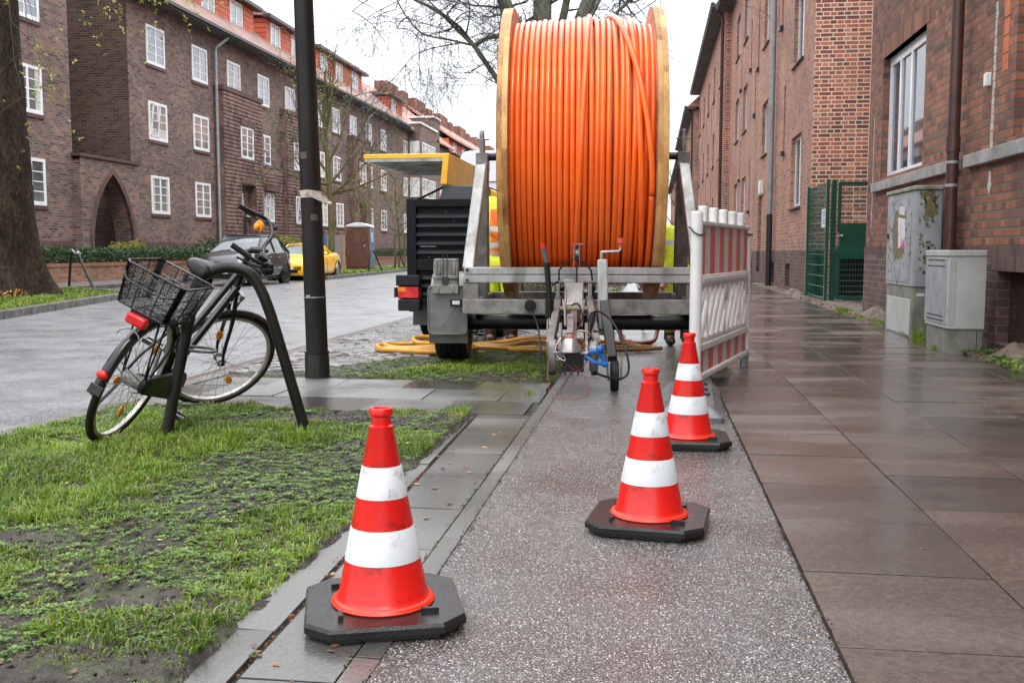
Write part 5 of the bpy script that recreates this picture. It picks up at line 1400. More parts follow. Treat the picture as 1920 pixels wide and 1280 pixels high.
# electrical plug in socket and its lead
b = MB(); b.tube([(-.40,-.84,.525),(-.40,-.79,.525)], .045, n=14); b.tube([(-.40,-.86,.525),(-.40,-.83,.525)], .032, n=14); T(b, 'socket', m_blkpl)
b = MB(); b.tube(spline([(-.40,-.87,.52),(-.385,-.95,.49),(-.33,-1.15,.40),(-.30,-1.35,.25),(-.29,-1.42,.12),(-.27,-1.5,.05)],6), .007, n=6); T(b, 'lead', m_blkpl)
b = MB(); b.tube([(xd+.135,-1.55,.50),(xd+.10,-1.75,.40),(xd+.10,-1.80,.36)], [.022,.034,.03], n=12); b.tube([(xd+.14,-1.78,.39),(xd+.16,-1.80,.385)], .025, n=10); T(b, 'hose_plug', m_blkpl)
b = MB(); b.tube(spline([(xd+.12,-1.55,.51),(xd+.18,-1.6,.525),(xd+.27,-1.75,.46),(xd+.345,-1.9,.30),(xd+.37,-1.95,.17),(xd+.33,-1.98,.11),(xd+.22,-2.0,.12),(xd+.14,-2.03,.16),(xd+.11,-2.05,.24),(xd+.12,-2.04,.28)],8), .0075, n=8); T(b, 'looped_cable', m_blkpl)
m_blue = MAT('blue_plastic', (0.008,0.12,0.40),(0.004,0.08,0.30), rough=.35, vs=12)
b = MB(); b.tube(spline([(xd+.10,-2.10,.29),(xd+.15,-2.12,.30),(xd+.19,-2.12,.27),(xd+.20,-2.12,.23)],5), .017, n=10); b.sphere((xd+.175,-2.13,.315), .028); b.tube([(xd+.11,-2.14,.30),(xd+.08,-2.13,.27),(xd+.13,-2.15,.235),(xd+.22,-2.13,.215)], [.010,.013,.014,.017], n=8); b.tube([(xd+.20,-2.12,.24),(xd+.215,-2.12,.20)], .020, n=10); T(b, 'blue_hose_coupling', m_blue)
b = MB(); rp = [(xd-.10,-2.02,.37),(xd-.15,-2.05,.30),(xd-.165,-2.1,.18),(xd-.15,-2.15,.04),(xd-.11,-2.2,.012),(xd-.04,-2.25,.010),(xd+.05,-2.24,.012),(xd+.10,-2.18,.03),(xd+.08,-2.12,.12),(xd+.02,-2.08,.19),(xd-.05,-2.06,.24),(xd-.09,-2.08,.31)]
b.tube(spline(rp,8), .003, n=5); b.tube(spline([(xd-.09,-2.08,.25),(xd+.02,-2.1,.17),(xd+.08,-2.12,.22),(xd+.10,-2.12,.30),(xd+.05,-2.1,.37),(xd-.06,-2.08,.38),(xd-.11,-2.08,.33)],8), .003, n=5); T(b, 'breakaway_wire', MAT('red_wire', (0.30,0.05,0.05),(0.2,0.03,0.03), rough=.4))
b = MB(); b.tube(spline([(xd-.08,-2.05,.38),(xd-.115,-2.08,.32),(xd-.10,-2.1,.26),(xd-.05,-2.12,.24),(xd-.07,-2.1,.29)],6), .004, n=5); b.tube(spline([(xd-.13,-2.05,.26),(xd-.10,-2.1,.24),(xd-.07,-2.1,.27),(xd-.09,-2.1,.30)],6), .005, n=5); T(b, 'small_chain', m_steel)

# ================================================================== REEL
def WOOD(name, c1, c2, c3):
    m, N, L, P = nm(name)
    tc = N.new('ShaderNodeTexCoord'); mp = N.new('ShaderNodeMapping'); mp.inputs['Scale'].default_value = (1,1,1); L.new(tc.outputs['Object'], mp.inputs['Vector'])
    n = N.new('ShaderNodeTexNoise'); n.inputs['Scale'].default_value = 5; n.inputs['Detail'].default_value = 6; L.new(mp.outputs[0], n.inputs['Vector'])
    n2 = N.new('ShaderNodeTexNoise'); n2.inputs['Scale'].default_value = 60; n2.inputs['Detail'].default_value = 3; mp2 = N.new('ShaderNodeMapping'); mp2.inputs['Scale'].default_value = (3,.3,.3); L.new(tc.outputs['Object'], mp2.inputs['Vector']); L.new(mp2.outputs[0], n2.inputs['Vector'])
    mm = N.new('ShaderNodeMath'); mm.operation = 'MULTIPLY_ADD'; mm.inputs[1].default_value = .5; L.new(n2.outputs['Fac'], mm.inputs[0]); m5 = N.new('ShaderNodeMath'); m5.operation = 'MULTIPLY'; m5.inputs[1].default_value = .5; L.new(n.outputs['Fac'], m5.inputs[0]); L.new(m5.outputs[0], mm.inputs[2])
    at = N.new('ShaderNodeAttribute'); at.attribute_name = 'rnd'
    m6 = N.new('ShaderNodeMath'); m6.operation = 'MULTIPLY_ADD'; m6.inputs[1].default_value = .28; L.new(at.outputs['Fac'], m6.inputs[0]); L.new(mm.outputs[0], m6.inputs[2])
    cr = N.new('ShaderNodeValToRGB'); el = cr.color_ramp.elements; el.new(.5)
    for e, (p, c) in zip(el, [(.38,c1),(.6,c2),(.8,c3)]): e.position = p; e.color = (*c,1)
    L.new(m6.outputs[0], cr.inputs['Fac']); L.new(cr.outputs['Color'], P.inputs['Base Color']); P.inputs['Roughness'].default_value = .5
    b = N.new('ShaderNodeBump'); b.inputs['Distance'].default_value = .002; L.new(n2.outputs['Fac'], b.inputs['Height']); L.new(b.outputs[0], P.inputs['Normal'])
    return m
m_wood = WOOD('reel_wood', (0.20,0.08,0.022), (0.52,0.255,0.075), (0.70,0.41,0.15))
m_woodi = WOOD('reel_wood_inside', (0.30,0.14,0.08), (0.50,0.27,0.17), (0.60,0.36,0.24))
RL = empty('cable_reel', (-.60,8.55,1.745), .075, 'huge wooden reel fully wound with bright orange plastic duct', 'cable reel')
RR, RC = 1.20, 1.075
rr = random.Random(21)
def flange(xa, xb, name):
    """Two-ply wooden disc: rim built of planks of uneven length, flat cheeks."""
    b = MB(); n = 144
    cuts = []
    for ply in (0,1):
        x0 = xa+(xb-xa)*ply/2; x1 = xa+(xb-xa)*(ply+1)/2
        tones = []; cur = rr.random(); left = rr.randint(4,12)
        for j in range(n):
            if left == 0: cur = rr.random(); left = rr.randint(4,14)
            tones.append(cur); left -= 1
        rad = RR - (.004 if ply == 0 else 0)
        for j in range(n):
            a0, a1 = 2*PI*j/n, 2*PI*(j+1)/n
            r_ = rad-(.003 if tones[j] != tones[(j+1)%n] else 0)
            b.add([(x0,rad*math.cos(a0),rad*math.sin(a0)),(x1,rad*math.cos(a0),rad*math.sin(a0)),(x1,r_*math.cos(a1),r_*math.sin(a1)),(x0,r_*math.cos(a1),r_*math.sin(a1))], [(0,1,2,3)], 0, tones[j])
    # cheeks as parallel planks
    pw = .15
    for x, s in ((xa,-1),(xb,1)):
        z = -RR
        while z < RR-1e-6:
            z1 = min(RR, z+pw); tn = rr.random(); k = 6; g_ = .002
            pts = []
            za, zb_ = z+g_, z1-g_
            L_ = [(math.sqrt(max(0,(RR-.004)**2-q*q)), q) for q in [za+(zb_-za)*i/k for i in range(k+1)]]
            poly = [(h,q) for h,q in L_]+[(-h,q) for h,q in reversed(L_)]
            b.add([(x+s*.002,h,q) for h,q in poly], [tuple(range(len(poly)))], 1, tn)
            z = z1
        b.add([(x,(RR-.005)*math.cos(2*PI*j/48),(RR-.005)*math.sin(2*PI*j/48)) for j in range(48)], [tuple(range(48))], 1, .1)
    return build(b, name, [m_wood, m_woodi], RL, local=True, smooth=False, attr=True, fixn=False)
flange(-.635,-.555,'flange'); flange(.545,.625,'flange')
b = MB(); b.tube([(-.55,0,0),(.545,0,0)], RC-.03, n=96); 
m_duct = MAT('orange_duct', (0.95,0.165,0.016),(0.87,0.115,0.011), rough=.2, vs=2.5, rvar=.07, coat=.15, spec=.5)
m_duct2 = MAT('orange_duct_core', (0.60,0.07,0.008),(0.5,0.055,0.006), rough=.4, vs=3)
build(b, 'drum', m_duct2, RL, local=True, ang=.8)
b = MB(); rd = .0222; n = 132; xpos = -.532
wind = []
while xpos < .53:
    wind.append(xpos); xpos += .0455
for i, x in enumerate(wind):
    t = (x+.53)/1.06
    rad = RC-.012+.028*math.sin(PI*min(1,max(0,t*1.05)))**.5 + rr.uniform(-.004,.004) - (.02 if t > .86 else 0)+(.012 if .45<t<.66 else 0)
    ph = rr.uniform(0,6.28); am = .002 if t < .55 else .006
    skew = 0 if t < .62 else (t-.62)*.10
    pts = []
    for j in range(n):
        a = 2*PI*j/n
        pts.append((x+am*math.sin(a*2+ph)+skew*.5*math.sin(a-.3), rad*math.cos(a), rad*math.sin(a)))
    b.tube(pts, rd, n=10, closed=True)
# strands crossing over the layer (a = 0 is the far side, pi the side facing the camera, pi/2 the top)
def cross(x0, x1, a0, a1, rad, k=60, ease=True):
    pts = []
    for j in range(k+1):
        t = j/k; a = a0+(a1-a0)*t; u = t*t*(3-2*t) if ease else t
        pts.append((x0+(x1-x0)*u, (rad)*math.cos(a), (rad)*math.sin(a)))
    b.tube(pts, rd, n=10)
cross(.20,.515, math.radians(80), math.radians(200), RC+.052)
cross(.515,.50, math.radians(200), math.radians(330), RC+.045)
cross(.06,-.06, math.radians(70), math.radians(265), RC+.050)
#cross(.10,.02, math.radians(72), math.radians(262), RC+.047)
#cross(.30,.37, math.radians(95), math.radians(265), RC+.034)
cross(.36,.46, math.radians(85), math.radians(250), RC+.032)
build(b, 'orange_duct', m_duct, RL, local=True, ang=2.0, fixn=False)

# loose red-brown pipe ends standing behind the reel near the ground
m_hose_r = MAT('red_brown_hose', (0.22,0.045,0.035),(0.14,0.03,0.025), rough=.4)
b = MB(); b.tube(spline([(-.32,10.6,.02),(-.30,10.5,.06),(-.26,10.3,.02),(-.12,10.15,.016),(.02,10.25,.03),(.06,10.4,.12),(.10,10.5,.30),(.12,10.7,.45),(.10,11.0,.5),(.0,11.4,.3),(-.1,11.8,.03)],8), .022, n=10)
b.tube(spline([(-.44,11.8,.03),(-.40,11.0,.35),(-.36,10.6,.40),(-.33,10.4,.22),(-.30,10.3,.04),(-.2,10.28,.022)],8), .022, n=10)
tag(build(b, 'supply_hose', m_hose_r), 'red-brown hose curving on the ground behind the orange reel', 'hose')

# ================================================================== COMPRESSOR
m_bk = MAT('compressor_black', (0.008,0.009,0.011),(0.005,0.0055,0.007), rough=.45, vs=9, rvar=.1, spec=.15)
m_bk2 = MAT('compressor_slat', (0.012,0.013,0.016),(0.007,0.008,0.010), rough=.4, spec=.2, vs=9)
m_spine = MAT('dark_grey_hood', (0.055,0.060,0.068),(0.042,0.046,0.052), rough=.4, vs=5)
m_yel = PAINT('yellow_hood', (0.80,0.43,0.012), rough=.3, amt=.08, dirt=(0.5,0.26,0.03), sc=7, coat=.2)
CP = empty('compressor_trailer', (-2.1,10.0,0), 0, 'black louvred compressor trailer with its yellow lid raised, parked behind the reel trailer', 'compressor')
def Cc(mb, name, m, p=None, **k): return build(mb, name, m, p or CP, **k)
x0, x1, y0, y1 = -2.53, -1.60, 10.15, 12.7
b = MB(); b.box(x0+.03,x1-.03,y0+.06,y1,.42,1.46); Cc(b, 'body', m_bk, bevel=.01)
b = MB()
b.box(x0,x0+.10,y0,y0+.1,.40,1.48); b.box(x1-.06,x1,y0,y0+.1,.40,1.48); b.box(x0+.10,x1-.06,y0+.001,y0+.1,1.40,1.48); b.box(x0+.10,x1-.06,y0+.001,y0+.1,.40,.46); b.box(x0+.1,x1-.06,y0+.004,y0+.1,.745,.86)
Cc(b, 'panel_frame', m_bk, bevel=.006)
z = .49; k = 0
while z < 1.37:
    if not .69 < z < .84:
        b = MB(); b.prism([(y0+.01,z),(y0+.05,z+.055),(y0+.058,z+.05),(y0+.02,z-.005)], x0+.1, x1-.06, 'x'); b.box(x0+.1,x1-.06,y0+.006,y0+.02,z-.004,z+.004)
        Cc(b, 'louvre', m_bk2, smooth=False)
    z += .082 if z < .7 else .092
b = MB()
for s in range(26):
    xx = x0+.14+R.uniform(0,.74); zz = R.uniform(.5,1.36); b.cbox((xx,y0+.058,zz),(.006,.006,.006))
b.box(x0+.13,x0+.3,y0+.058,y0+.062,.99,.998); 
Cc(b, 'wet_drops', m_steel, smooth=False)
b = MB(); b.prism([(-2.20,1.46),(-1.70,1.46),(-1.70,1.62),(-2.15,1.62)], y0+.05, y1, 'y'); Cc(b, 'hood_spine', m_spine, bevel=.01)
# right-hand lid closed, left-hand lid raised
b = MB(); b.prism([(-1.70,1.46),(-1.70,1.60),(-1.60,1.55),(-1.58,1.46)], y0+.3, y1, 'y'); Cc(b, 'closed_lid', m_yel, bevel=.01)
b = MB(); b.prism([(-2.98,1.895),(-2.10,1.895),(-2.10,1.945),(-2.98,1.945)], y0, y0+1.95, 'y'); lid = Cc(b, 'raised_lid', m_yel, bevel=.008)
b = MB(); b.prism([(-2.17,1.63),(-2.10,1.63),(-2.075,1.945),(-2.135,1.945)], y0-.005, y0+1.96, 'y'); Cc(b, 'lid_side', m_yel, lid, bevel=.006)
b = MB(); b.box(-2.95,-2.14,y0+.03,y0+1.9,1.875,1.895); Cc(b, 'lid_lining', MAT('grey_foam', (0.36,0.37,0.38),(0.18,0.18,0.19), rough=.8, vs=3, stretch=(.3,4,1)), lid, smooth=False)
b = MB()
for yy in np.linspace(y0+.15,y0+1.75,7): b.box(-2.95,-2.14,yy,yy+.03,1.855,1.876)
b.box(-2.97,-2.13,y0+.001,y0+.03,1.865,1.895)
Cc(b, 'lid_ribs', m_galv, lid, smooth=False)
b = MB(); b.tube([(-2.52,y0+.35,1.48),(-2.20,y0+.30,1.62),(-2.16,y0+.3,1.66)], .012, n=8); Cc(b, 'gas_strut', m_bk)
for s in (0,1):
    xa = -2.62 if s == 0 else -1.78
    b = MB(); b.box(xa,xa+.25,y0-.12,y0+.02,.59,.70); b.box(xa+.02,xa+.25,y0-.12,y0+.02,.33,.45); b.box(xa,xa+.25,y0-.02,y0+.02,.45,.59); lh = Cc(b, 'lamp_housing', m_blkpl, bevel=.008)
    b = MB(); b.box(xa+.015,xa+.235,y0-.105,y0-.02,.46,.58); Cc(b, 'tail_lamp', MAT('red_lens', (0.55,0.012,0.015),(0.4,0.008,0.01), rough=.15, vs=20), lh, bevel=.006)
    b = MB(); b.box(xa+(.018 if s==0 else .15),xa+(.10 if s==0 else .232),y0-.109,y0-.1,.53,.577); Cc(b, 'amber_lens', MAT('amber_lens', (0.75,0.22,0.01), rough=.15), lh, smooth=False)
    b = MB(); b.prism([(xa+.06,.468),(xa+.20,.468),(xa+.13,.572)], y0-.116, y0-.1, 'y'); Cc(b, 'reflector_triangle', MAT('red_reflector', (0.72,0.02,0.02), rough=.2), lh, smooth=False)
    b = MB(); b.box(xa-.025,xa,y0-.10,y0-.03,.47,.57); Cc(b, 'side_grip', m_rub, lh, smooth=False)
for xx in (-2.395,-1.68):
    tb, rm = tyre_mb(xx, 10.78, .29, .29, .2); w = Cc(tb, 'wheel', m_tyre); Cc(rm, 'rim', m_galv2, w)
for xx in (-2.43,-1.70):
    b = MB(); b.box(xx-.09,xx+.09,10.36,10.38,.16,.42); Cc(b, 'mud_flap', m_spine, smooth=False)
b = MB(); b.box(-2.5,-1.64,10.4,12.5,.34,.43); Cc(b, 'chassis', m_bk, smooth=False)
b = MB(); b.bar((-2.1,12.5,.42),(-2.1,13.9,.42),.10,.10); Cc(b, 'drawbar', m_bk)
b = MB(); b.box(-2.57,-2.50,10.4,11.2,.30,.5); b.prism([(10.42,.32),(10.48,.6),(11.1,.6),(11.16,.32)], -2.52, -2.27, 'x'); Cc(b, 'fender', m_bk, smooth=False)

# ================================================================== HOSES on the ground
m_yh = MAT('yellow_hose', (0.72,0.36,0.03),(0.50,0.23,0.03), rough=.35, vs=5, coat=.1)
m_oh = MAT('worn_yellow_hose', (0.48,0.26,0.09),(0.28,0.16,0.08), rough=.45, vs=5)
def loops(cx, cy, rx, ry, n, z, rr_, seed, a0=0):
    q = random.Random(seed); pts = []
    for i in range(int(n*14)):
        a = a0+2*PI*i/14; f = 1-.10*(i/14)+.03*math.sin(i*.9)
        pts.append((cx+rx*f*math.cos(a)+.03*math.sin(i*.31), cy+ry*f*math.sin(a), z+.024*(i/14)*.55+.006*math.sin(i*1.7)))
    return pts
b = MB()
b.tube(spline(loops(-2.06,8.98,.48,.36,2.7,.05,0,1,2.2)+[(-1.75,9.15,.06),(-1.3,9.1,.05),(-.95,9.25,.045)],4), .020, n=10)
tag(build(b, 'air_hose', m_yh), 'yellow air hose coiled in loops on the cobbles left of the trailer wheel', 'hose')
b = MB(); b.tube(spline([(-1.72,8.95,.08),(-1.98,9.28,.12),(-2.2,9.12,.14),(-2.12,8.9,.11),(-1.88,8.92,.10),(-1.85,9.12,.10),(-2.0,9.22,.10),(-1.7,9.35,.05),(-1.2,9.4,.05)],6), .020, n=10)
tag(build(b, 'air_hose', m_yh), 'short yellow hose loop lying on top of the coil on the cobbles', 'hose')
b = MB(); b.tube(spline([(-1.62,9.5,.045),(-1.3,9.3,.045),(-1.05,9.18,.05),(-.88,9.05,.045),(-.80,9.05,.04),(-.55,9.12,.04),(-.2,9.3,.03),(.1,9.5,.03)],6), .020, n=10)
tag(build(b, 'air_hose', m_oh), 'worn brownish yellow hose stretched under the reel', 'hose')
b = MB(); b.tube(spline([(-1.55,9.65,.045),(-1.2,9.6,.045),(-.95,9.5,.05),(-.7,9.35,.06),(-.45,9.4,.05),(-.35,9.55,.05),(-.6,9.68,.06),(-.9,9.7,.06),(-.98,9.6,.08),(-.75,9.5,.09),(-.4,9.52,.08),(-.1,9.65,.03)],6), .022, n=10)
tag(build(b, 'air_hose', m_yh), 'yellow hose doubled back on itself behind the axle of the reel trailer', 'hose')
for i_, (m_h, pts_, lb__) in enumerate(((m_oh, [(-1.65,9.25,.05),(-1.35,9.12,.07),(-1.1,9.28,.10),(-.85,9.22,.09),(-.6,9.05,.06),(-.42,9.15,.05),(-.3,9.4,.04),(0,9.6,.03)], 'brownish hose lying slanted over the others just behind the trailer wheel'),
        (m_yh, [(-1.7,9.4,.05),(-1.45,9.62,.06),(-1.15,9.45,.12),(-.85,9.30,.13),(-.62,9.42,.10),(-.5,9.62,.08),(-.7,9.8,.06),(-1.0,9.7,.05),(-1.25,9.85,.05)], 'yellow hose arching highest in the tangle under the reel'),
        (m_yh, [(-1.3,8.98,.045),(-1.1,9.0,.045),(-.95,8.93,.05),(-.72,8.90,.045),(-.5,8.98,.04),(-.35,8.92,.03)], 'short bright yellow hose end nearest the camera in the tangle under the reel'))):
    b = MB(); b.tube(spline(pts_,6), .021, n=10); tag(build(b, 'air_hose', m_h), lb__, 'hose')
b = MB(); b.tube([(-.93,9.32,.085),(-.80,9.28,.085)], .045, n=14); b.tube([(-.80,9.28,.085),(-.79,9.277,.085)], .018, n=10); b.tube([(-.96,9.33,.085),(-.93,9.32,.085)], .03, n=12)
tag(build(b, 'hose_coupling', m_rub), 'black rubber hose coupling lying on the yellow hoses', 'coupling')

# white van beyond
vn = empty('parked_van', (-2.2,17.5,0), 0, 'plain white van standing beyond the compressor, half hidden by its yellow lid', 'van')
b = MB(); prof = rounded(-4.0,-2.25,.45,2.55,.16); b.prism(prof, 16.0, 19.4, 'y'); m_vw = PAINT('van_white', (0.72,0.74,0.77), rough=.25, amt=.15, coat=.5, sc=5)
b.v=[(x+.9,y,z) for x,y,z in b.v]; build(b, 'body', m_vw, vn, bevel=.02)
b = MB(); b.prism([(19.4,.45),(20.9,.45),(21.0,1.25),(20.2,1.45),(19.7,2.3),(19.4,2.45)], -3.95, -2.3, 'x'); b.v=[(x+.9,y,z) for x,y,z in b.v]; build(b, 'cab', m_vw, vn, bevel=.04)
b = MB(); b.box(-3.13,-3.12,15.99,16.0,.6,2.3); b.box(-4.0,-2.25,15.985,16.0,2.05,2.06); b.box(-4.0,-2.25,15.985,16.0,1.85,1.857); b.v=[(x+.9,y,z) for x,y,z in b.v]; build(b, 'door_seam', m_blkpl, vn, smooth=False)
b = MB(); b.box(-2.29,-2.24,19.5,20.3,1.35,1.95); b.v=[(x+.9,y,z) for x,y,z in b.v]; build(b, 'side_window', m_glassd, vn, smooth=False)
for yy in (16.9,20.1):
    for xx in (-2.95,-1.5):
        tb, rm = tyre_mb(xx,yy,.33,.33,.22); w = build(tb, 'wheel', m_tyre, vn); build(rm, 'rim', m_galv2, w)
for xx in (-3.95,-2.4):
    b = MB(); b.box(xx,xx+.12,15.97,16.0,.9,1.4); b.v=[(x+.9,y,z) for x,y,z in b.v]; build(b, 'tail_lamp', MAT('van_lamp', (0.5,0.02,0.02), rough=.2), vn, bevel=.01)

# ================================================================== WORKERS
def HIVIS(name, c=(0.75,0.92,0.03), ob=(0.95,0.20,0.02), bands=(), orange=None):
    """Fluorescent cloth; orange side panel and grey reflective bands at given heights (object z)."""
    m, N, L, P = nm(name)
    tc = N.new('ShaderNodeTexCoord'); sp = N.new('ShaderNodeSeparateXYZ'); L.new(tc.outputs['Object'], sp.inputs[0])
    n = N.new('ShaderNodeTexNoise'); n.inputs['Scale'].default_value = 7; n.inputs['Detail'].default_value = 5; L.new(tc.outputs['Object'], n.inputs['Vector'])
    r = N.new('ShaderNodeMapRange'); r.inputs['From Min'].default_value = .3; r.inputs['From Max'].default_value = .7; r.inputs['To Min'].default_value = .65; r.inputs['To Max'].default_value = 1.05; L.new(n.outputs['Fac'], r.inputs['Value'])
    last = N.new('ShaderNodeRGB'); last.outputs[0].default_value = (*c,1); cur = last.outputs[0]
    def between(sock, a, b_):
        g1 = N.new('ShaderNodeMath'); g1.operation = 'GREATER_THAN'; g1.inputs[1].default_value = a; L.new(sock, g1.inputs[0])
        g2 = N.new('ShaderNodeMath'); g2.operation = 'LESS_THAN'; g2.inputs[1].default_value = b_; L.new(sock, g2.inputs[0])
        mu = N.new('ShaderNodeMath'); mu.operation = 'MULTIPLY'; L.new(g1.outputs[0], mu.inputs[0]); L.new(g2.outputs[0], mu.inputs[1]); return mu.outputs[0]
    def mixin(f, col):
        nonlocal cur
        mx = N.new('ShaderNodeMix'); mx.data_type = 'RGBA'; L.new(f, mx.inputs[0]); L.new(cur, mx.inputs[6]); mx.inputs[7].default_value = (*col,1); cur = mx.outputs[2]
    if orange:
        f1 = between(sp.outputs[0], orange[0], orange[1]); f2 = between(sp.outputs[2], orange[2], orange[3])
        mu = N.new('ShaderNodeMath'); mu.operation = 'MULTIPLY'; L.new(f1, mu.inputs[0]); L.new(f2, mu.inputs[1]); mixin(mu.outputs[0], ob)
    for a, b_, cc in bands: mixin(between(sp.outputs[2], a, b_), cc)
    mx = N.new('ShaderNodeMix'); mx.data_type = 'RGBA'; mx.blend_type = 'MULTIPLY'; mx.inputs[0].default_value = 1; L.new(cur, mx.inputs[6]); L.new(r.outputs[0], mx.inputs[7])
    L.new(mx.outputs[2], P.inputs['Base Color']); P.inputs['Roughness'].default_value = .6
    b = N.new('ShaderNodeBump'); b.inputs['Distance'].default_value = .03; L.new(n.outputs['Fac'], b.inputs['Height']); L.new(b.outputs[0], P.inputs['Normal'])
    return m
def skin(name, verts, edges, mat, parent, root=0, sub=2):
    bm = bmesh.new(); lay = bm.verts.layers.skin.verify(); vv = []
    for i, (p, r) in enumerate(verts):
        v = bm.verts.new(p); v[lay].radius = r if isinstance(r, tuple) else (r, r); v[lay].use_root = (i == root); vv.append(v)
    for a, b_ in edges: bm.edges.new((vv[a], vv[b_]))
    me = bpy.data.meshes.new(name); bm.to_mesh(me); bm.free(); me.materials.append(mat)
    o = bpy.data.objects.new(name, me); COL.objects.link(o); o.parent = parent
    md = o.modifiers.new('skin', 'SKIN'); md.use_smooth_shade = True; md.use_x_symmetry = False
    sb = o.modifiers.new('sub', 'SUBSURF'); sb.levels = sub; sb.render_levels = sub
    return o
m_skin = MAT('skin', (0.50,0.28,0.20),(0.42,0.22,0.15), rough=.5, vs=20)
m_boot = MAT('boot', (0.03,0.025,0.02), rough=.5)
def person(loc, rz, label, hip, chest, neck, head, sh, el, wr, kn, an, jacket, trousers, helmet_c):
    """Joints in local metres; sh/el/wr/kn/an are (left, right) pairs."""
    p = empty('person', loc, rz, label, 'person')
    V = lambda t: Vector(t)
    # continuous body
    verts = [(hip,.13),(chest,.14),(neck,.055),(head,.095)]
    edges = [(0,1),(1,2),(2,3)]
    fw = (V(head)-V(neck)).normalized()
    for s in (0,1):
        i = len(verts)
        verts += [(sh[s],.06),(el[s],.045),(wr[s],.03)]; edges += [(1,i),(i,i+1),(i+1,i+2)]
        hd = (V(wr[s])-V(el[s])).normalized(); q = V(wr[s])+hd*.06
        j = len(verts); verts.append((tuple(q),(.038,.018))); edges.append((i+2,j))
        side = hd.cross(Vector((0,1,.2))).normalized()
        for f in range(4):
            o = (f-1.5)*.02; a = q+hd*.03+side*o; c = a+hd*(.045+.006*(1.5-abs(f-1.5)))+Vector((0,.012,-.012))
            k = len(verts); verts += [(tuple(a),.009),(tuple(c),.008)]; edges += [(j,k),(k,k+1)]
        a = V(wr[s])+hd*.03+side*.03; c = a+hd*.03+side*.02; k = len(verts); verts += [(tuple(a),.011),(tuple(c),.009)]; edges += [(i+2,k),(k,k+1)]
    for s in (0,1):
        hj = V(hip)+Vector(((-.09,.09)[s],0,-.06)); i = len(verts)
        verts += [(tuple(hj),.085),(kn[s],.058),(an[s],.04),((an[s][0],an[s][1]-.13,an[s][2]-.04),.035)]; edges += [(0,i),(i,i+1),(i+1,i+2),(i+2,i+3)]
    skin('body', verts, edges, m_skin, p)
    verts = [((V(hip)+(V(chest)-V(hip))*.0+Vector((0,0,0)))[:],.18),((V(hip).lerp(V(chest),.5))[:],.18),(chest,.20),((V(chest).lerp(V(neck),.75))[:],.085)]; edges = [(0,1),(1,2),(2,3)]
    for s in (0,1):
        i = len(verts); verts += [(sh[s],.105),(el[s],.085),((V(el[s]).lerp(V(wr[s]),.92))[:],.052)]; edges += [(2,i),(i,i+1),(i+1,i+2)]
    skin('jacket', verts, edges, jacket, p, sub=2)
    verts = [(hip,.165)]; edges = []
    for s in (0,1):
        hj = V(hip)+Vector(((-.09,.09)[s],0,-.08)); i = len(verts)
        verts += [(hj[:],.13),(kn[s],.105),((V(kn[s]).lerp(V(an[s]),.9))[:],.10)]; edges += [(0,i),(i,i+1),(i+1,i+2)]
    skin('trousers', verts, edges, trousers, p)
    for s in (0,1):
        b = MB(); b.sphere((an[s][0],an[s][1]-.06,an[s][2]-.045),.06,sc3=(.8,2.2,.8)); b.tube([(an[s][0],an[s][1],.05),(an[s][0],an[s][1],an[s][2]+.08)], .055, n=10); build(b, 'boot', m_boot, p, local=True)
    hc = V(head)
    b = MB(); b.sphere(hc+Vector((0,0,.03)), .122, n=20, m=12, sc3=(1,1.12,.85)); b.sphere(hc+Vector((0,-.10,.0)), .08, sc3=(1,.9,.12)); build(b, 'helmet', helmet_c, p, local=True)
    # face: nose, eyes, mouth, ears
    b = MB(); b.sphere(hc+Vector((0,-.108,-.03)),.016,sc3=(.8,1,1.5)); 
    for s in (-1,1): b.sphere(hc+Vector((s*.098,0,-.03)),.02,sc3=(.5,.8,1.3))
    build(b, 'nose_and_ears', m_skin, p, local=True)
    b = MB()
    for s in (-1,1): b.sphere(hc+Vector((s*.034,-.095,-.012)),.011)
    b.sphere(hc+Vector((0,-.098,-.062)),.02,sc3=(1.2,.4,.3)); build(b, 'eyes_and_mouth', m_boot, p, local=True)
    return p
grey_b = (0.62,0.62,0.60)
jk = HIVIS('hi_vis_jacket', bands=((.98,1.03,grey_b),(1.14,1.19,grey_b)), orange=(-.10,.6,.78,1.36))
tr_ = HIVIS('hi_vis_trousers', bands=((.13,.16,(0.9,.15,.02)),(.20,.23,(0.9,.15,.02)),(.16,.20,grey_b),(.74,.80,(0.95,.2,.02))))
hel = MAT('white_helmet', (0.75,0.75,0.72), rough=.3)
person((-1.50,9.98,0), 0, 'worker in yellow and orange hi-vis clothes bending behind the left edge of the reel', (-.02,0,.90),(.06,0,1.30),(.13,-.02,1.48),(.20,-.04,1.60),
       [(-.13,0,1.42),(.20,.0,1.34)], [(-.08,-.10,1.15),(.36,-.05,1.15)], [(.14,-.16,1.02),(.48,-.12,1.0)], [(-.13,-.06,.48),(.10,-.06,.48)], [(-.12,0,.09),(.10,.02,.09)], jk, tr_, hel)
jk2 = HIVIS('hi_vis_jacket_plain', bands=((1.00,1.05,grey_b),))
tr2 = HIVIS('hi_vis_trousers_plain', bands=((.2,.25,grey_b),(.36,.42,(0.9,.2,.02))))
person((.19,10.15,0), .15, 'worker in a yellow hi-vis jacket stooping behind the right edge of the reel', (.10,.05,.82),(-.02,-.05,1.08),(-.16,-.12,1.18),(-.27,-.16,1.20),
       [(-.06,-.22,1.10),(-.04,.15,1.12)], [(-.03,-.30,.86),(-.15,.1,.85)], [(-.12,-.36,.66),(-.2,.0,.65)], [(-.02,-.12,.45),(.17,.02,.45)], [(.0,.05,.09),(.18,.14,.09)], jk2, tr2, hel)
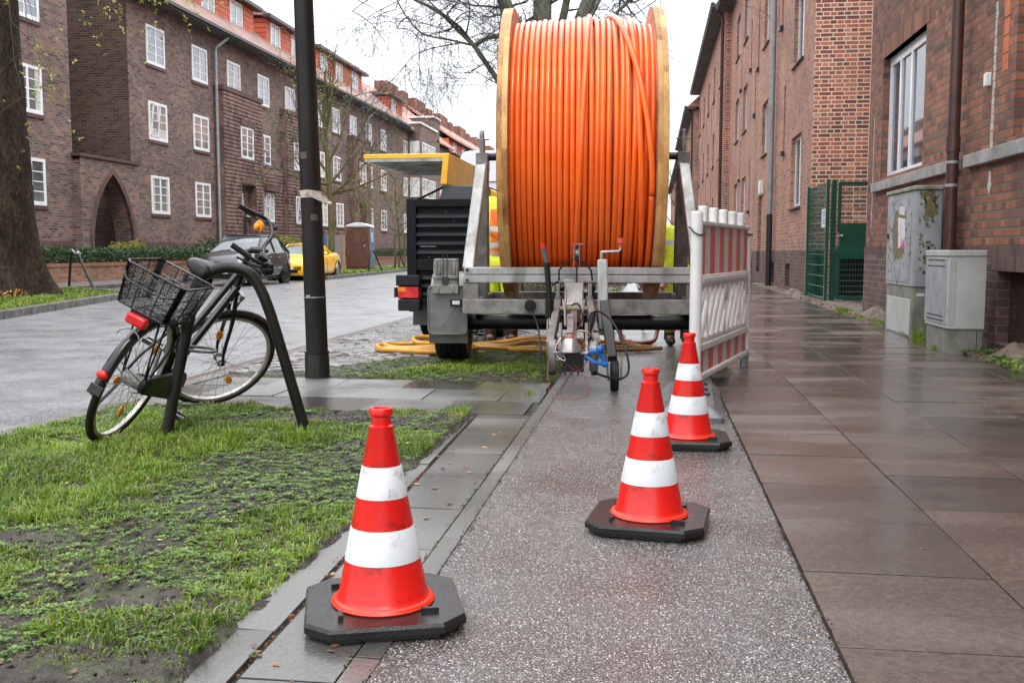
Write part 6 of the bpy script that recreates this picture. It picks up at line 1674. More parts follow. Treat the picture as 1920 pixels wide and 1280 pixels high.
# ================================================================== BICYCLE
def Rax(ax, a):
    return Matrix.Rotation(a, 3, Vector(ax))
BP = dict(s=1.0, wb=1.10, x=-2.715, y=4.60, yaw=.0567, lean=.48, steer=-.70)
Bm = Rax((0,0,1), BP['yaw']) @ Rax((0,1,0), BP['lean'])
BO = Vector((BP['x'], BP['y'], 0.0))
bk = empty('bicycle', BO, 0, 'black city bicycle with a wire rear basket leaning against the bent tube stand', 'bicycle')
W = lambda v: Bm @ Vector(v)            # local to the bicycle root (its Empty sits at the rear contact point)
AX = Vector((0,-.33,.94)).normalized()
FH = Vector((0,BP['wb'],.35)); HP = FH + AX*.62 + Vector((0,-.05,0))
Sm = Rax(AX, BP['steer'])
S = lambda v: W(HP + Sm @ (Vector(v)-HP))
Sm2 = Rax(AX, BP['steer']-.45)
SB = lambda v: W(HP + Sm2 @ (Vector(v)-HP))
def Bk(mb, name, m, p=None, **k): return build(mb, name, m, p or bk, local=True, **k)
m_frame = MAT('frame_black', (0.008,0.008,0.009),(0.005,0.005,0.006), rough=.25, vs=12, coat=.15, spec=.35)
m_fend = MAT('fender_black', (0.010,0.010,0.011), rough=.18, vs=14, coat=.2, spec=.4)
m_rimal = MAT('rim_alloy', (0.50,0.49,0.47),(0.30,0.26,0.22), rough=.35, metal=.7, vs=22)
m_amb = MAT('amber_reflector', (0.85,0.33,0.01),(0.7,0.22,0.01), rough=.2, vs=40)
m_redr = MAT('red_reflector_bike', (0.62,0.010,0.012),(0.45,0.006,0.008), rough=.18, vs=40)
m_spoke = MAT('spoke_steel', (0.18,0.18,0.18), rough=.35, metal=.7)
def wheel(TF, c, name, refl):
    c = Vector(c); P = lambda a, r, x=0: TF(c+Vector((x, r*math.cos(a), r*math.sin(a))))
    b = MB(); b.tube([P(2*PI*i/56,.333) for i in range(56)], .019, n=10, closed=True); w = Bk(b, name, m_tyre)
    b = MB()
    prof = [(-.012,.318),(.012,.318),(.010,.300),(-.010,.300)]
    n = 56; vs = []
    for i in range(n):
        for x, r in prof: vs.append(P(2*PI*i/n, r, x))
    b.add(vs, [(i*4+j, i*4+(j+1)%4, ((i+1)%n)*4+(j+1)%4, ((i+1)%n)*4+j) for i in range(n) for j in range(4)])
    Bk(b, 'rim', m_rimal, w, ang=.9)
    b = MB()
    for i in range(36):
        a = 2*PI*i/36; s = 1 if i%2 else -1; off = .38*(1 if (i//2)%2 else -1)
        b.tube([P(a+off*3,.024,s*.028), P(a,.302,0)], .0011, n=4, caps=False)
    Bk(b, 'spokes', m_spoke, w)
    b = MB(); b.tube([P(0,0,-.05),P(0,0,.05)], .016, n=10); b.tube([P(0,0,-.033),P(0,0,-.028)], .028, n=14); b.tube([P(0,0,.028),P(0,0,.033)], .028, n=14); Bk(b, 'hub', m_steel, w)
    for a in refl:
        b = MB(); b.sphere(P(a,.19), 1, sc3=(.010,.022,.036), rot=(Bm if TF is W else Bm@Sm) @ Rax((1,0,0), a-PI/2)); Bk(b, 'spoke_reflector', m_amb, w)
    return w
wheel(W, (0,0,.35), 'rear_wheel', (1.0, 4.9, 3.0)); wheel(S, FH, 'front_wheel', (-.35-.3, 2.2))
hubc = MB(); hubc.tube([W((-.05,0,.35)),W((.05,0,.35))], .036, n=14); Bk(hubc, 'gear_hub', m_galv2)
# frame
BB = (0,.43,.29); ST = (0,.30,.72); HT = HP+AX*.05; HBt = HP-AX*.12
b = MB()
b.tube([W(BB),W(ST)], .016, n=10)
b.tube([W((0,.37,.50)),W((0,.45,.56)),W(HT+Vector((0,-.02,-.03)))], .019, n=12)
b.tube([W(BB),W(HBt+Vector((0,-.01,0)))], .021, n=12)
b.tube([W(HP+AX*.09),W(HBt)], .020, n=12)
for s in (-1,1):
    b.tube([W((s*.012,.43,.29)),W((s*.055,.2,.32)),W((s*.06,0,.35))], .009, n=8)
    b.tube([W((s*.01,.33,.66)),W((s*.055,.1,.45)),W((s*.06,0,.35))], .008, n=8)
Bk(b, 'frame', m_frame)
b = MB(); b.tube([W((.0215,.60+i*.0,.46)) for i in range(1)]+[W((.0215,.74,.62))], .001, n=4)
for i in range(5):
    q = Vector((.020,.60,.0)); p0_ = Vector(BB).lerp(HBt, .35+i*.07); p1_ = Vector(BB).lerp(HBt, .39+i*.07)
    b.tube([W(p0_+Vector((.021,0,.004))),W(p1_+Vector((.021,0,.004)))], .004, n=4)
Bk(b, 'frame_lettering', m_steel)
b = MB(); b.tube([W(ST),W((0,.27,.91))], .013, n=10); Bk(b, 'seat_post', m_steel)
# saddle
b = MB(); prof = [(-.125,.052,.0),(-.11,.074,.010),(-.07,.082,.016),(-.01,.062,.012),(.05,.034,.010),(.11,.020,.006),(.135,.010,.0)]
vs = []; n = 14
for y, w_, dz in prof:
    for j in range(n):
        a = 2*PI*j/n; vs.append(W((w_*math.cos(a), .275+y, .965+dz+(.032 if math.sin(a)>0 else .030)*math.sin(a)*(1 if w_>.03 else .6))))
b.add(vs, [(i*n+j,i*n+(j+1)%n,(i+1)*n+(j+1)%n,(i+1)*n+j) for i in range(len(prof)-1) for j in range(n)]+[tuple(range(n-1,-1,-1)),tuple((len(prof)-1)*n+j for j in range(n))])
sd = Bk(b, 'saddle', MAT('wet_saddle', (0.012,0.012,0.013),(0.007,0.007,0.008), rough=.28, vs=20, bump=.0008, bs=200, spec=.35), ang=1.2)
b = MB()
for s in (-1,1):
    b.tube([W((s*.05,.19,.915)),W((s*.05,.19,.88)),W((s*.045,.24,.885))], .012, n=8); b.tube([W((s*.03,.16,.93)),W((s*.025,.29,.915)),W((s*.012,.40,.95))], .004, n=6)
Bk(b, 'saddle_springs', m_blk, sd)
# fork, bars
b = MB()
for s in (-1,1): b.tube(spline([S(HBt+Vector((s*.03,0,-.02))),S(HBt.lerp(FH,.4)+Vector((s*.045,0,0))),S(HBt.lerp(FH,.8)+Vector((s*.052,-.012,0))),S(FH+Vector((s*.055,0,0)))],4), [.014]*5+[.012]*4+[.009]*4, n=8)
b.tube([S(HBt+Vector((-.035,0,-.015))),S(HBt+Vector((.035,0,-.015)))], .017, n=8)
Bk(b, 'fork', m_frame)
top = HP+AX*.15
b = MB(); b.tube([SB(HP+AX*.09),SB(top)], .014, n=10); b.tube([SB(top),SB(top+Vector((0,.06,.04)))], .019, n=10); Bk(b, 'stem', m_blk)
hbc = top+Vector((0,.06,.045))
b = MB()
hbp = [hbc+Vector(v) for v in ((-.25,-.19,.035),(-.27,-.12,.04),(-.27,-.02,.05),(-.16,.02,.035),(-.05,.0,.0),(.05,.0,.0),(.16,.02,.035),(.27,-.02,.05),(.27,-.12,.04),(.25,-.19,.035))]
b.tube([SB(v) for v in spline(hbp,6)], .011, n=10); hbar = Bk(b, 'handlebar', m_frame)
for s in (-1,1):
    b = MB(); b.tube([SB(hbc+Vector((s*.268,-.10,.04))),SB(hbc+Vector((s*.248,-.215,.033)))], .0165, n=12); Bk(b, 'grip', m_rub, hbar)
    b = MB(); b.tube([SB(hbc+Vector((s*.27,-.0,.04))),SB(hbc+Vector((s*.285,-.08,.015))),SB(hbc+Vector((s*.285,-.16,.005)))], .006, n=6); b.tube([SB(hbc+Vector((s*.262,.0,.05))),SB(hbc+Vector((s*.235,.03,.05)))], .018, n=8); Bk(b, 'brake_lever', m_blk, hbar)
q = SB(hbc+Vector((-.27,-.05,.015)))
b = MB(); b.sphere(q+W((.0,0,-.02)), .030, n=16, m=10); bell = Bk(b, 'bell', m_steel, hbar)
b = MB(); b.lathe([(.0,.0),(.020,.001),(.034,.006),(.036,.018),(.030,.028)], 18, M=Matrix.Translation(q+Vector((-.012,-.022,-.022))) @ Vector((-.55,-.8,-.15)).to_track_quat('-Z','Y').to_matrix().to_4x4(), cap0=False, cap1=False); b.sphere(q+Vector((-.014,-.018,-.024)), .024); Bk(b, 'amber_reflector', m_amb, hbar)
fl_ = SB(hbc+Vector((0,.09,-.09)))
b = MB(); b.sphere(fl_, .04, sc3=(1,1,.9)); b.cbox(fl_+Vector((-.02,-.05,.07)), (.05,.04,.04)); Bk(b, 'headlight', m_blkpl)
b = MB(); b.cbox(SB(hbc+Vector((.16,-.02,.03))), (.05,.05,.035), 0, Bm@Sm2); Bk(b, 'gear_shifter', m_blkpl, hbar, bevel=.006)
b = MB(); b.tube([SB(v) for v in spline([hbc+Vector((.2,.03,.03)),hbc+Vector((.12,.16,.03)),hbc+Vector((.02,.13,-.12)),HP+Vector((.02,.05,0)),HP+Vector((.02,.03,-.15))],6)], .0025, n=5)
b.tube([SB(v) for v in spline([hbc+Vector((-.2,.03,.03)),hbc+Vector((-.1,.17,.0)),hbc+Vector((-.02,.12,-.15)),HP+Vector((-.02,.04,-.05))],6)], .0025, n=5); Bk(b, 'brake_cables', m_blk, hbar)
# front brake and fender
def fender(TF, c, a0, a1, name, mat=m_fend):
    c = Vector(c); n = 22; vs = []; k = 6
    for i in range(n+1):
        a = a0+(a1-a0)*i/n
        for j in range(k+1):
            t = -1+2*j/k; r = .372-.014*t*t; vs.append(TF(c+Vector((t*.027, r*math.cos(a), r*math.sin(a)))))
    for i in range(n+1):
        a = a0+(a1-a0)*i/n
        for j in range(k+1):
            t = -1+2*j/k; r = .369-.014*t*t; vs.append(TF(c+Vector((t*.026, r*math.cos(a), r*math.sin(a)))))
    o = (n+1)*(k+1); K = k+1; fs = []
    for i in range(n):
        for j in range(k):
            fs.append((i*K+j,i*K+j+1,(i+1)*K+j+1,(i+1)*K+j)); fs.append((o+i*K+j,o+(i+1)*K+j,o+(i+1)*K+j+1,o+i*K+j+1))
        for j in (0,k): fs.append((i*K+j,(i+1)*K+j,o+(i+1)*K+j,o+i*K+j))
    for i in (0,n):
        for j in range(k): fs.append((i*K+j,i*K+j+1,o+i*K+j+1,o+i*K+j))
    b = MB(); b.add(vs, fs); return Bk(b, name, mat, ang=1.0)
fender(S, FH, math.radians(50), math.radians(190), 'front_fender')
rf = fender(W, (0,0,.35), math.radians(20), math.radians(185), 'rear_fender')
b = MB()
for s in (-1,1):
    b.tube([W((s*.028,-.30,.50)),W((s*.05,-.1,.40)),W((s*.062,0,.35))], .0025, n=5); b.tube([W((s*.028,-.36,.40)),W((s*.05,-.1,.36)),W((s*.062,0,.35))], .0025, n=5)
Bk(b, 'fender_stays', m_steel, rf)
b = MB(); b.cbox(S(HBt+Vector((0,.05,-.03))), (.06,.03,.03), 0, Bm@Sm)
for s in (-1,1): b.tube([S(HBt+Vector((s*.03,.05,-.02))),S(HBt+Vector((s*.035,.05,-.09))),S(HBt+Vector((s*.022,.04,-.11)))], .007, n=6)
Bk(b, 'rim_brake', m_steel)
a = math.radians(168); c_ = Vector((0,.385*math.cos(a),.35+.385*math.sin(a)))
b = MB(); b.sphere(W(c_), 1, sc3=(.030,.014,.022), rot=Bm); Bk(b, 'rear_reflector', m_redr)
a = math.radians(178)
b = MB(); b.cbox(W((0,.375*math.cos(a),.35+.375*math.sin(a)-.01)), (.07,.012,.05), 0, Bm @ Rax((1,0,0), -.2)); Bk(b, 'mud_flap', m_rub, rf, bevel=.005)
b = MB(); pts = [W((.06*math.cos(t), .37*math.cos(math.radians(140))+.0, .35+.37*math.sin(math.radians(140))+.02+.05*math.sin(t))) for t in np.linspace(0,PI,8)]; b.tube(pts, .004, n=6); Bk(b, 'fender_ring', m_steel, rf)
# rack and tail lamp
b = MB()
for s in (-1,1):
    b.tube([W((s*.06,.18,.735)),W((s*.06,-.20,.735)),W((s*.03,-.25,.735))], .006, n=8)
    b.tube([W((s*.06,0,.35)),W((s*.065,-.08,.73))], .005, n=8); b.tube([W((s*.06,0,.35)),W((s*.065,-.18,.73))], .005, n=8)
b.tube([W((-.03,-.25,.735)),W((.03,-.25,.735))], .006, n=8)
for y in (.12,0,-.12,-.19): b.tube([W((-.06,y,.735)),W((.06,y,.735))], .005, n=8)
b.tube([W((0,.20,.735)),W((0,.30,.70))], .008, n=8)
Bk(b, 'rack', m_frame)
b = MB(); b.cbox(W((0,-.275,.705)), (.105,.05,.052), 0, Bm); tl = Bk(b, 'tail_light', m_redr, bevel=.012)
b = MB(); b.cbox(W((0,-.250,.728)), (.11,.02,.02), 0, Bm); Bk(b, 'lamp_mount', m_blkpl, tl)
# basket: wire frame and woven mesh
bx0, bx1, by0, by1, bz0, bz1 = -.155,.155,-.31,.07,.75,.945
tp = .025
def bpt(u, v, z):   # u,v in -1..1, tapered towards the bottom
    k = (z-bz0)/(bz1-bz0); cx, cy_ = 0,(by0+by1)/2
    return (cx+u*((bx1-bx0)/2-tp*(1-k)), cy_+v*((by1-by0)/2-tp*(1-k)), z)
rim_path = [(u,v) for u,v in rounded(-1,1,-1,1,.22,5)]
b = MB()
for z, r in ((bz1,.0058),(bz0+.13,.003),(bz0,.0045)): b.tube([W(bpt(u,v,z)) for u,v in rim_path], r, n=6, closed=True)
for u,v in ((-1,-.3),(-1,.4),(1,-.3),(1,.4),(-.35,-1),(.35,-1),(-.35,1),(.35,1)): b.tube([W(bpt(u*1.02,v*1.02,bz1)),W(bpt(u*1.02,v*1.02,bz0))], .003, n=6)
b.tube(spline([W(bpt(-.9,-1.0,bz1-.05)),W(bpt(-.6,-1.25,bz1-.07)),W(bpt(.6,-1.25,bz1-.07)),W(bpt(.9,-1.0,bz1-.05))],5), .004, n=6)
bkt = Bk(b, 'basket', m_frame)
b = MB()
nu = 190; per = spline([Vector((u,v,0)) for u,v in rim_path], 6, True); L_ = [per[int(i*len(per)/nu)] for i in range(nu)]
nz_ = 24
for i in range(nu):
    for dr in (1,-1):
        pts = []
        for k in range(0, nz_+1, 4):
            q = L_[(i+dr*k*1)%nu]; pts.append(W(bpt(q.x,q.y,bz0+(bz1-bz0)*k/nz_)))
        b.tube(pts, .0015, n=3, caps=False)
for i in range(26):
    v = -1+2*i/25; b.tube([W(bpt(-1,v,bz0)),W(bpt(1,v,bz0))], .0010, n=3, caps=False)
for i in range(18):
    u = -1+2*i/17; b.tube([W(bpt(u,-1,bz0)),W(bpt(u,1,bz0))], .0010, n=3, caps=False)
Bk(b, 'wire_mesh', m_frame, bkt, smooth=False)
# drive: chain case, crank, pedals
b = MB(); case = []
for t in np.linspace(PI/2, 1.5*PI, 9): case.append((0+.045*math.cos(t), .35+.045*math.sin(t)))
for t in np.linspace(-PI/2, PI/2, 9): case.append((.43+.085*math.cos(t), .29+.085*math.sin(t)))
vs = [W((.055,y,z)) for y,z in case]+[W((.085,y,z)) for y,z in case]; n = len(case)
b.add(vs, [tuple(range(n)),tuple(range(2*n-1,n-1,-1))]+[(i,(i+1)%n,n+(i+1)%n,n+i) for i in range(n)]); Bk(b, 'chain_case', m_blkpl, bevel=.006)
ca = math.radians(-75)
b = MB(); b.tube([W((-.06,.43,.29)),W((.10,.43,.29))], .018, n=10)
for s, a in ((1,ca),(-1,ca+PI)):
    e = (s*.10 if s>0 else -.075, .43+.165*math.cos(a), .29+.165*math.sin(a)); b.tube([W((e[0],.43,.29)),W(e)], .010, n=8)
    b.tube([W(e),W((e[0]+s*.10,e[1],e[2]))], .007, n=6)
ckp = Bk(b, 'crank_arms', m_steel)
for s, a in ((1,ca),(-1,ca+PI)):
    e = ((.10 if s>0 else -.075)+s*.055, .43+.165*math.cos(a), .29+.165*math.sin(a)); b = MB()
    for dy in (-.032,.032): b.cbox(W((e[0],e[1]+dy,e[2])), (.09,.014,.022), 0, Bm)
    for dx in (-.042,.042): b.cbox(W((e[0]+dx,e[1],e[2])), (.008,.06,.014), 0, Bm)
    Bk(b, 'pedal', m_blkpl, ckp)
b = MB(); b.tube([W((-.06,.05,.33)),W((-.10,-.02,.16)),W((-.11,-.05,.10))], .008, n=8); Bk(b, 'kickstand', m_frame)
b = MB()
q = W((.05,.36,.52)); hp_ = [q+Vector(v) for v in ((-.02,-.05,0),(.06,-.06,-.01),(.14,-.03,-.02),(.16,.02,-.02),(.12,.06,-.01),(.02,.05,0),(-.05,.0,.0))]
b.tube(spline(hp_,5,True), .008, n=8, closed=True); Bk(b, 'shackle_lock', MAT('lock_grey', (0.10,0.10,0.10), rough=.3))

# ---- bent tube stand the bicycle leans on
m_hoop = MAT('stand_tube', (0.020,0.018,0.016),(0.007,0.007,0.006), rough=.38, vs=7, rvar=.18, spec=.3)
b = MB()
hp_ = [(-2.455,4.72,-.05),(-2.40,4.745,.25),(-2.335,4.78,.58),(-2.305,4.79,.73),(-2.27,4.805,.815),(-2.20,4.825,.855),(-2.12,4.85,.865),(-2.045,4.875,.835),(-2.0,4.89,.77),(-1.955,4.905,.65),(-1.90,4.94,.42),(-1.84,4.975,.16),(-1.79,5.0,-.05)]
b.tube(spline(hp_,5), .0285, n=16)
tag(build(b, 'bicycle_stand', m_hoop), 'dark bent tube stand in the near grass with the bicycle leaning on it', 'bicycle stand')
for (xa,ya,xb,yb2,lb_) in ((-14.35,23.0,-13.0,21.9,'dark tube stand on the far grass beside the big tree trunk'),(-11.75,40.5,-11.75,42.8,'dark tube stand on the far verge left of the brown cabin toilet'),(-12.2,46.6,-12.2,48.6,'dark tube stand on the far verge right of the brown cabin toilet')):
    b = MB(); a_, c_ = Vector((xa,ya,0)), Vector((xb,yb2,0)); z_ = Vector((0,0,1))
    b.tube(spline([a_, a_.lerp(c_,.08)+z_*.5, a_.lerp(c_,.16)+z_*.85, a_.lerp(c_,.28)+z_*.98, a_.lerp(c_,.40)+z_*.9, a_.lerp(c_,.62)+z_*.55, c_],6), .032, n=10)
    tag(build(b, 'bicycle_stand', m_hoop), lb_, 'bicycle stand', 'bicycle stands on the far verge')
    if xa < -14: tag(b and build((lambda q: (q.tube([Vector((xa,ya,0)).lerp(Vector((xb,yb2,0)),.24)+Vector((0,0,.96)), Vector((xa,ya,0)).lerp(Vector((xb,yb2,0)),.42)+Vector((.02,0,.88))], .045, n=8), q)[1])(MB()), 'taped_paper', m_cwhite), 'scrap of pale paper wrapped round the top of the far tube stand', 'paper')

# ---- lamp post
lp = empty('lamp_post', (-2.485,7.17,0), 0, 'dark slightly leaning lamp post with tape remains standing at the verge', 'lamp post')
b = MB(); ln = Vector((-.022,0,1))
b.tube([(0,0,-.05),(0,0,.0),(-.002,0,.17),(-.0022,0,.19)], [.092,.092,.091,.084], n=24); b.tube([(-.002,0,.185),(-.0022,0,.20)], .0935, n=24); build(b, 'base_sleeve', m_hoop, lp, local=True)
b = MB(); pts = [Vector((0,0,.19))+ln*(t-.19) for t in (.19,1,2,3,4.5,6)]; b.tube(pts, [.081,.079,.074,.069,.064,.058], n=24)
m_post = MAT('post_paint', (0.018,0.016,0.014),(0.006,0.0055,0.005), rough=.45, spec=.25, vs=3.5, rvar=.15, stretch=(2,2,.5))
build(b, 'pole', m_post, lp, local=True)
b = MB(); b.tube([Vector((0,0,.19))+ln*(.60-.19), Vector((0,0,.19))+ln*(.61-.19)], .084, n=24); b.cbox((-.03,-.088,.615),(.03,.012,.018)); build(b, 'wire_band', m_steel, lp, local=True)
b = MB(); b.tube([Vector((0,0,.19))+ln*(1.34-.19), Vector((0,0,.19))+ln*(1.385-.19)], .080, n=24, caps=False)
tcx = ln*(1.18)+Vector((0,0,.19))
b.add([(-.115,-.03,1.39),(-.02,-.10,1.395),(.05,-.09,1.385),(.11,-.06,1.34),(.145,-.05,1.30),(.12,-.05,1.29),(.04,-.082,1.325),(-.04,-.085,1.36)], [(0,1,7),(1,2,6,7),(2,3,6),(3,4,5,6)])
b.add([(-.115,-.025,1.39),(-.02,-.095,1.395),(.05,-.085,1.385),(.11,-.055,1.34),(.145,-.045,1.30),(.12,-.045,1.29),(.04,-.077,1.325),(-.04,-.080,1.36)], [(0,7,1),(1,7,6,2),(2,6,3),(3,6,5,4)])
b.sphere((.135,-.05,1.295), .018, sc3=(1,.5,.8))
build(b, 'tape_scrap', MAT('old_tape', (0.55,0.50,0.44),(0.30,0.22,0.16), rough=.45, vs=25), lp, local=True, smooth=False)
b = MB(); 
for z0_,z1_,a0_,a1_ in ((1.17,1.215,-1.35,-.7),(1.62,1.67,-2.4,-1.5)):
    r_ = .0800 if z0_<1.5 else .0785; c_ = lambda z: Vector((0,0,.19))+ln*(z-.19)
    ps = [(a0_+(a1_-a0_)*i/8) for i in range(9)]
    b.add([c_(z0_)+Vector((r_*math.cos(a),r_*math.sin(a),0)) for a in ps]+[c_(z1_)+Vector(((r_-.0015)*math.cos(a),(r_-.0015)*math.sin(a),0)) for a in ps], [(i,i+1,10+i,9+i) for i in range(8)])
build_each(b, 'tape_patch', MAT('brown_tape', (0.075,0.058,0.044),(0.03,0.025,0.02), rough=.5, vs=10), lp, local=True)
b = MB(); b.tube([Vector((0,0,.19))+ln*(6-.19),(-.13,0,6.3),(-.6,-.0,6.7),(-1.2,0,6.75)], .03, n=10); b.cbox((-1.45,0,6.74),(.7,.2,.1)); build(b, 'lamp_head', m_post, lp, local=True)

# ================================================================== CABINETS
m_cab = MAT('cabinet_grey', (0.34,0.355,0.37),(0.24,0.25,0.26), rough=.45, vs=4, rvar=.12)
m_cab2 = MAT('cabinet_pale', (0.46,0.465,0.44),(0.37,0.37,0.345), rough=.45, vs=3, rvar=.1)
m_cbase = MAT('cabinet_base', (0.24,0.235,0.20),(0.12,0.12,0.09), rough=.6, vs=5, pos=True)
def STAIN(name, c, s1, s2, lo=.45, hi=.6, sc=9):
    return MAT(name, c, s1, rough=.6, vs=sc, lo=lo, hi=hi)
ca1 = empty('utility_cabinet', (2.98,11.8,0), 0, 'tall narrow grey utility cabinet with scraped stickers and mossy stains', 'cabinet')
xa, xb, ya, yb = 2.79, 3.085, 11.28, 12.55
b = MB(); b.prism(rounded(xa,xb,ya,yb,.03,3), .56, 1.60, 'z'); build(b, 'housing', m_cab, ca1, bevel=.006)
b = MB(); b.prism(rounded(xa-.02,xb,ya-.03,yb+.02,.03,3), 1.60, 1.645, 'z'); build(b, 'lid', MAT('mossy_lid', (0.30,0.31,0.28),(0.16,0.16,0.08), rough=.7, vs=6), ca1, bevel=.008)
b = MB(); b.prism(rounded(xa+.01,xb-.01,ya+.015,yb-.015,.02,3), -.02, .555, 'z'); build(b, 'concrete_base', m_cbase, ca1, bevel=.006)
b = MB(); b.box(xa+.004,xa+.02,ya+.10,yb-.1,.02,.42); build(b, 'base_cover', m_cab2, ca1, bevel=.004)
b = MB(); b.box(xa-.006,xa+.01,ya+.14,yb-.04,.60,1.55); dr_ = build(b, 'cabinet_door', m_cab, ca1, bevel=.004)
def blob(y0_, y1_, z0_, z1_, seed, off, ax='x', fixed=None, k=26, amp=.35):
    q = random.Random(seed); cy, cz = (y0_+y1_)/2, (z0_+z1_)/2; L_ = []
    for i in range(k):
        a = 2*PI*i/k; r = 1+amp*(noise.noise((math.cos(a)*2+seed,math.sin(a)*2,.5)))+q.uniform(-.06,.06)
        ca_, sa_ = math.cos(a), math.sin(a); e = max(abs(ca_),abs(sa_)); f = .55+.45/e*.75
        L_.append((cy+ca_*r*f*(y1_-y0_)/2, cz+sa_*r*f*(z1_-z0_)/2))
    return L_
m_moss = MAT('moss_specks', (0.19,0.18,0.10),(0.10,0.085,0.045), rough=.8, vs=22, pos=True)
def flecks(b, u0, u1, z0_, z1_, n_, mk, seed):
    q = random.Random(seed)
    for _ in range(n_):
        u = q.gauss((u0+u1)/2,(u1-u0)/2.6); z = q.gauss((z0_+z1_)/2,(z1_-z0_)/2.6)
        if not (u0-.04 < u < u1+.04 and z0_-.05 < z < z1_+.05): continue
        s = q.uniform(.004,.02); k = q.randint(4,6); a0_ = q.random()*6
        mk(b, [(u+s*q.uniform(.5,1.2)*math.cos(a0_+2*PI*i/k), z+s*q.uniform(.6,2.2)*math.sin(a0_+2*PI*i/k)) for i in range(k)])
b = MB(); flecks(b, ya+.16, yb-.10, .64, 1.52, 260, lambda b_, p_: b_.prism(p_, xa-.0072, xa, 'x'), 4); tag(build(b, 'stain_specks', m_moss, dr_, smooth=False), kind='stuff'); b = MB(); b.prism(blob(ya+.30,yb-.30,.80,1.45,3,0), xa-.0075, xa, 'x'); build(b, 'glue_stain', MAT('glue_moss', (0.20,0.18,0.10),(0.10,0.085,0.04), rough=.8, vs=22, pos=True), dr_, smooth=False)
b = MB(); b.prism([(ya+.38,.98),(ya+.66,.98),(ya+.70,1.33),(ya+.36,1.30)], xa-.009, xa, 'x'); b.prism([(ya+.40,1.34),(ya+.66,1.36),(ya+.64,1.45),(ya+.42,1.44)], xa-.009, xa, 'x'); build(b, 'poster_remains', MAT('torn_poster', (0.62,0.60,0.60),(0.45,0.25,0.28), rough=.6, vs=12, pos=True, lo=.3, hi=.5), dr_, smooth=False)
b = MB(); b.prism([(ya+.38,.982),(ya+.58,.982),(ya+.385,1.09)], xa-.010, xa, 'x'); build(b, 'pink_corner', MAT('pink_print', (0.65,0.05,0.20), rough=.5), dr_, smooth=False)
b = MB(); b.cbox((xa-.01,yb-.12,1.12),(.02,.035,.06)); build(b, 'lock', m_blkpl, dr_)
b = MB(); flecks(b, xa+.08, xa+.22, 1.25, 1.56, 120, lambda b_, p_: b_.prism(p_, ya-.0026, ya, 'y'), 9); flecks(b, xa+.08, xa+.2, .7, 1.1, 50, lambda b_, p_: b_.prism(p_, ya-.0024, ya, 'y'), 12); tag(build(b, 'stain_specks', m_moss, ca1, smooth=False), kind='stuff'); b = MB(); b.prism(blob(xa+.09,xa+.23,1.30,1.49,8,0,amp=.5), ya-.003, ya, 'y'); b.prism(blob(xa+.06,xa+.20,1.515,1.575,5,0,amp=.5), ya-.003, ya, 'y')
build_each(b, 'glue_stain', MAT('glue_patch', (0.17,0.15,0.06),(0.10,0.08,0.04), rough=.8, vs=18, pos=True), ca1, smooth=False)
b = MB(); b.box(xa+.05,xa+.13,ya+.0125,ya+.02,.46,.49); build(b, 'small_plate', m_cwhite, ca1, smooth=False)
ca2 = empty('utility_cabinet', (2.98,10.0,0), 0, 'low wide pale utility cabinet with slotted vents in front of the brown downpipe', 'cabinet')
xa, xb, ya, yb = 2.69, 3.015, 9.58, 10.36
b = MB(); b.prism(rounded(xa,xb,ya,yb,.012,2), .235, .92, 'z'); build(b, 'housing', m_cab2, ca2, bevel=.004)
b = MB(); b.prism(rounded(xa-.012,xb,ya-.012,yb+.012,.02,2), .90, .955, 'z'); build(b, 'lid', m_cab2, ca2, bevel=.006)
b = MB(); b.prism(rounded(xa+.015,xb-.01,ya+.015,yb-.015,.01,2), -.02, .233, 'z'); build(b, 'concrete_base', m_cbase, ca2, bevel=.004)
b = MB(); b.box(xa-.007,xa+.01,ya+.07,yb-.01,.27,.885); dr2 = build(b, 'cabinet_door', m_cab, ca2, bevel=.004)
b = MB()
for z in (.855,.80,.335,.295):
    segs = 3 if z > .5 else 1
    for k in range(segs): 
        w_ = (yb-ya-.2)/segs; b.box(xa-.0085,xa-.006,ya+.12+k*w_+.01,ya+.12+(k+1)*w_-.01,z,z+.012)
build(b, 'vent_slots', m_blkpl, dr2, smooth=False)
b = MB(); b.box(xa-.003,xa+.06,ya-.004,ya+.002,.27,.88); b.cbox((xa+.01,ya+.03,.42),(.03,.04,.07)); b.cbox((xa+.01,ya+.03,.31),(.03,.04,.07)); build(b, 'hinge', m_cab2, ca2, bevel=.003)
b = MB(); b.box(xa+.26,xa+.264,ya+.012,ya+.016,.0,.23); build(b, 'base_joint', m_blkpl, ca2, smooth=False)
# soil heap against the wall
def heap(name, cx, cy, rx, ry, h, seed):
    b = MB(); n, m = 28, 12; vs = [(cx,cy,h)]
    for i in range(1,m+1):
        t = i/m
        for j in range(n):
            a = 2*PI*j/n; x, y = cx+rx*t*math.cos(a), cy+ry*t*math.sin(a)
            vs.append((x,y,h*(math.cos(t*PI)*.5+.5)*(1+.4*noise.noise((x*6+seed,y*6,0)))+.02*noise.noise((x*17,y*17,seed))*(1-t)))
    fs = [(0,1+j,1+(j+1)%n) for j in range(n)]+[(1+(i-1)*n+j,1+i*n+j,1+i*n+(j+1)%n,1+(i-1)*n+(j+1)%n) for i in range(1,m) for j in range(n)]
    b.add(vs, fs); return tag(build(b, name, bpy.data.materials['sandy_dirt'], ang=3), kind='stuff')
heap('soil_heap', 3.2, 9.25, .28, .45, .14, 1); heap('soil_heap', 3.15, 14.6, .25, 1.0, .16, 2); heap('soil_heap', 3.1, 22.5, .22, 1.6, .13, 3)

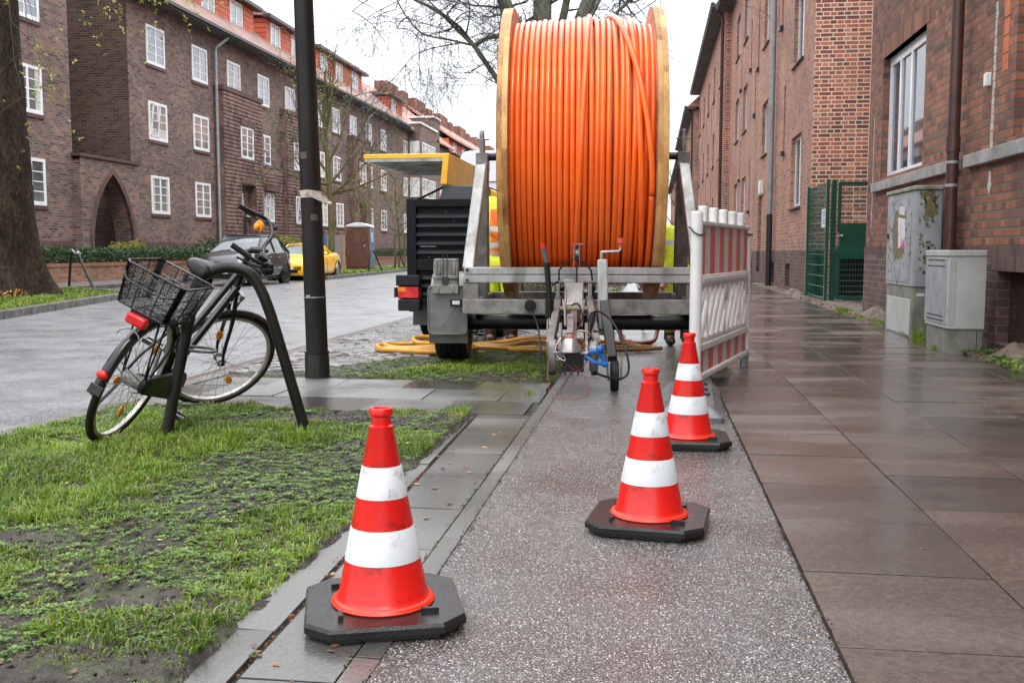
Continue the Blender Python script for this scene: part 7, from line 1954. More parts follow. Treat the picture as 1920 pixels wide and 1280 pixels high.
# ================================================================== GREEN GATE
m_green = MAT('green_steel', (0.006,0.075,0.042),(0.004,0.055,0.032), rough=.35, vs=6, coat=.2)
gt = empty('garden_gate', (3.5,19,0), 0, 'dark green steel gate with wire mesh and solid middle panel between the brick houses', 'gate')
Y = 19.0; gx0, gx1 = 3.33, 4.45
b = MB(); b.box(gx0-.10,gx0-.01,Y-.05,Y+.05,-.02,2.24); build(b, 'gate_post', m_green, gt, bevel=.006)
b = MB(); b.box(gx1+.01,gx1+.10,Y-.05,Y+.05,-.02,2.24); build(b, 'gate_post', m_green, gt, bevel=.006)
b = MB(); b.box(gx0+.02,gx0+.08,Y-.03,Y+.03,.06,2.2); b.box(gx1-.07,gx1-.01,Y-.03,Y+.03,.06,2.2); b.box(gx0+.08,gx1-.07,Y-.03,Y+.03,2.14,2.2); b.box(gx0+.08,gx1-.07,Y-.03,Y+.03,.06,.12); build(b, 'gate_frame', m_green, gt, bevel=.004)
b = MB(); b.box(gx0+.081,gx1-.071,Y-.02,Y+.02,.80,1.45); build(b, 'solid_panel', m_green, gt, smooth=False)
for za_, zb__ in ((.12,.80),(1.45,2.14)):
    b = MB(); x = gx0+.11
    while x < gx1-.08: b.tube([(x,Y,za_),(x,Y,zb__)], .0035, n=4); x += .05
    for z in np.arange(za_+.08,zb__,.1): b.tube([(gx0+.08,Y-.004,z),(gx1-.07,Y-.004,z)], .0045, n=4)
    build(b, 'wire_mesh', m_green, gt)
b = MB(); b.box(gx0+.01,gx0+.05,Y-.045,Y-.03,1.02,1.28); b.sphere((gx0+.09,Y-.08,1.22),.03); b.tube([(gx0+.03,Y-.04,1.22),(gx0+.09,Y-.08,1.22)],.012,n=8); build(b, 'door_handle', m_steel, gt)
fe = empty('mesh_fence', (3.15,20,0), 0, 'green double-bar mesh fence panel running from the gate to the far brick house', 'fence')
fx = 3.15
b = MB(); b.box(fx-.03,fx+.03,18.86,18.92,0,2.24); build(b, 'fence_post', m_green, fe, bevel=.004)
b = MB(); b.box(fx-.03,fx+.03,21.12,21.18,0,2.24); build(b, 'fence_post', m_green, fe, bevel=.004)
b = MB(); y = 18.95
while y < 21.12: b.tube([(fx,y,.04),(fx,y,2.2)], .003, n=4); y += .05
for z in np.arange(.08,2.2,.2):
    for dx in (-.006,.006): b.tube([(fx+dx,18.92,z),(fx+dx,21.12,z)], .004, n=4)
build(b, 'wire_mesh', m_green, fe)
b = MB(); b.box(fx-.012,fx-.008,19.0,19.45,1.38,1.72); sg_ = build(b, 'notice_sign', m_cwhite, fe, smooth=False)
b = MB(); 
for i,z in enumerate((1.66,1.62,1.58,1.52,1.48,1.44)): b.box(fx-.014,fx-.012,19.04,19.40-.05*(i%3),z,z+.014)
build(b, 'notice_lines', MAT('sign_blue', (0.05,0.12,0.35), rough=.5), sg_, smooth=False)
bn = empty('wheelie_bin', (3.75,19.8,0), 0, 'dark dustbin standing behind the lower mesh of the green gate', 'dustbin')
b = MB(); b.prism([(3.5,.08),(4.0,.08),(4.05,.95),(3.45,.95)], 19.55, 20.1, 'y'); build(b, 'bin_body', m_blkpl, bn, bevel=.02)
b = MB(); b.prism([(3.42,.95),(4.08,.95),(4.05,1.02),(3.45,1.02)], 19.5, 20.15, 'y'); build(b, 'bin_lid', m_blkpl, bn, bevel=.01)
b = MB()
for x in (3.55,3.95): b.tube([(x-.04,20.0,.08),(x+.04,20.0,.08)], .08, n=12)
build(b, 'bin_wheels', m_rub, bn)
b = MB(); b.box(3.0,4.6,16.0,21.2,-.06,.015); tag(build(b, 'gateway_paving', bpy.data.materials['far_paving'], smooth=False), kind='structure')

# ================================================================== CARS
def CARPAINT(name, c, coat=.55):
    m, N, L, P = nm(name); tc = N.new('ShaderNodeTexCoord'); n = N.new('ShaderNodeTexNoise'); n.inputs['Scale'].default_value = 240; L.new(tc.outputs['Object'], n.inputs['Vector'])
    r = N.new('ShaderNodeMapRange'); r.inputs['To Min'].default_value = .85; r.inputs['To Max'].default_value = 1.15; L.new(n.outputs['Fac'], r.inputs['Value'])
    mx = N.new('ShaderNodeMix'); mx.data_type = 'RGBA'; mx.blend_type = 'MULTIPLY'; mx.inputs[0].default_value = 1; mx.inputs[6].default_value = (*c,1); L.new(r.outputs[0], mx.inputs[7]); L.new(mx.outputs[2], P.inputs['Base Color'])
    P.inputs['Roughness'].default_value = .35; P.inputs['Coat Weight'].default_value = coat; P.inputs['Coat Roughness'].default_value = .04; return m
m_carglass = MAT('car_glass', (0.09,0.105,0.115),(0.03,0.035,0.04), rough=.03, rvar=.01, vs=2, spec=.8)
m_alloy = MAT('alloy', (0.45,0.46,0.48),(0.35,0.36,0.38), rough=.3, metal=.7, vs=9)
def loft(mb, stations, mi=0):
    """stations: (y, [(x,z) half profile from bottom centre to top centre]); mirrored across x = 0."""
    rings = []
    for y, hp in stations: rings.append([(x,y,z) for x,z in hp]+[(-x,y,z) for x,z in reversed(hp) if x > 1e-6])
    n = len(rings[0]); vs = [p for r in rings for p in r]; fs = []
    for i in range(len(rings)-1):
        for j in range(n): fs.append((i*n+j,i*n+(j+1)%n,(i+1)*n+(j+1)%n,(i+1)*n+j))
    fs.append(tuple(range(n-1,-1,-1))); fs.append(tuple((len(rings)-1)*n+j for j in range(n)))
    mb.add(vs, fs, mi)
def car(loc, rz, label, paint, L, Wd, H, sta, cabin, wheels, rwh, alloy, hood_lamps, open_top=False):
    c = empty('parked_car', loc, rz, label, 'car')
    hw = Wd/2
    def prof(w, zb, zs, zt, crown=.03):   # lower sill, shoulder, hood line
        return [(0,zb),(w*.86,zb),(w*.97,zb+.08),(w,zb+.22),(w*1.0,zs-.12),(w*.965,zs),(w*.80,zt),(w*.4,zt+crown*.8),(0,zt+crown)]
    b = MB(); loft(b, [(y, prof(hw*w, zb, zs, zt)) for y,w,zb,zs,zt in sta]); body = build(b, 'body', paint, c, local=True, ang=.75)
    # cabin glass and roof
    b = MB(); loft(b, [(y, [(0,z0),(hw*w0,z0),(hw*w1,z1),(hw*w1*.8,z1+.01),(0,z1+.012)]) for y,w0,w1,z0,z1 in cabin]); build(b, 'windows', m_carglass, c, local=True, ang=.6)
    b = MB(); rf = cabin[2:-1] if not open_top else cabin[2:-1]
    loft(b, [(y, [(0,z1-.02),(hw*w1*1.0+.012,z1-.035),(hw*w1*.96,z1+.022),(hw*w1*.7,z1+.045),(0,z1+.055)]) for y,w0,w1,z0,z1 in rf]); build(b, 'roof', paint if not open_top else paint, c, local=True, ang=.8)
    b = MB()
    for s in (-1,1):
        def P(i, t): y,w0,w1,z0,z1 = cabin[i]; return Vector((s*(hw*(w0+(w1-w0)*t)+.008), y, z0+(z1-z0)*t))
        y0_,w0_,w1_,z0_,z1_ = cabin[0]
        k = len(cabin)
        b.tube([P(0,.0),P(1,.55) if k>4 else P(1,1),P(2,1)], .028, n=6)
        mid = k//2
        b.tube([P(mid,0),P(mid,1)], .028, n=6)
        b.tube([P(k-2,1),P(k-1,.0)], .05, n=6)
        b.tube([P(i,1) for i in range(2,k-1)], .022, n=6)
    build(b, 'pillars', paint, c, local=True)
    if not open_top:
        b = MB()
        for s in (-1,1): b.tube([(s*hw*.60,cabin[2][0]+.1,H+.0),(s*hw*.62,cabin[2][0]+.3,H+.055),(s*hw*.62,cabin[-2][0]-.3,H+.045),(s*hw*.6,cabin[-2][0]-.05,H-.01)], .013, n=6)
        build(b, 'roof_rails', m_blkpl, c, local=True)
    for (wy) in wheels:
        for s in (-1,1):
            tb, rm = tyre_mb(s*(hw-.10), wy, rwh, rwh, .20, rim=.66, n=32); w = build(tb, 'wheel', m_tyre, c, local=True)
            r2 = MB(); r2.tube([(s*(hw-.02),wy,rwh),(s*(hw-.04),wy,rwh)], rwh*.62, n=24); build(r2, 'rim_back', m_blkpl, w, local=True)
            r2 = MB(); 
            for k in range(5):
                a = 2*PI*k/5; p_ = Vector((s*(hw+.002), wy, rwh)); d_ = Vector((0,math.cos(a),math.sin(a)))
                for da in (-.13,.13): r2.bar(p_+d_*rwh*.10, p_+Vector((0,math.cos(a+da),math.sin(a+da)))*rwh*.62, .03, .018, up=(1,0,0))
            r2.tube([p_+Vector((0,rwh*.63*math.cos(t),rwh*.63*math.sin(t))) for t in np.linspace(0,2*PI,25)[:-1]], .014, n=6, closed=True); r2.tube([p_-Vector((s*.02,0,0)),p_+Vector((s*.01,0,0))], .04, n=10)
            build(r2, 'rim', alloy, w, local=True)
            ar_ = MB(); ar_.tube([(s*(hw-.005),wy+(rwh+.045)*math.cos(t),rwh+(rwh+.045)*math.sin(t)) for t in np.linspace(-.15,PI+.15,20)], .022, n=6); ar_.tube([(s*(hw-.16),wy,rwh+.0),(s*(hw-.004),wy,rwh)], rwh+.05, n=28); build(ar_, 'wheel_arch', m_blkpl, c, local=True)
    return c, hw
# dark hatchback: front towards the camera (local -y is the front)
c1, hw = car((-12.0,28.35,-.05), .0, 'black small hatchback with roof rails parked across the road behind the handlebar', CARPAINT('black_car_paint', (0.010,0.0105,0.012)), 3.7, 1.62, 1.44,
    [(-1.85,.70,.30,.55,.60),(-1.78,.88,.22,.62,.72),(-1.5,.96,.20,.70,.86),(-1.0,1.0,.20,.84,.96),(-.6,1.0,.20,.90,1.0),(.4,1.0,.20,.92,.98),(1.3,.99,.22,.94,.99),(1.7,.95,.28,.92,.98),(1.85,.86,.36,.80,.92)],
    [(-.85,.86,.80,.95,.97),(-.5,.90,.74,.94,1.20),(-.12,.92,.68,.94,1.41),(.45,.92,.69,.94,1.44),(1.1,.91,.66,.94,1.41),(1.5,.88,.60,.94,1.30),(1.78,.84,.78,.93,.95)], (-1.15,1.22), .30, m_blk, None)
b = MB()
for s in (-1,1): b.sphere((s*.60,-1.70,.68), 1, sc3=(.17,.10,.09))
build(b, 'headlight', MAT('headlamp_glass', (0.6,0.62,0.65),(0.4,0.42,0.45), rough=.08, vs=12), c1, local=True)
b = MB(); b.box(-.45,.45,-1.87,-1.80,.44,.56); b.box(-.5,.5,-1.86,-1.8,.28,.36); build(b, 'grille', m_blkpl, c1, local=True, bevel=.01)
b = MB(); b.box(-.26,.26,-1.885,-1.868,.36,.46); build(b, 'number_plate', m_cwhite, c1, local=True, smooth=False)
b = MB()
for s in (-1,1): b.tube([(s*.80,-.02,.24),(s*.815,-.02,.55),(s*.80,-.02,.92)], .004, n=4); b.tube([(s*.815,-.9,.93),(s*.818,.2,.94),(s*.81,1.4,.96)], .006, n=4); b.tube([(s*.82,-.85,.45),(s*.824,1.0,.5)], .008, n=4)
for y in (-.15,.55):
    for s in (-1,1): b.tube([(s*.825,y,.80),(s*.825,y+.14,.81)], .012, n=6)
build(b, 'door_trim', m_alloy, c1, local=True)
for s in (-1,1):
    b = MB(); b.sphere((s*.90,-.62,.99), 1, sc3=(.09,.05,.065)); b.tube([(s*.80,-.62,.95),(s*.88,-.62,.97)], .02, n=6); build(b, 'side_mirror', m_blkpl, c1, local=True)
b = MB()
for s in (0,1): b.tube([(-.5+s*.55,-.86,.985),(-.1+s*.55,-.78,1.04)], .008, n=5)
build(b, 'wiper', m_blkpl, c1, local=True)
# yellow roadster
c2_, hw = car((-12.05,33.6,-.05), .03, 'bright yellow sports car parked behind the black hatchback', CARPAINT('yellow_car_paint', (0.85,0.46,0.008)), 3.9, 1.70, 1.24,
    [(-1.95,.60,.26,.46,.52),(-1.88,.82,.18,.54,.62),(-1.5,.96,.16,.66,.74),(-.8,1.0,.16,.76,.84),(-.3,1.0,.16,.80,.88),(.5,1.0,.16,.82,.86),(1.2,1.0,.18,.86,.92),(1.75,.92,.24,.84,.93),(1.95,.76,.34,.70,.84)],
    [(-.62,.84,.80,.84,.86),(-.35,.86,.72,.84,1.05),(-.05,.87,.66,.84,1.19),(.35,.86,.64,.84,1.22),(.7,.84,.58,.84,1.14),(1.05,.78,.70,.86,.90)], (-1.22,1.18), .305, m_alloy, None, True)
b = MB()
for s in (-1,1): b.sphere((s*.60,-1.72,.60), 1, sc3=(.19,.13,.085))
build(b, 'headlight', bpy.data.materials['headlamp_glass'], c2_, local=True)
b = MB(); b.box(-.40,.40,-1.965,-1.9,.27,.36)
for s in (-1,1): b.sphere((s*.62,-1.84,.34),1,sc3=(.09,.06,.04))
build(b, 'air_intake', m_blkpl, c2_, local=True)
b = MB(); b.box(-.26,.26,-1.985,-1.965,.38,.47); build(b, 'number_plate', m_cwhite, c2_, local=True, smooth=False)
for s in (-1,1):
    b = MB(); b.sphere((s*.88,-.40,.90), 1, sc3=(.09,.05,.055)); b.tube([(s*.80,-.4,.86),(s*.87,-.4,.88)], .02, n=6); build(b, 'side_mirror', bpy.data.materials['yellow_car_paint'], c2_, local=True)
b = MB()
for s in (-1,1): b.tube([(s*.852,-.1,.22),(s*.856,-.1,.55),(s*.85,-.1,.80)], .004, n=4); b.tube([(s*.858,.55,.70),(s*.858,.69,.70)], .012, n=6)
build(b, 'door_trim', m_blkpl, c2_, local=True)

# ================================================================== SIGN BOARD, TOILET, WALLS, HEDGES
sb_ = empty('notice_board', (-13.2,42,0), 0, 'blank grey board between wooden posts standing left of the brown cabin toilet', 'board')
b = MB(); b.box(-14.05,-13.32,41.98,42.02,.28,1.62); build(b, 'panel', MAT('board_grey', (0.24,0.215,0.215),(0.22,0.20,0.20), rough=.6, vs=2), sb_, smooth=False)
b = MB(); b.box(-13.31,-13.22,41.95,42.05,.02,1.64); b.box(-13.42,-13.16,41.9,42.1,.02,.16); build(b, 'wooden_post', MAT('raw_post', (0.42,0.26,0.15),(0.3,0.18,0.1), rough=.7, vs=8), sb_, smooth=False)
b = MB(); b.box(-14.13,-14.06,41.95,42.05,.02,1.62); build(b, 'blue_edge', MAT('blue_edge', (0.03,0.16,0.42), rough=.5), sb_, smooth=False)
pt = empty('portable_toilet', (-13.3,44.6,.05), .10, 'brown portable toilet cabin with a white roof on the far verge', 'portable toilet')
m_pt = MAT('toilet_brown', (0.135,0.052,0.036),(0.10,0.038,0.026), rough=.45, vs=3)
m_ptb = MAT('toilet_blue_grey', (0.17,0.25,0.31),(0.12,0.18,0.23), rough=.45, vs=4)
b = MB(); b.box(-.55,.55,-.55,.55,.10,2.0); build(b, 'cabin', m_ptb, pt, local=True, bevel=.02)
b = MB(); b.prism([(-.57,1.98),(.57,1.98),(.5,2.06),(.25,2.14),(0,2.17),(-.25,2.14),(-.5,2.06)], -.6, .6, 'y'); build(b, 'roof', m_cwhite, pt, local=True, bevel=.02)
b = MB(); b.prism([(-.54,.08),(.54,.08),(.54,1.95),(.25,2.07),(-.25,2.07),(-.54,1.95)], -.585, -.552, 'y'); d_ = build(b, 'front_door', m_pt, pt, local=True, bevel=.01)
b = MB(); q_ = [(-.40,.2),(.40,.2),(.40,.75),(.2,.95),(.2,1.2),(.40,1.4),(.40,1.75),(.2,1.92),(-.2,1.92),(-.40,1.75),(-.40,1.4),(-.2,1.2),(-.2,.95),(-.40,.75)]
b.tube([(x,-.592,z) for x,z in q_], .018, n=6, closed=True); b.tube([(-.15,-.592,.3),(0,-.592,.6),(.15,-.592,.3)], .012, n=6); b.tube([(-.3,-.592,1.75),(0,-.592,1.1),(.3,-.592,1.75)], .012, n=6); build(b, 'door_relief', m_pt, d_, local=True)
b = MB(); b.cbox((.30,-.6,1.12),(.08,.03,.10)); b.cbox((.3,-.62,1.12),(.03,.04,.03)); build(b, 'door_latch', m_steel, d_, local=True)
b = MB(); b.box(-.6,.6,-.6,.6,.0,.10); build(b, 'base_skid', m_blkpl, pt, local=True)
b = MB()
for yy in (-.35,-.1,.15,.4): b.box(.55,.575,yy,yy+.1,.2,1.5)
build(b, 'side_ribs', m_ptb, pt, local=True, smooth=False)
b = MB(); b.box(.552,.580,-.3,.1,1.3,1.72); build(b, 'side_sign', m_cwhite, pt, local=True, smooth=False)
b = MB()
for i in range(5): b.box(.581,.583,-.26,.05,1.36+i*.065,1.385+i*.065)
build(b, 'sign_lines', MAT('sign_line', (0.2,0.4,0.6), rough=.5), pt, local=True, smooth=False)
m_lowwall = BRICK('low_wall_brick', [(0,(0.19,0.09,0.05)),(0.5,(0.29,0.14,0.08)),(1,(0.36,0.18,0.10))], (0.22,0.18,0.15), bw=.25, bh=.083, ms=.008, dirt=.3)
for i, (ya,yb,lab) in enumerate(((14,35.6,'low orange brick garden wall below the long hedge, left of the black car'),(39.5,92,'low brick garden wall farther along, behind the brown toilet cabin'))):
    w_ = empty('garden_wall', (-16.0,(ya+yb)/2,0), 0, lab, 'wall')
    b = MB(); b.box(-16.2,-15.95,ya,yb,-.05,.50); build(b, 'wall', m_lowwall, w_, smooth=False)
    b = MB(); b.box(-16.21,-15.93,ya-.01,yb+.01,.50,.60); build(b, 'coping', BRICK('coping_brick%d'%i, [(0,(0.24,0.10,0.05)),(1,(0.36,0.16,0.08))], (0.15,0.1,0.08), bw=.12, bh=.5, ms=.01), w_, smooth=False)
m_hedge = RND('hedge_leaves', [(0,(0.012,0.028,0.010)),(0.5,(0.03,0.07,0.018)),(0.85,(0.06,0.12,0.03)),(1,(0.10,0.17,0.05))], rough=.45, trans=.2, noise_amt=.2, ns=4)
m_yell = RND('spring_leaves', [(0,(0.10,0.13,0.02)),(0.5,(0.22,0.24,0.03)),(1,(0.40,0.36,0.06))], rough=.5, trans=.35, noise_amt=.2, ns=4)
m_twig = MAT('twig_bark', (0.06,0.045,0.035),(0.03,0.024,0.02), rough=.8, vs=10, pos=True)
def leafmass(b, inside, bb, n, s, rr, shell=None):
    x0_,x1_,y0_,y1_,z0_,z1_ = bb; c = 0
    while c < n:
        p = Vector((rr.uniform(x0_,x1_),rr.uniform(y0_,y1_),rr.uniform(z0_,z1_)))
        if not inside(p): c += .05; continue
        q = Vector((rr.gauss(0,1),rr.gauss(0,1),rr.gauss(0,1))).normalized(); u = q.orthogonal().normalized(); v = q.cross(u); ss = s*rr.uniform(.6,1.4)
        b.add([p-u*ss, p-v*ss*.5, p+u*ss, p+v*ss*.5], [(0,1,2,3)], 0, rr.random()); c += 1
def hedge(label, x0_, x1_, y0_, y1_, z0_, z1_, n, seed):
    rr = random.Random(seed); h = empty('hedge', ((x0_+x1_)/2,(y0_+y1_)/2,0), 0, label, 'hedge'); b = MB()
    def ins(p):
        zt = z1_-.07+.10*noise.noise((p.y*1.3,seed,0))+.06*noise.noise((p.y*5,seed,3)); xr = x1_-.06+.10*noise.noise((p.y*2.1,p.z*3,seed)); 
        return p.z < zt and p.x < xr and (p.z > zt-.16 or p.x > xr-.16)
    leafmass(b, ins, (x0_,x1_,y0_,y1_,z0_,z1_+.05), n, .035, rr)
    build(b, 'foliage', m_hedge, h, smooth=False, attr=True, fixn=False)
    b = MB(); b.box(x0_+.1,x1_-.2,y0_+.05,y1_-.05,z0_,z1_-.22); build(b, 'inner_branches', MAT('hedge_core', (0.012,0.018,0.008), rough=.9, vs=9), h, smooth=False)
    return h
hedge('clipped dark green hedge on the low wall left of the black car', -16.9,-15.95,14,35.5,.3,1.10, 26000, 2)
hedge('clipped green hedge behind the notice board and brown toilet cabin', -16.9,-15.95,40,80,.3,1.15, 22000, 5)
def bush(label, c, r, n, mat, seed, s=.05):
    rr = random.Random(seed); h = empty('shrub', (c[0],c[1],0), 0, label, 'shrub'); b = MB(); c = Vector(c)
    def ins(p):
        d = p-c; k = math.sqrt((d.x/r[0])**2+(d.y/r[1])**2+(d.z/r[2])**2); return k < .85+.4*noise.noise(p*1.9+Vector((seed,0,0))) and noise.noise(p*4.5) > -.25
    leafmass(b, ins, (c.x-r[0]*1.2,c.x+r[0]*1.2,c.y-r[1]*1.2,c.y+r[1]*1.2,c.z-r[2],c.z+r[2]*1.3), n, s, rr)
    build(b, 'foliage', mat, h, smooth=False, attr=True, fixn=False)
    b = MB()
    for i in range(14):
        a = rr.uniform(0,2*PI); b.tube([(c.x,c.y,.05),(c.x+.4*r[0]*math.cos(a),c.y+.4*r[1]*math.sin(a),c.z*.7),(c.x+.8*r[0]*math.cos(a),c.y+.8*r[1]*math.sin(a),c.z+.5*r[2]*rr.random())], [.02,.012,.005], n=4)
    build(b, 'stems', m_twig, h)
bush('yellow-green shrub rising behind the hedge in front of the pointed archway', (-17.4,31.2,.85), (.6,1.2,.5), 2200, m_yell, 3)
bush('round dark green shrub behind the hedge end beside the black car', (-17.3,37.2,.9), (.7,1.2,.55), 3000, m_hedge, 4)
bush('yellow flowering shrub above the hedge just left of the brown toilet cabin', (-17.3,45.5,1.2), (.7,2.2,.65), 2000, m_yell, 6)
bush('yellow-green shrub behind the hedge just right of the brown toilet cabin', (-15.6,52.5,.9), (.6,1.6,.7), 2200, m_yell, 7)
bush('orange-brown low shrub at the foot of the big tree trunk', (-12.2,17.6,.12), (.4,.5,.14), 220, RND('orange_leaves', [(0,(0.15,0.07,0.02)),(1,(0.45,0.22,0.04))], rough=.5), 9, s=.03)
# ================================================================== TREES
def BARK(name, c1, c2, c3, sc=3, bump=.03, flake=True):
    m, N, L, P = nm(name); g_ = N.new('ShaderNodeNewGeometry'); mp = N.new('ShaderNodeMapping'); mp.inputs['Scale'].default_value = (1,1,.35); L.new(g_.outputs['Position'], mp.inputs['Vector'])
    n = N.new('ShaderNodeTexNoise'); n.inputs['Scale'].default_value = sc; n.inputs['Detail'].default_value = 8; n.inputs['Roughness'].default_value = .65; L.new(mp.outputs[0], n.inputs['Vector'])
    v = N.new('ShaderNodeTexVoronoi'); v.inputs['Scale'].default_value = sc*2.2; v.feature = 'DISTANCE_TO_EDGE'; L.new(mp.outputs[0], v.inputs['Vector'])
    n4 = N.new('ShaderNodeTexNoise'); n4.inputs['Scale'].default_value = sc*7; n4.inputs['Detail'].default_value = 6; L.new(mp.outputs[0], n4.inputs['Vector'])
    cr = N.new('ShaderNodeValToRGB'); el = cr.color_ramp.elements; el.new(.5)
    for e, (p, c) in zip(el, [(.35,c1),(.5,c2),(.68,c3)]): e.position = p; e.color = (*c,1)
    mm = N.new('ShaderNodeMath'); mm.operation = 'MULTIPLY_ADD'; mm.inputs[1].default_value = .45; L.new(n4.outputs['Fac'], mm.inputs[0]); m5 = N.new('ShaderNodeMath'); m5.operation = 'MULTIPLY'; m5.inputs[1].default_value = .55; L.new(n.outputs['Fac'], m5.inputs[0]); L.new(m5.outputs[0], mm.inputs[2])
    L.new(mm.outputs[0], cr.inputs['Fac']); L.new(cr.outputs['Color'], P.inputs['Base Color']); P.inputs['Roughness'].default_value = .85; P.inputs['Specular IOR Level'].default_value = .15
    ad = N.new('ShaderNodeMath'); ad.operation = 'MULTIPLY_ADD'; ad.inputs[1].default_value = .5; L.new(v.outputs['Distance'], ad.inputs[0]); L.new(mm.outputs[0], ad.inputs[2])
    b = N.new('ShaderNodeBump'); b.inputs['Distance'].default_value = bump; L.new(ad.outputs[0], b.inputs['Height']); L.new(b.outputs[0], P.inputs['Normal']); return m
m_bark1 = BARK('old_bark', (0.006,0.0045,0.003),(0.026,0.018,0.011),(0.065,0.046,0.028), sc=3.2, bump=.11)
m_bark2 = BARK('plane_bark', (0.055,0.058,0.040),(0.115,0.12,0.085),(0.20,0.19,0.14), sc=2.0, bump=.01)
m_bark3 = BARK('mossy_bark', (0.05,0.055,0.022),(0.10,0.10,0.045),(0.15,0.14,0.08), sc=5, bump=.01)
m_twd = MAT('dark_twigs', (0.055,0.05,0.05),(0.03,0.028,0.03), rough=.8, vs=6, pos=True)
m_bud = RND('leaf_buds', [(0,(0.10,0.12,0.015)),(0.5,(0.25,0.27,0.03)),(1,(0.42,0.40,0.07))], rough=.5, trans=.3, noise_amt=.1)
def limb(b, pts, r0, r1, n=8, k=5):
    P = spline(pts, k); m = len(P)
    b.tube(P, [r0+(r1-r0)*(i/(m-1)) for i in range(m)], n=n); return P
def twigs(b, start, d, L, r, depth, rr, buds=None, droop=.0, spread=.55, kids=(2,4), zig=.25, bs=.012, minr=.0025):
    n = 4 if depth > 0 else 3
    p = Vector(start); d = Vector(d).normalized(); pts = [p.copy()]; seg = L/n
    for i in range(n):
        d = (d + Vector((rr.gauss(0,zig),rr.gauss(0,zig),rr.gauss(0,zig)-droop))*.55).normalized(); p = p+d*seg*rr.uniform(.8,1.2); pts.append(p.copy())
    re = max(minr*.6, r*.45)
    b.tube(pts, [max(minr*.7, r+(re-r)*i/n) for i in range(n+1)], n=5 if r > .02 else (4 if r > .008 else 3), caps=False)
    if depth == 0:
        if buds is not None:
            for q in pts[1:]:
                if rr.random() < .8: buds.append((q, d.copy()))
        return
    for k in range(rr.randint(*kids)):
        t = rr.uniform(.25,1); i = min(n-1,int(t*n)); q = pts[i].lerp(pts[i+1], t*n-i)
        dd = (pts[i+1]-pts[i]).normalized(); side = Vector((rr.gauss(0,1),rr.gauss(0,1),rr.gauss(0,1))); side = (side-dd*side.dot(dd)).normalized()
        nd = (dd*(1-spread)+side*spread*rr.uniform(.6,1.3)+Vector((0,0,.12-droop*.5))).normalized()
        twigs(b, q, nd, L*rr.uniform(.5,.8), max(minr, r*rr.uniform(.45,.65)), depth-1, rr, buds, droop, spread, kids, zig, bs, minr)
    twigs(b, pts[-1], d, L*.7, max(minr, re), depth-1, rr, buds, droop, spread, kids, zig, bs, minr)
def bud_mesh(buds, s, rr, n=3):
    b = MB()
    for q, d in buds:
        t = rr.random()
        for _ in range(n):
            u = (Vector((rr.gauss(0,1),rr.gauss(0,1),rr.gauss(0,1)))+d*.6).normalized(); v = u.orthogonal().normalized(); ss = s*rr.uniform(.5,1.3)
            b.add([q, q+u*ss+v*ss*.45, q+u*ss*1.9, q+u*ss-v*ss*.45], [(0,1,2,3)], 0, min(1,max(0,t+rr.uniform(-.2,.2))))
    return b

# ---- big plane tree beyond the reel
rr = random.Random(3)
t1 = empty('plane_tree', (-2.55,22,0), 0, 'large bare plane tree whose limbs spread above the orange reel', 'tree')
b = MB(); limb(b, [(-2.55,22,-.1),(-2.55,22,1.5),(-2.5,22,3.2),(-2.45,22,4.3)], .36, .30, n=18)
build(b, 'trunk', m_bark2, t1)
b = MB(); tw_ = MB()
main = [
 ([(-2.45,22,3.6),(-3.0,21.9,4.1),(-3.44,21.8,4.73),(-3.87,21.7,5.36)], .075, .05),
 ([(-3.87,21.7,5.36),(-3.55,21.7,5.52),(-3.1,21.8,5.60),(-2.7,21.9,5.9)], .05, .045),
 ([(-3.87,21.7,5.36),(-4.25,21.6,5.72),(-4.65,21.6,6.1),(-5.1,21.5,6.3)], .050, .030),
 ([(-3.87,21.7,5.36),(-4.4,21.6,5.48),(-4.95,21.5,5.60),(-5.3,21.5,5.95),(-5.55,21.4,6.4)], .025, .014),
 ([(-4.1,21.65,5.42),(-4.6,21.5,5.32),(-5.1,21.4,5.15),(-5.4,21.3,4.8)], .016, .007),
 ([(-2.45,22,4.2),(-2.4,22,5.2),(-2.42,22,6.2),(-2.3,22,7.8)], .25, .17),
 ([(-2.45,22,4.2),(-1.9,22.2,5.2),(-1.5,22.3,6.2),(-1.0,22.4,7.6)], .21, .14),
 ([(-2.6,22,4.4),(-3.0,22.3,5.4),(-3.3,22.4,6.4),(-4.0,22.6,8)], .20, .13),
 ([(-2.5,22,4.9),(-2.9,21.2,5.7),(-3.3,20.8,6.4),(-3.8,20.4,7.4)], .14, .09),
 ([(-1.9,22.2,5.2),(-1.2,22.0,5.7),(-.6,21.9,6.2),(.2,21.8,6.9)], .045, .03),
 ([(-2.2,22,4.6),(-1.7,21.6,5.4),(-1.25,21.5,6.0),(-.9,21.4,6.9)], .05, .03),
 ([(-2.5,22.1,4.6),(-2.15,22.6,5.6),(-1.95,22.8,6.6)], .12, .08),
]
Ps = []
for pts, r0, r1 in main: Ps.append((limb(b, pts, r0, r1, n=10), r1))
for P, r1 in Ps:
    m = len(P)
    for k in range(7 if r1 < .04 else 5):
        i = rr.randint(m//3, m-1); dd = (P[min(i,m-1)]-P[max(i-1,0)]).normalized()
        side = Vector((rr.gauss(0,1),rr.gauss(0,.7),rr.gauss(0,.6))).normalized()
        twigs(tw_, P[i], dd*.5+side*.8, rr.uniform(.5,1.0), max(.007,r1*.32), 3, rr, droop=.10, zig=.35, minr=.0035)
    twigs(tw_, P[-1], (P[-1]-P[-2]), 1.0, r1*.8, 3, rr, droop=.05, zig=.3, minr=.004)
HP_ = [None]
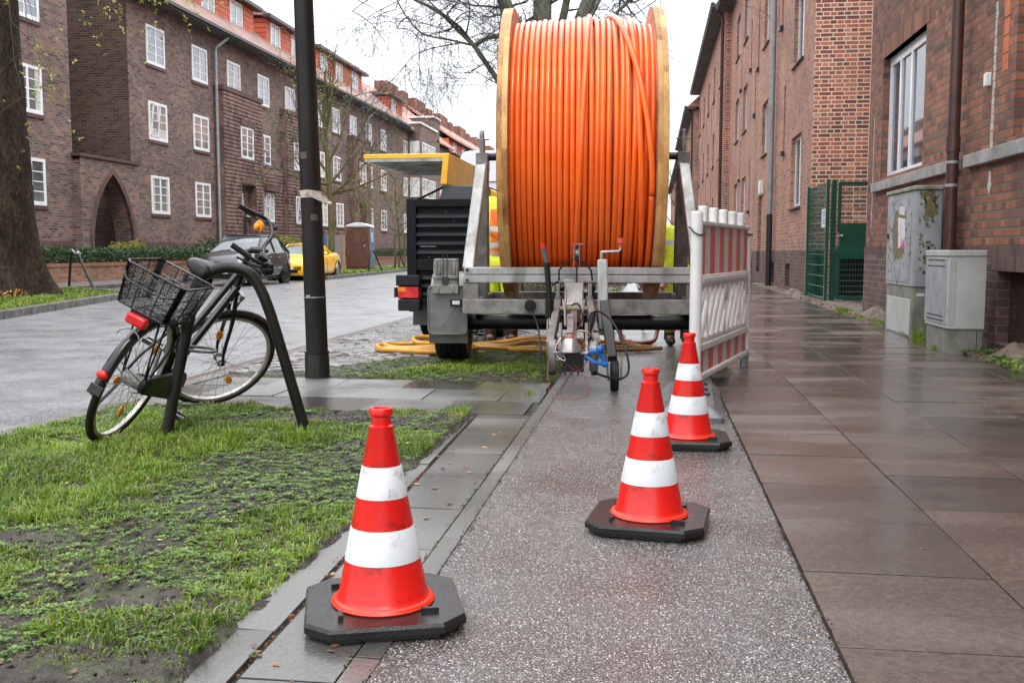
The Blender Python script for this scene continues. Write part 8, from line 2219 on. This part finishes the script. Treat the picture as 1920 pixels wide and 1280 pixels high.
def hang(x, y, z, r):
    t = Vector((x,y,z)); best = min((q for P_, _ in Ps for q in P_), key=lambda q: (q-t).length)
    m1 = best.lerp(t,.5)+Vector((0,0,.12*(t-best).length)); limb(tw_, [best, m1, t], r, r*.5, n=5, k=4); HP_[0] = t
# pendulous strings of twigs on the left
for (x, z, L) in ((-5.05,5.5,.9),(-5.2,5.4,1.1),(-4.9,5.3,.8),(-5.4,4.9,.9),(-4.5,5.25,.7),(-4.3,5.35,1.0),(-5.0,5.45,1.2),(-4.15,5.4,.6),(-5.6,6.0,.8),(-4.75,5.3,1.3)):
    hang(x, 21.5+rr.uniform(-.2,.2), z, .012)
    twigs(tw_, HP_[0], (rr.uniform(-.2,.2),0,-1), L, .008, 2, rr, droop=.35, zig=.22, kids=(2,3), minr=.003)
for (x, z) in ((-5.2,6.1),(-4.6,5.9),(-4.2,6.0),(-3.6,5.9),(-3.3,6.1),(.2,5.9),(-.5,6.0),(-.1,6.3),(.5,6.1),(-5.7,5.9),(-6.1,6.2),(-6.4,5.9),(-5.4,5.7),(-5.9,5.5),(-4.9,6.0),(-4.0,6.1),(-3.9,5.8),(-5.8,6.1),(-6.8,6.2)):
    hang(x+rr.uniform(-.3,.3), 21.8, z+.3, .018)
    twigs(tw_, HP_[0], (rr.uniform(-1,1),rr.uniform(-.5,.5),-.2), 1.0, .012, 3, rr, droop=.12, zig=.35, minr=.0035)
build(b, 'limbs', m_bark2, t1)
build(tw_, 'twigs', m_twd, t1, fixn=False)

# ---- old tree on the left: trunk with roots flare, drooping budding twigs
t2 = empty('old_tree', (-12.75,18.4,0), 0, 'old street tree with a very thick rough trunk at the left edge', 'tree')
b = MB(); n, m = 44, 60; vs = []
for i in range(m+1):
    z = -.1+9.6*i/m
    for j in range(n):
        a = 2*PI*j/n
        fl = .34*math.exp(-max(0,z)/.45)*(1+.6*math.sin(a*5+1))+.10*math.exp(-max(0,z)/1.6)
        r = .53+fl-.012*z+.035*noise.noise((math.cos(a)*2.2,math.sin(a)*2.2,z*.9))+.022*noise.noise((math.cos(a)*7,math.sin(a)*7,z*2.6))+.012*noise.noise((math.cos(a)*18,math.sin(a)*18,z*6))
        vs.append((-12.75-.02*z+r*math.cos(a), 18.4+r*math.sin(a), z))
b.add(vs, [(i*n+j,i*n+(j+1)%n,(i+1)*n+(j+1)%n,(i+1)*n+j) for i in range(m) for j in range(n)])
build(b, 'trunk', m_bark1, t2, ang=3)
b = MB(); tw_ = MB(); buds = []
rr = random.Random(11)
ls = [([(-12.9,18.4,8.5),(-11.8,18.6,9.3),(-10.2,18.9,9.2),(-8.8,19.2,8.8)], .16, .04),([(-12.9,18.4,9.2),(-12.5,17.0,10),(-11.5,15.6,10.3),(-9.8,14.5,9.8)], .15, .04),
      ([(-12.9,18.6,8.8),(-13.6,19.8,9.8),(-14.2,21.2,10.2)], .15, .05)]
LP_ = []
for pts, r0, r1 in ls:
    LP_ += limb(b, pts, r0, r1, n=10)
build(b, 'limbs', m_bark1, t2)
starts = [(-11.4,18.2,6.6,1.0),(-10.6,18.3,7.0,1.1),(-9.7,18.4,7.1,1.2),(-11.9,18.0,5.8,1.0),(-12.3,18.3,7.0,1.4),(-12.2,18.1,6.2,1.3),(-12.2,18.0,5.3,1.2),(-11.6,18.3,7.4,1.3),(-10.9,18.3,7.6,1.2),(-10.3,18.5,7.4,1.3),(-9.9,18.5,7.5,1.2),(-9.5,18.6,7.3,1.0),(-11.2,18.2,7.2,1.1),(-10.1,18.4,6.9,1.2),(-12.1,17.9,4.5,.9),(-9.0,18.5,7.2,.8)]
for x, y, z, L in starts:
    t_ = Vector((x,y,z)); bb_ = min(LP_, key=lambda q: (q-t_).length); limb(tw_, [bb_, bb_.lerp(t_,.5)+Vector((.1,0,-.1)), t_], .014, .008, n=5, k=4)
    twigs(tw_, (x,y,z), (rr.uniform(.3,1),rr.uniform(-.3,.3),rr.uniform(-1.1,-.5)), L, .0085, 2, rr, buds=buds, droop=.10, zig=.24, kids=(1,2), minr=.0028, spread=.5)
build(tw_, 'twigs', m_twig, t2, fixn=False)
build(bud_mesh(buds, .034, rr, 4), 'leaf_buds', m_bud, t2, smooth=False, attr=True, fixn=False)['kind'] = 'stuff'

# ---- young tree beyond the cars
def young(name, label, x, y, h, r, seed, limbs, bark, budm, bs, depth=3, tr=.12):
    rr = random.Random(seed); t = empty(name, (x,y,0), 0, label, 'tree')
    b = MB(); P = limb(b, [(x,y,0),(x+.05,y,h*.25),(x-.03,y,h*.5),(x-.15,y,h*.75),(x-.1,y,h)], r, r*.25, n=12); build(b, 'trunk', bark, t)
    b = MB(); tw_ = MB(); buds = []
    for (z0_, dx, dz, L, dy) in limbs:
        k = min(range(len(P)), key=lambda i: abs(P[i].z-z0_)); p = P[k]
        e = p+Vector((dx,dy,dz)); Q = limb(b, [p, p+Vector((dx*.4,dy*.4,dz*.28)), p+Vector((dx*.75,dy*.8,dz*.65)), e], r*.42, r*.12, n=8)
        for i in range(4, len(Q), 2):
            sd = Vector((rr.gauss(0,1),rr.gauss(0,1),rr.gauss(.3,.6))).normalized(); dd = (Q[i]-Q[i-1]).normalized()
            twigs(tw_, Q[i], dd*.6+sd*.7, L*rr.uniform(.6,1.1), r*.12, depth-1, rr, buds, droop=.02, zig=.22, kids=(2,3), minr=.005)
        twigs(tw_, Q[-1], Q[-1]-Q[-2], L, r*.12, depth-1, rr, buds, droop=.02, zig=.22, kids=(2,3), minr=.005)
    build(b, 'limbs', bark, t); build(tw_, 'twigs', m_twd, t, fixn=False)
    if budm: build(bud_mesh(buds, bs, rr, 2), 'leaf_buds', budm, t, smooth=False, attr=True, fixn=False)['kind'] = 'stuff'
    return t
young('young_tree', 'slim young street tree with upswept limbs standing behind the lamp post', -12.05, 36.5, 7.6, .14, 4,
      [(3.0,-1.6,1.7,1.1,0.2),(3.0,1.8,1.6,1.2,-.3),(3.5,1.3,2.4,1.1,.4),(3.7,-1.1,2.4,1.1,-.3),(4.3,.9,2.6,1.0,.2),(4.6,-.8,2.4,1.0,.5),(5.3,.5,2.2,.9,-.4),(5.6,-.6,1.9,.9,.2),(3.2,2.4,.9,1.0,.1),(3.4,-2.3,.7,1.0,.1),(6.3,.3,1.6,.8,0)], m_bark3, m_bud, .030)
young('sapling', 'staked sapling with thin spreading twigs right of the brown toilet cabin', -12.5, 48.5, 4.8, .06, 6,
      [(1.6,-1.1,1.6,.9,.2),(1.7,1.0,1.7,.9,-.2),(2.3,.7,1.9,.9,.3),(2.5,-.8,1.9,.9,-.3),(3.2,.4,1.6,.8,.1),(1.9,-1.5,.9,.8,0),(2.2,1.4,.9,.8,.2)], m_bark3, m_bud, .035)
st = empty('tree_stake', (-12.3,48.6,0), 0, 'pair of wooden stakes with a crossbar tied to the sapling', 'stake')
for x in (-12.62,-12.12):
    b = MB(); b.tube([(x,48.2,0),(x,48.2,1.75)], .05, n=8); build(b, 'post', bpy.data.materials['gate_wood'] if False else m_bark3, st)
b = MB(); b.bar((-12.66,48.15,1.68),(-12.08,48.15,1.68),.05,.08); build(b, 'crossbar', m_bark3, st, smooth=False)

# ---- hazy distant trees at the end of the street
for i, (x,y,h,lab) in enumerate([(-8.5,150,9,'distant bare tree closing the street on the left of the reel'),(-3.5,118,8,'distant bare tree faintly seen left of the reel at the street end'),(4.0-1.2,100,9,'distant bare tree faintly seen right of the reel before the far houses')]):
    young('distant_tree', lab, x, y, h, .18, 30+i, [(h*.3,-2,2.6,1.6,.5),(h*.32,2,2.6,1.6,-.5),(h*.45,1.5,2.8,1.5,.8),(h*.5,-1.5,2.8,1.5,-.6),(h*.6,.8,2.4,1.3,.4),(h*.65,-.9,2.2,1.3,.1)], m_bark2, None, .05)
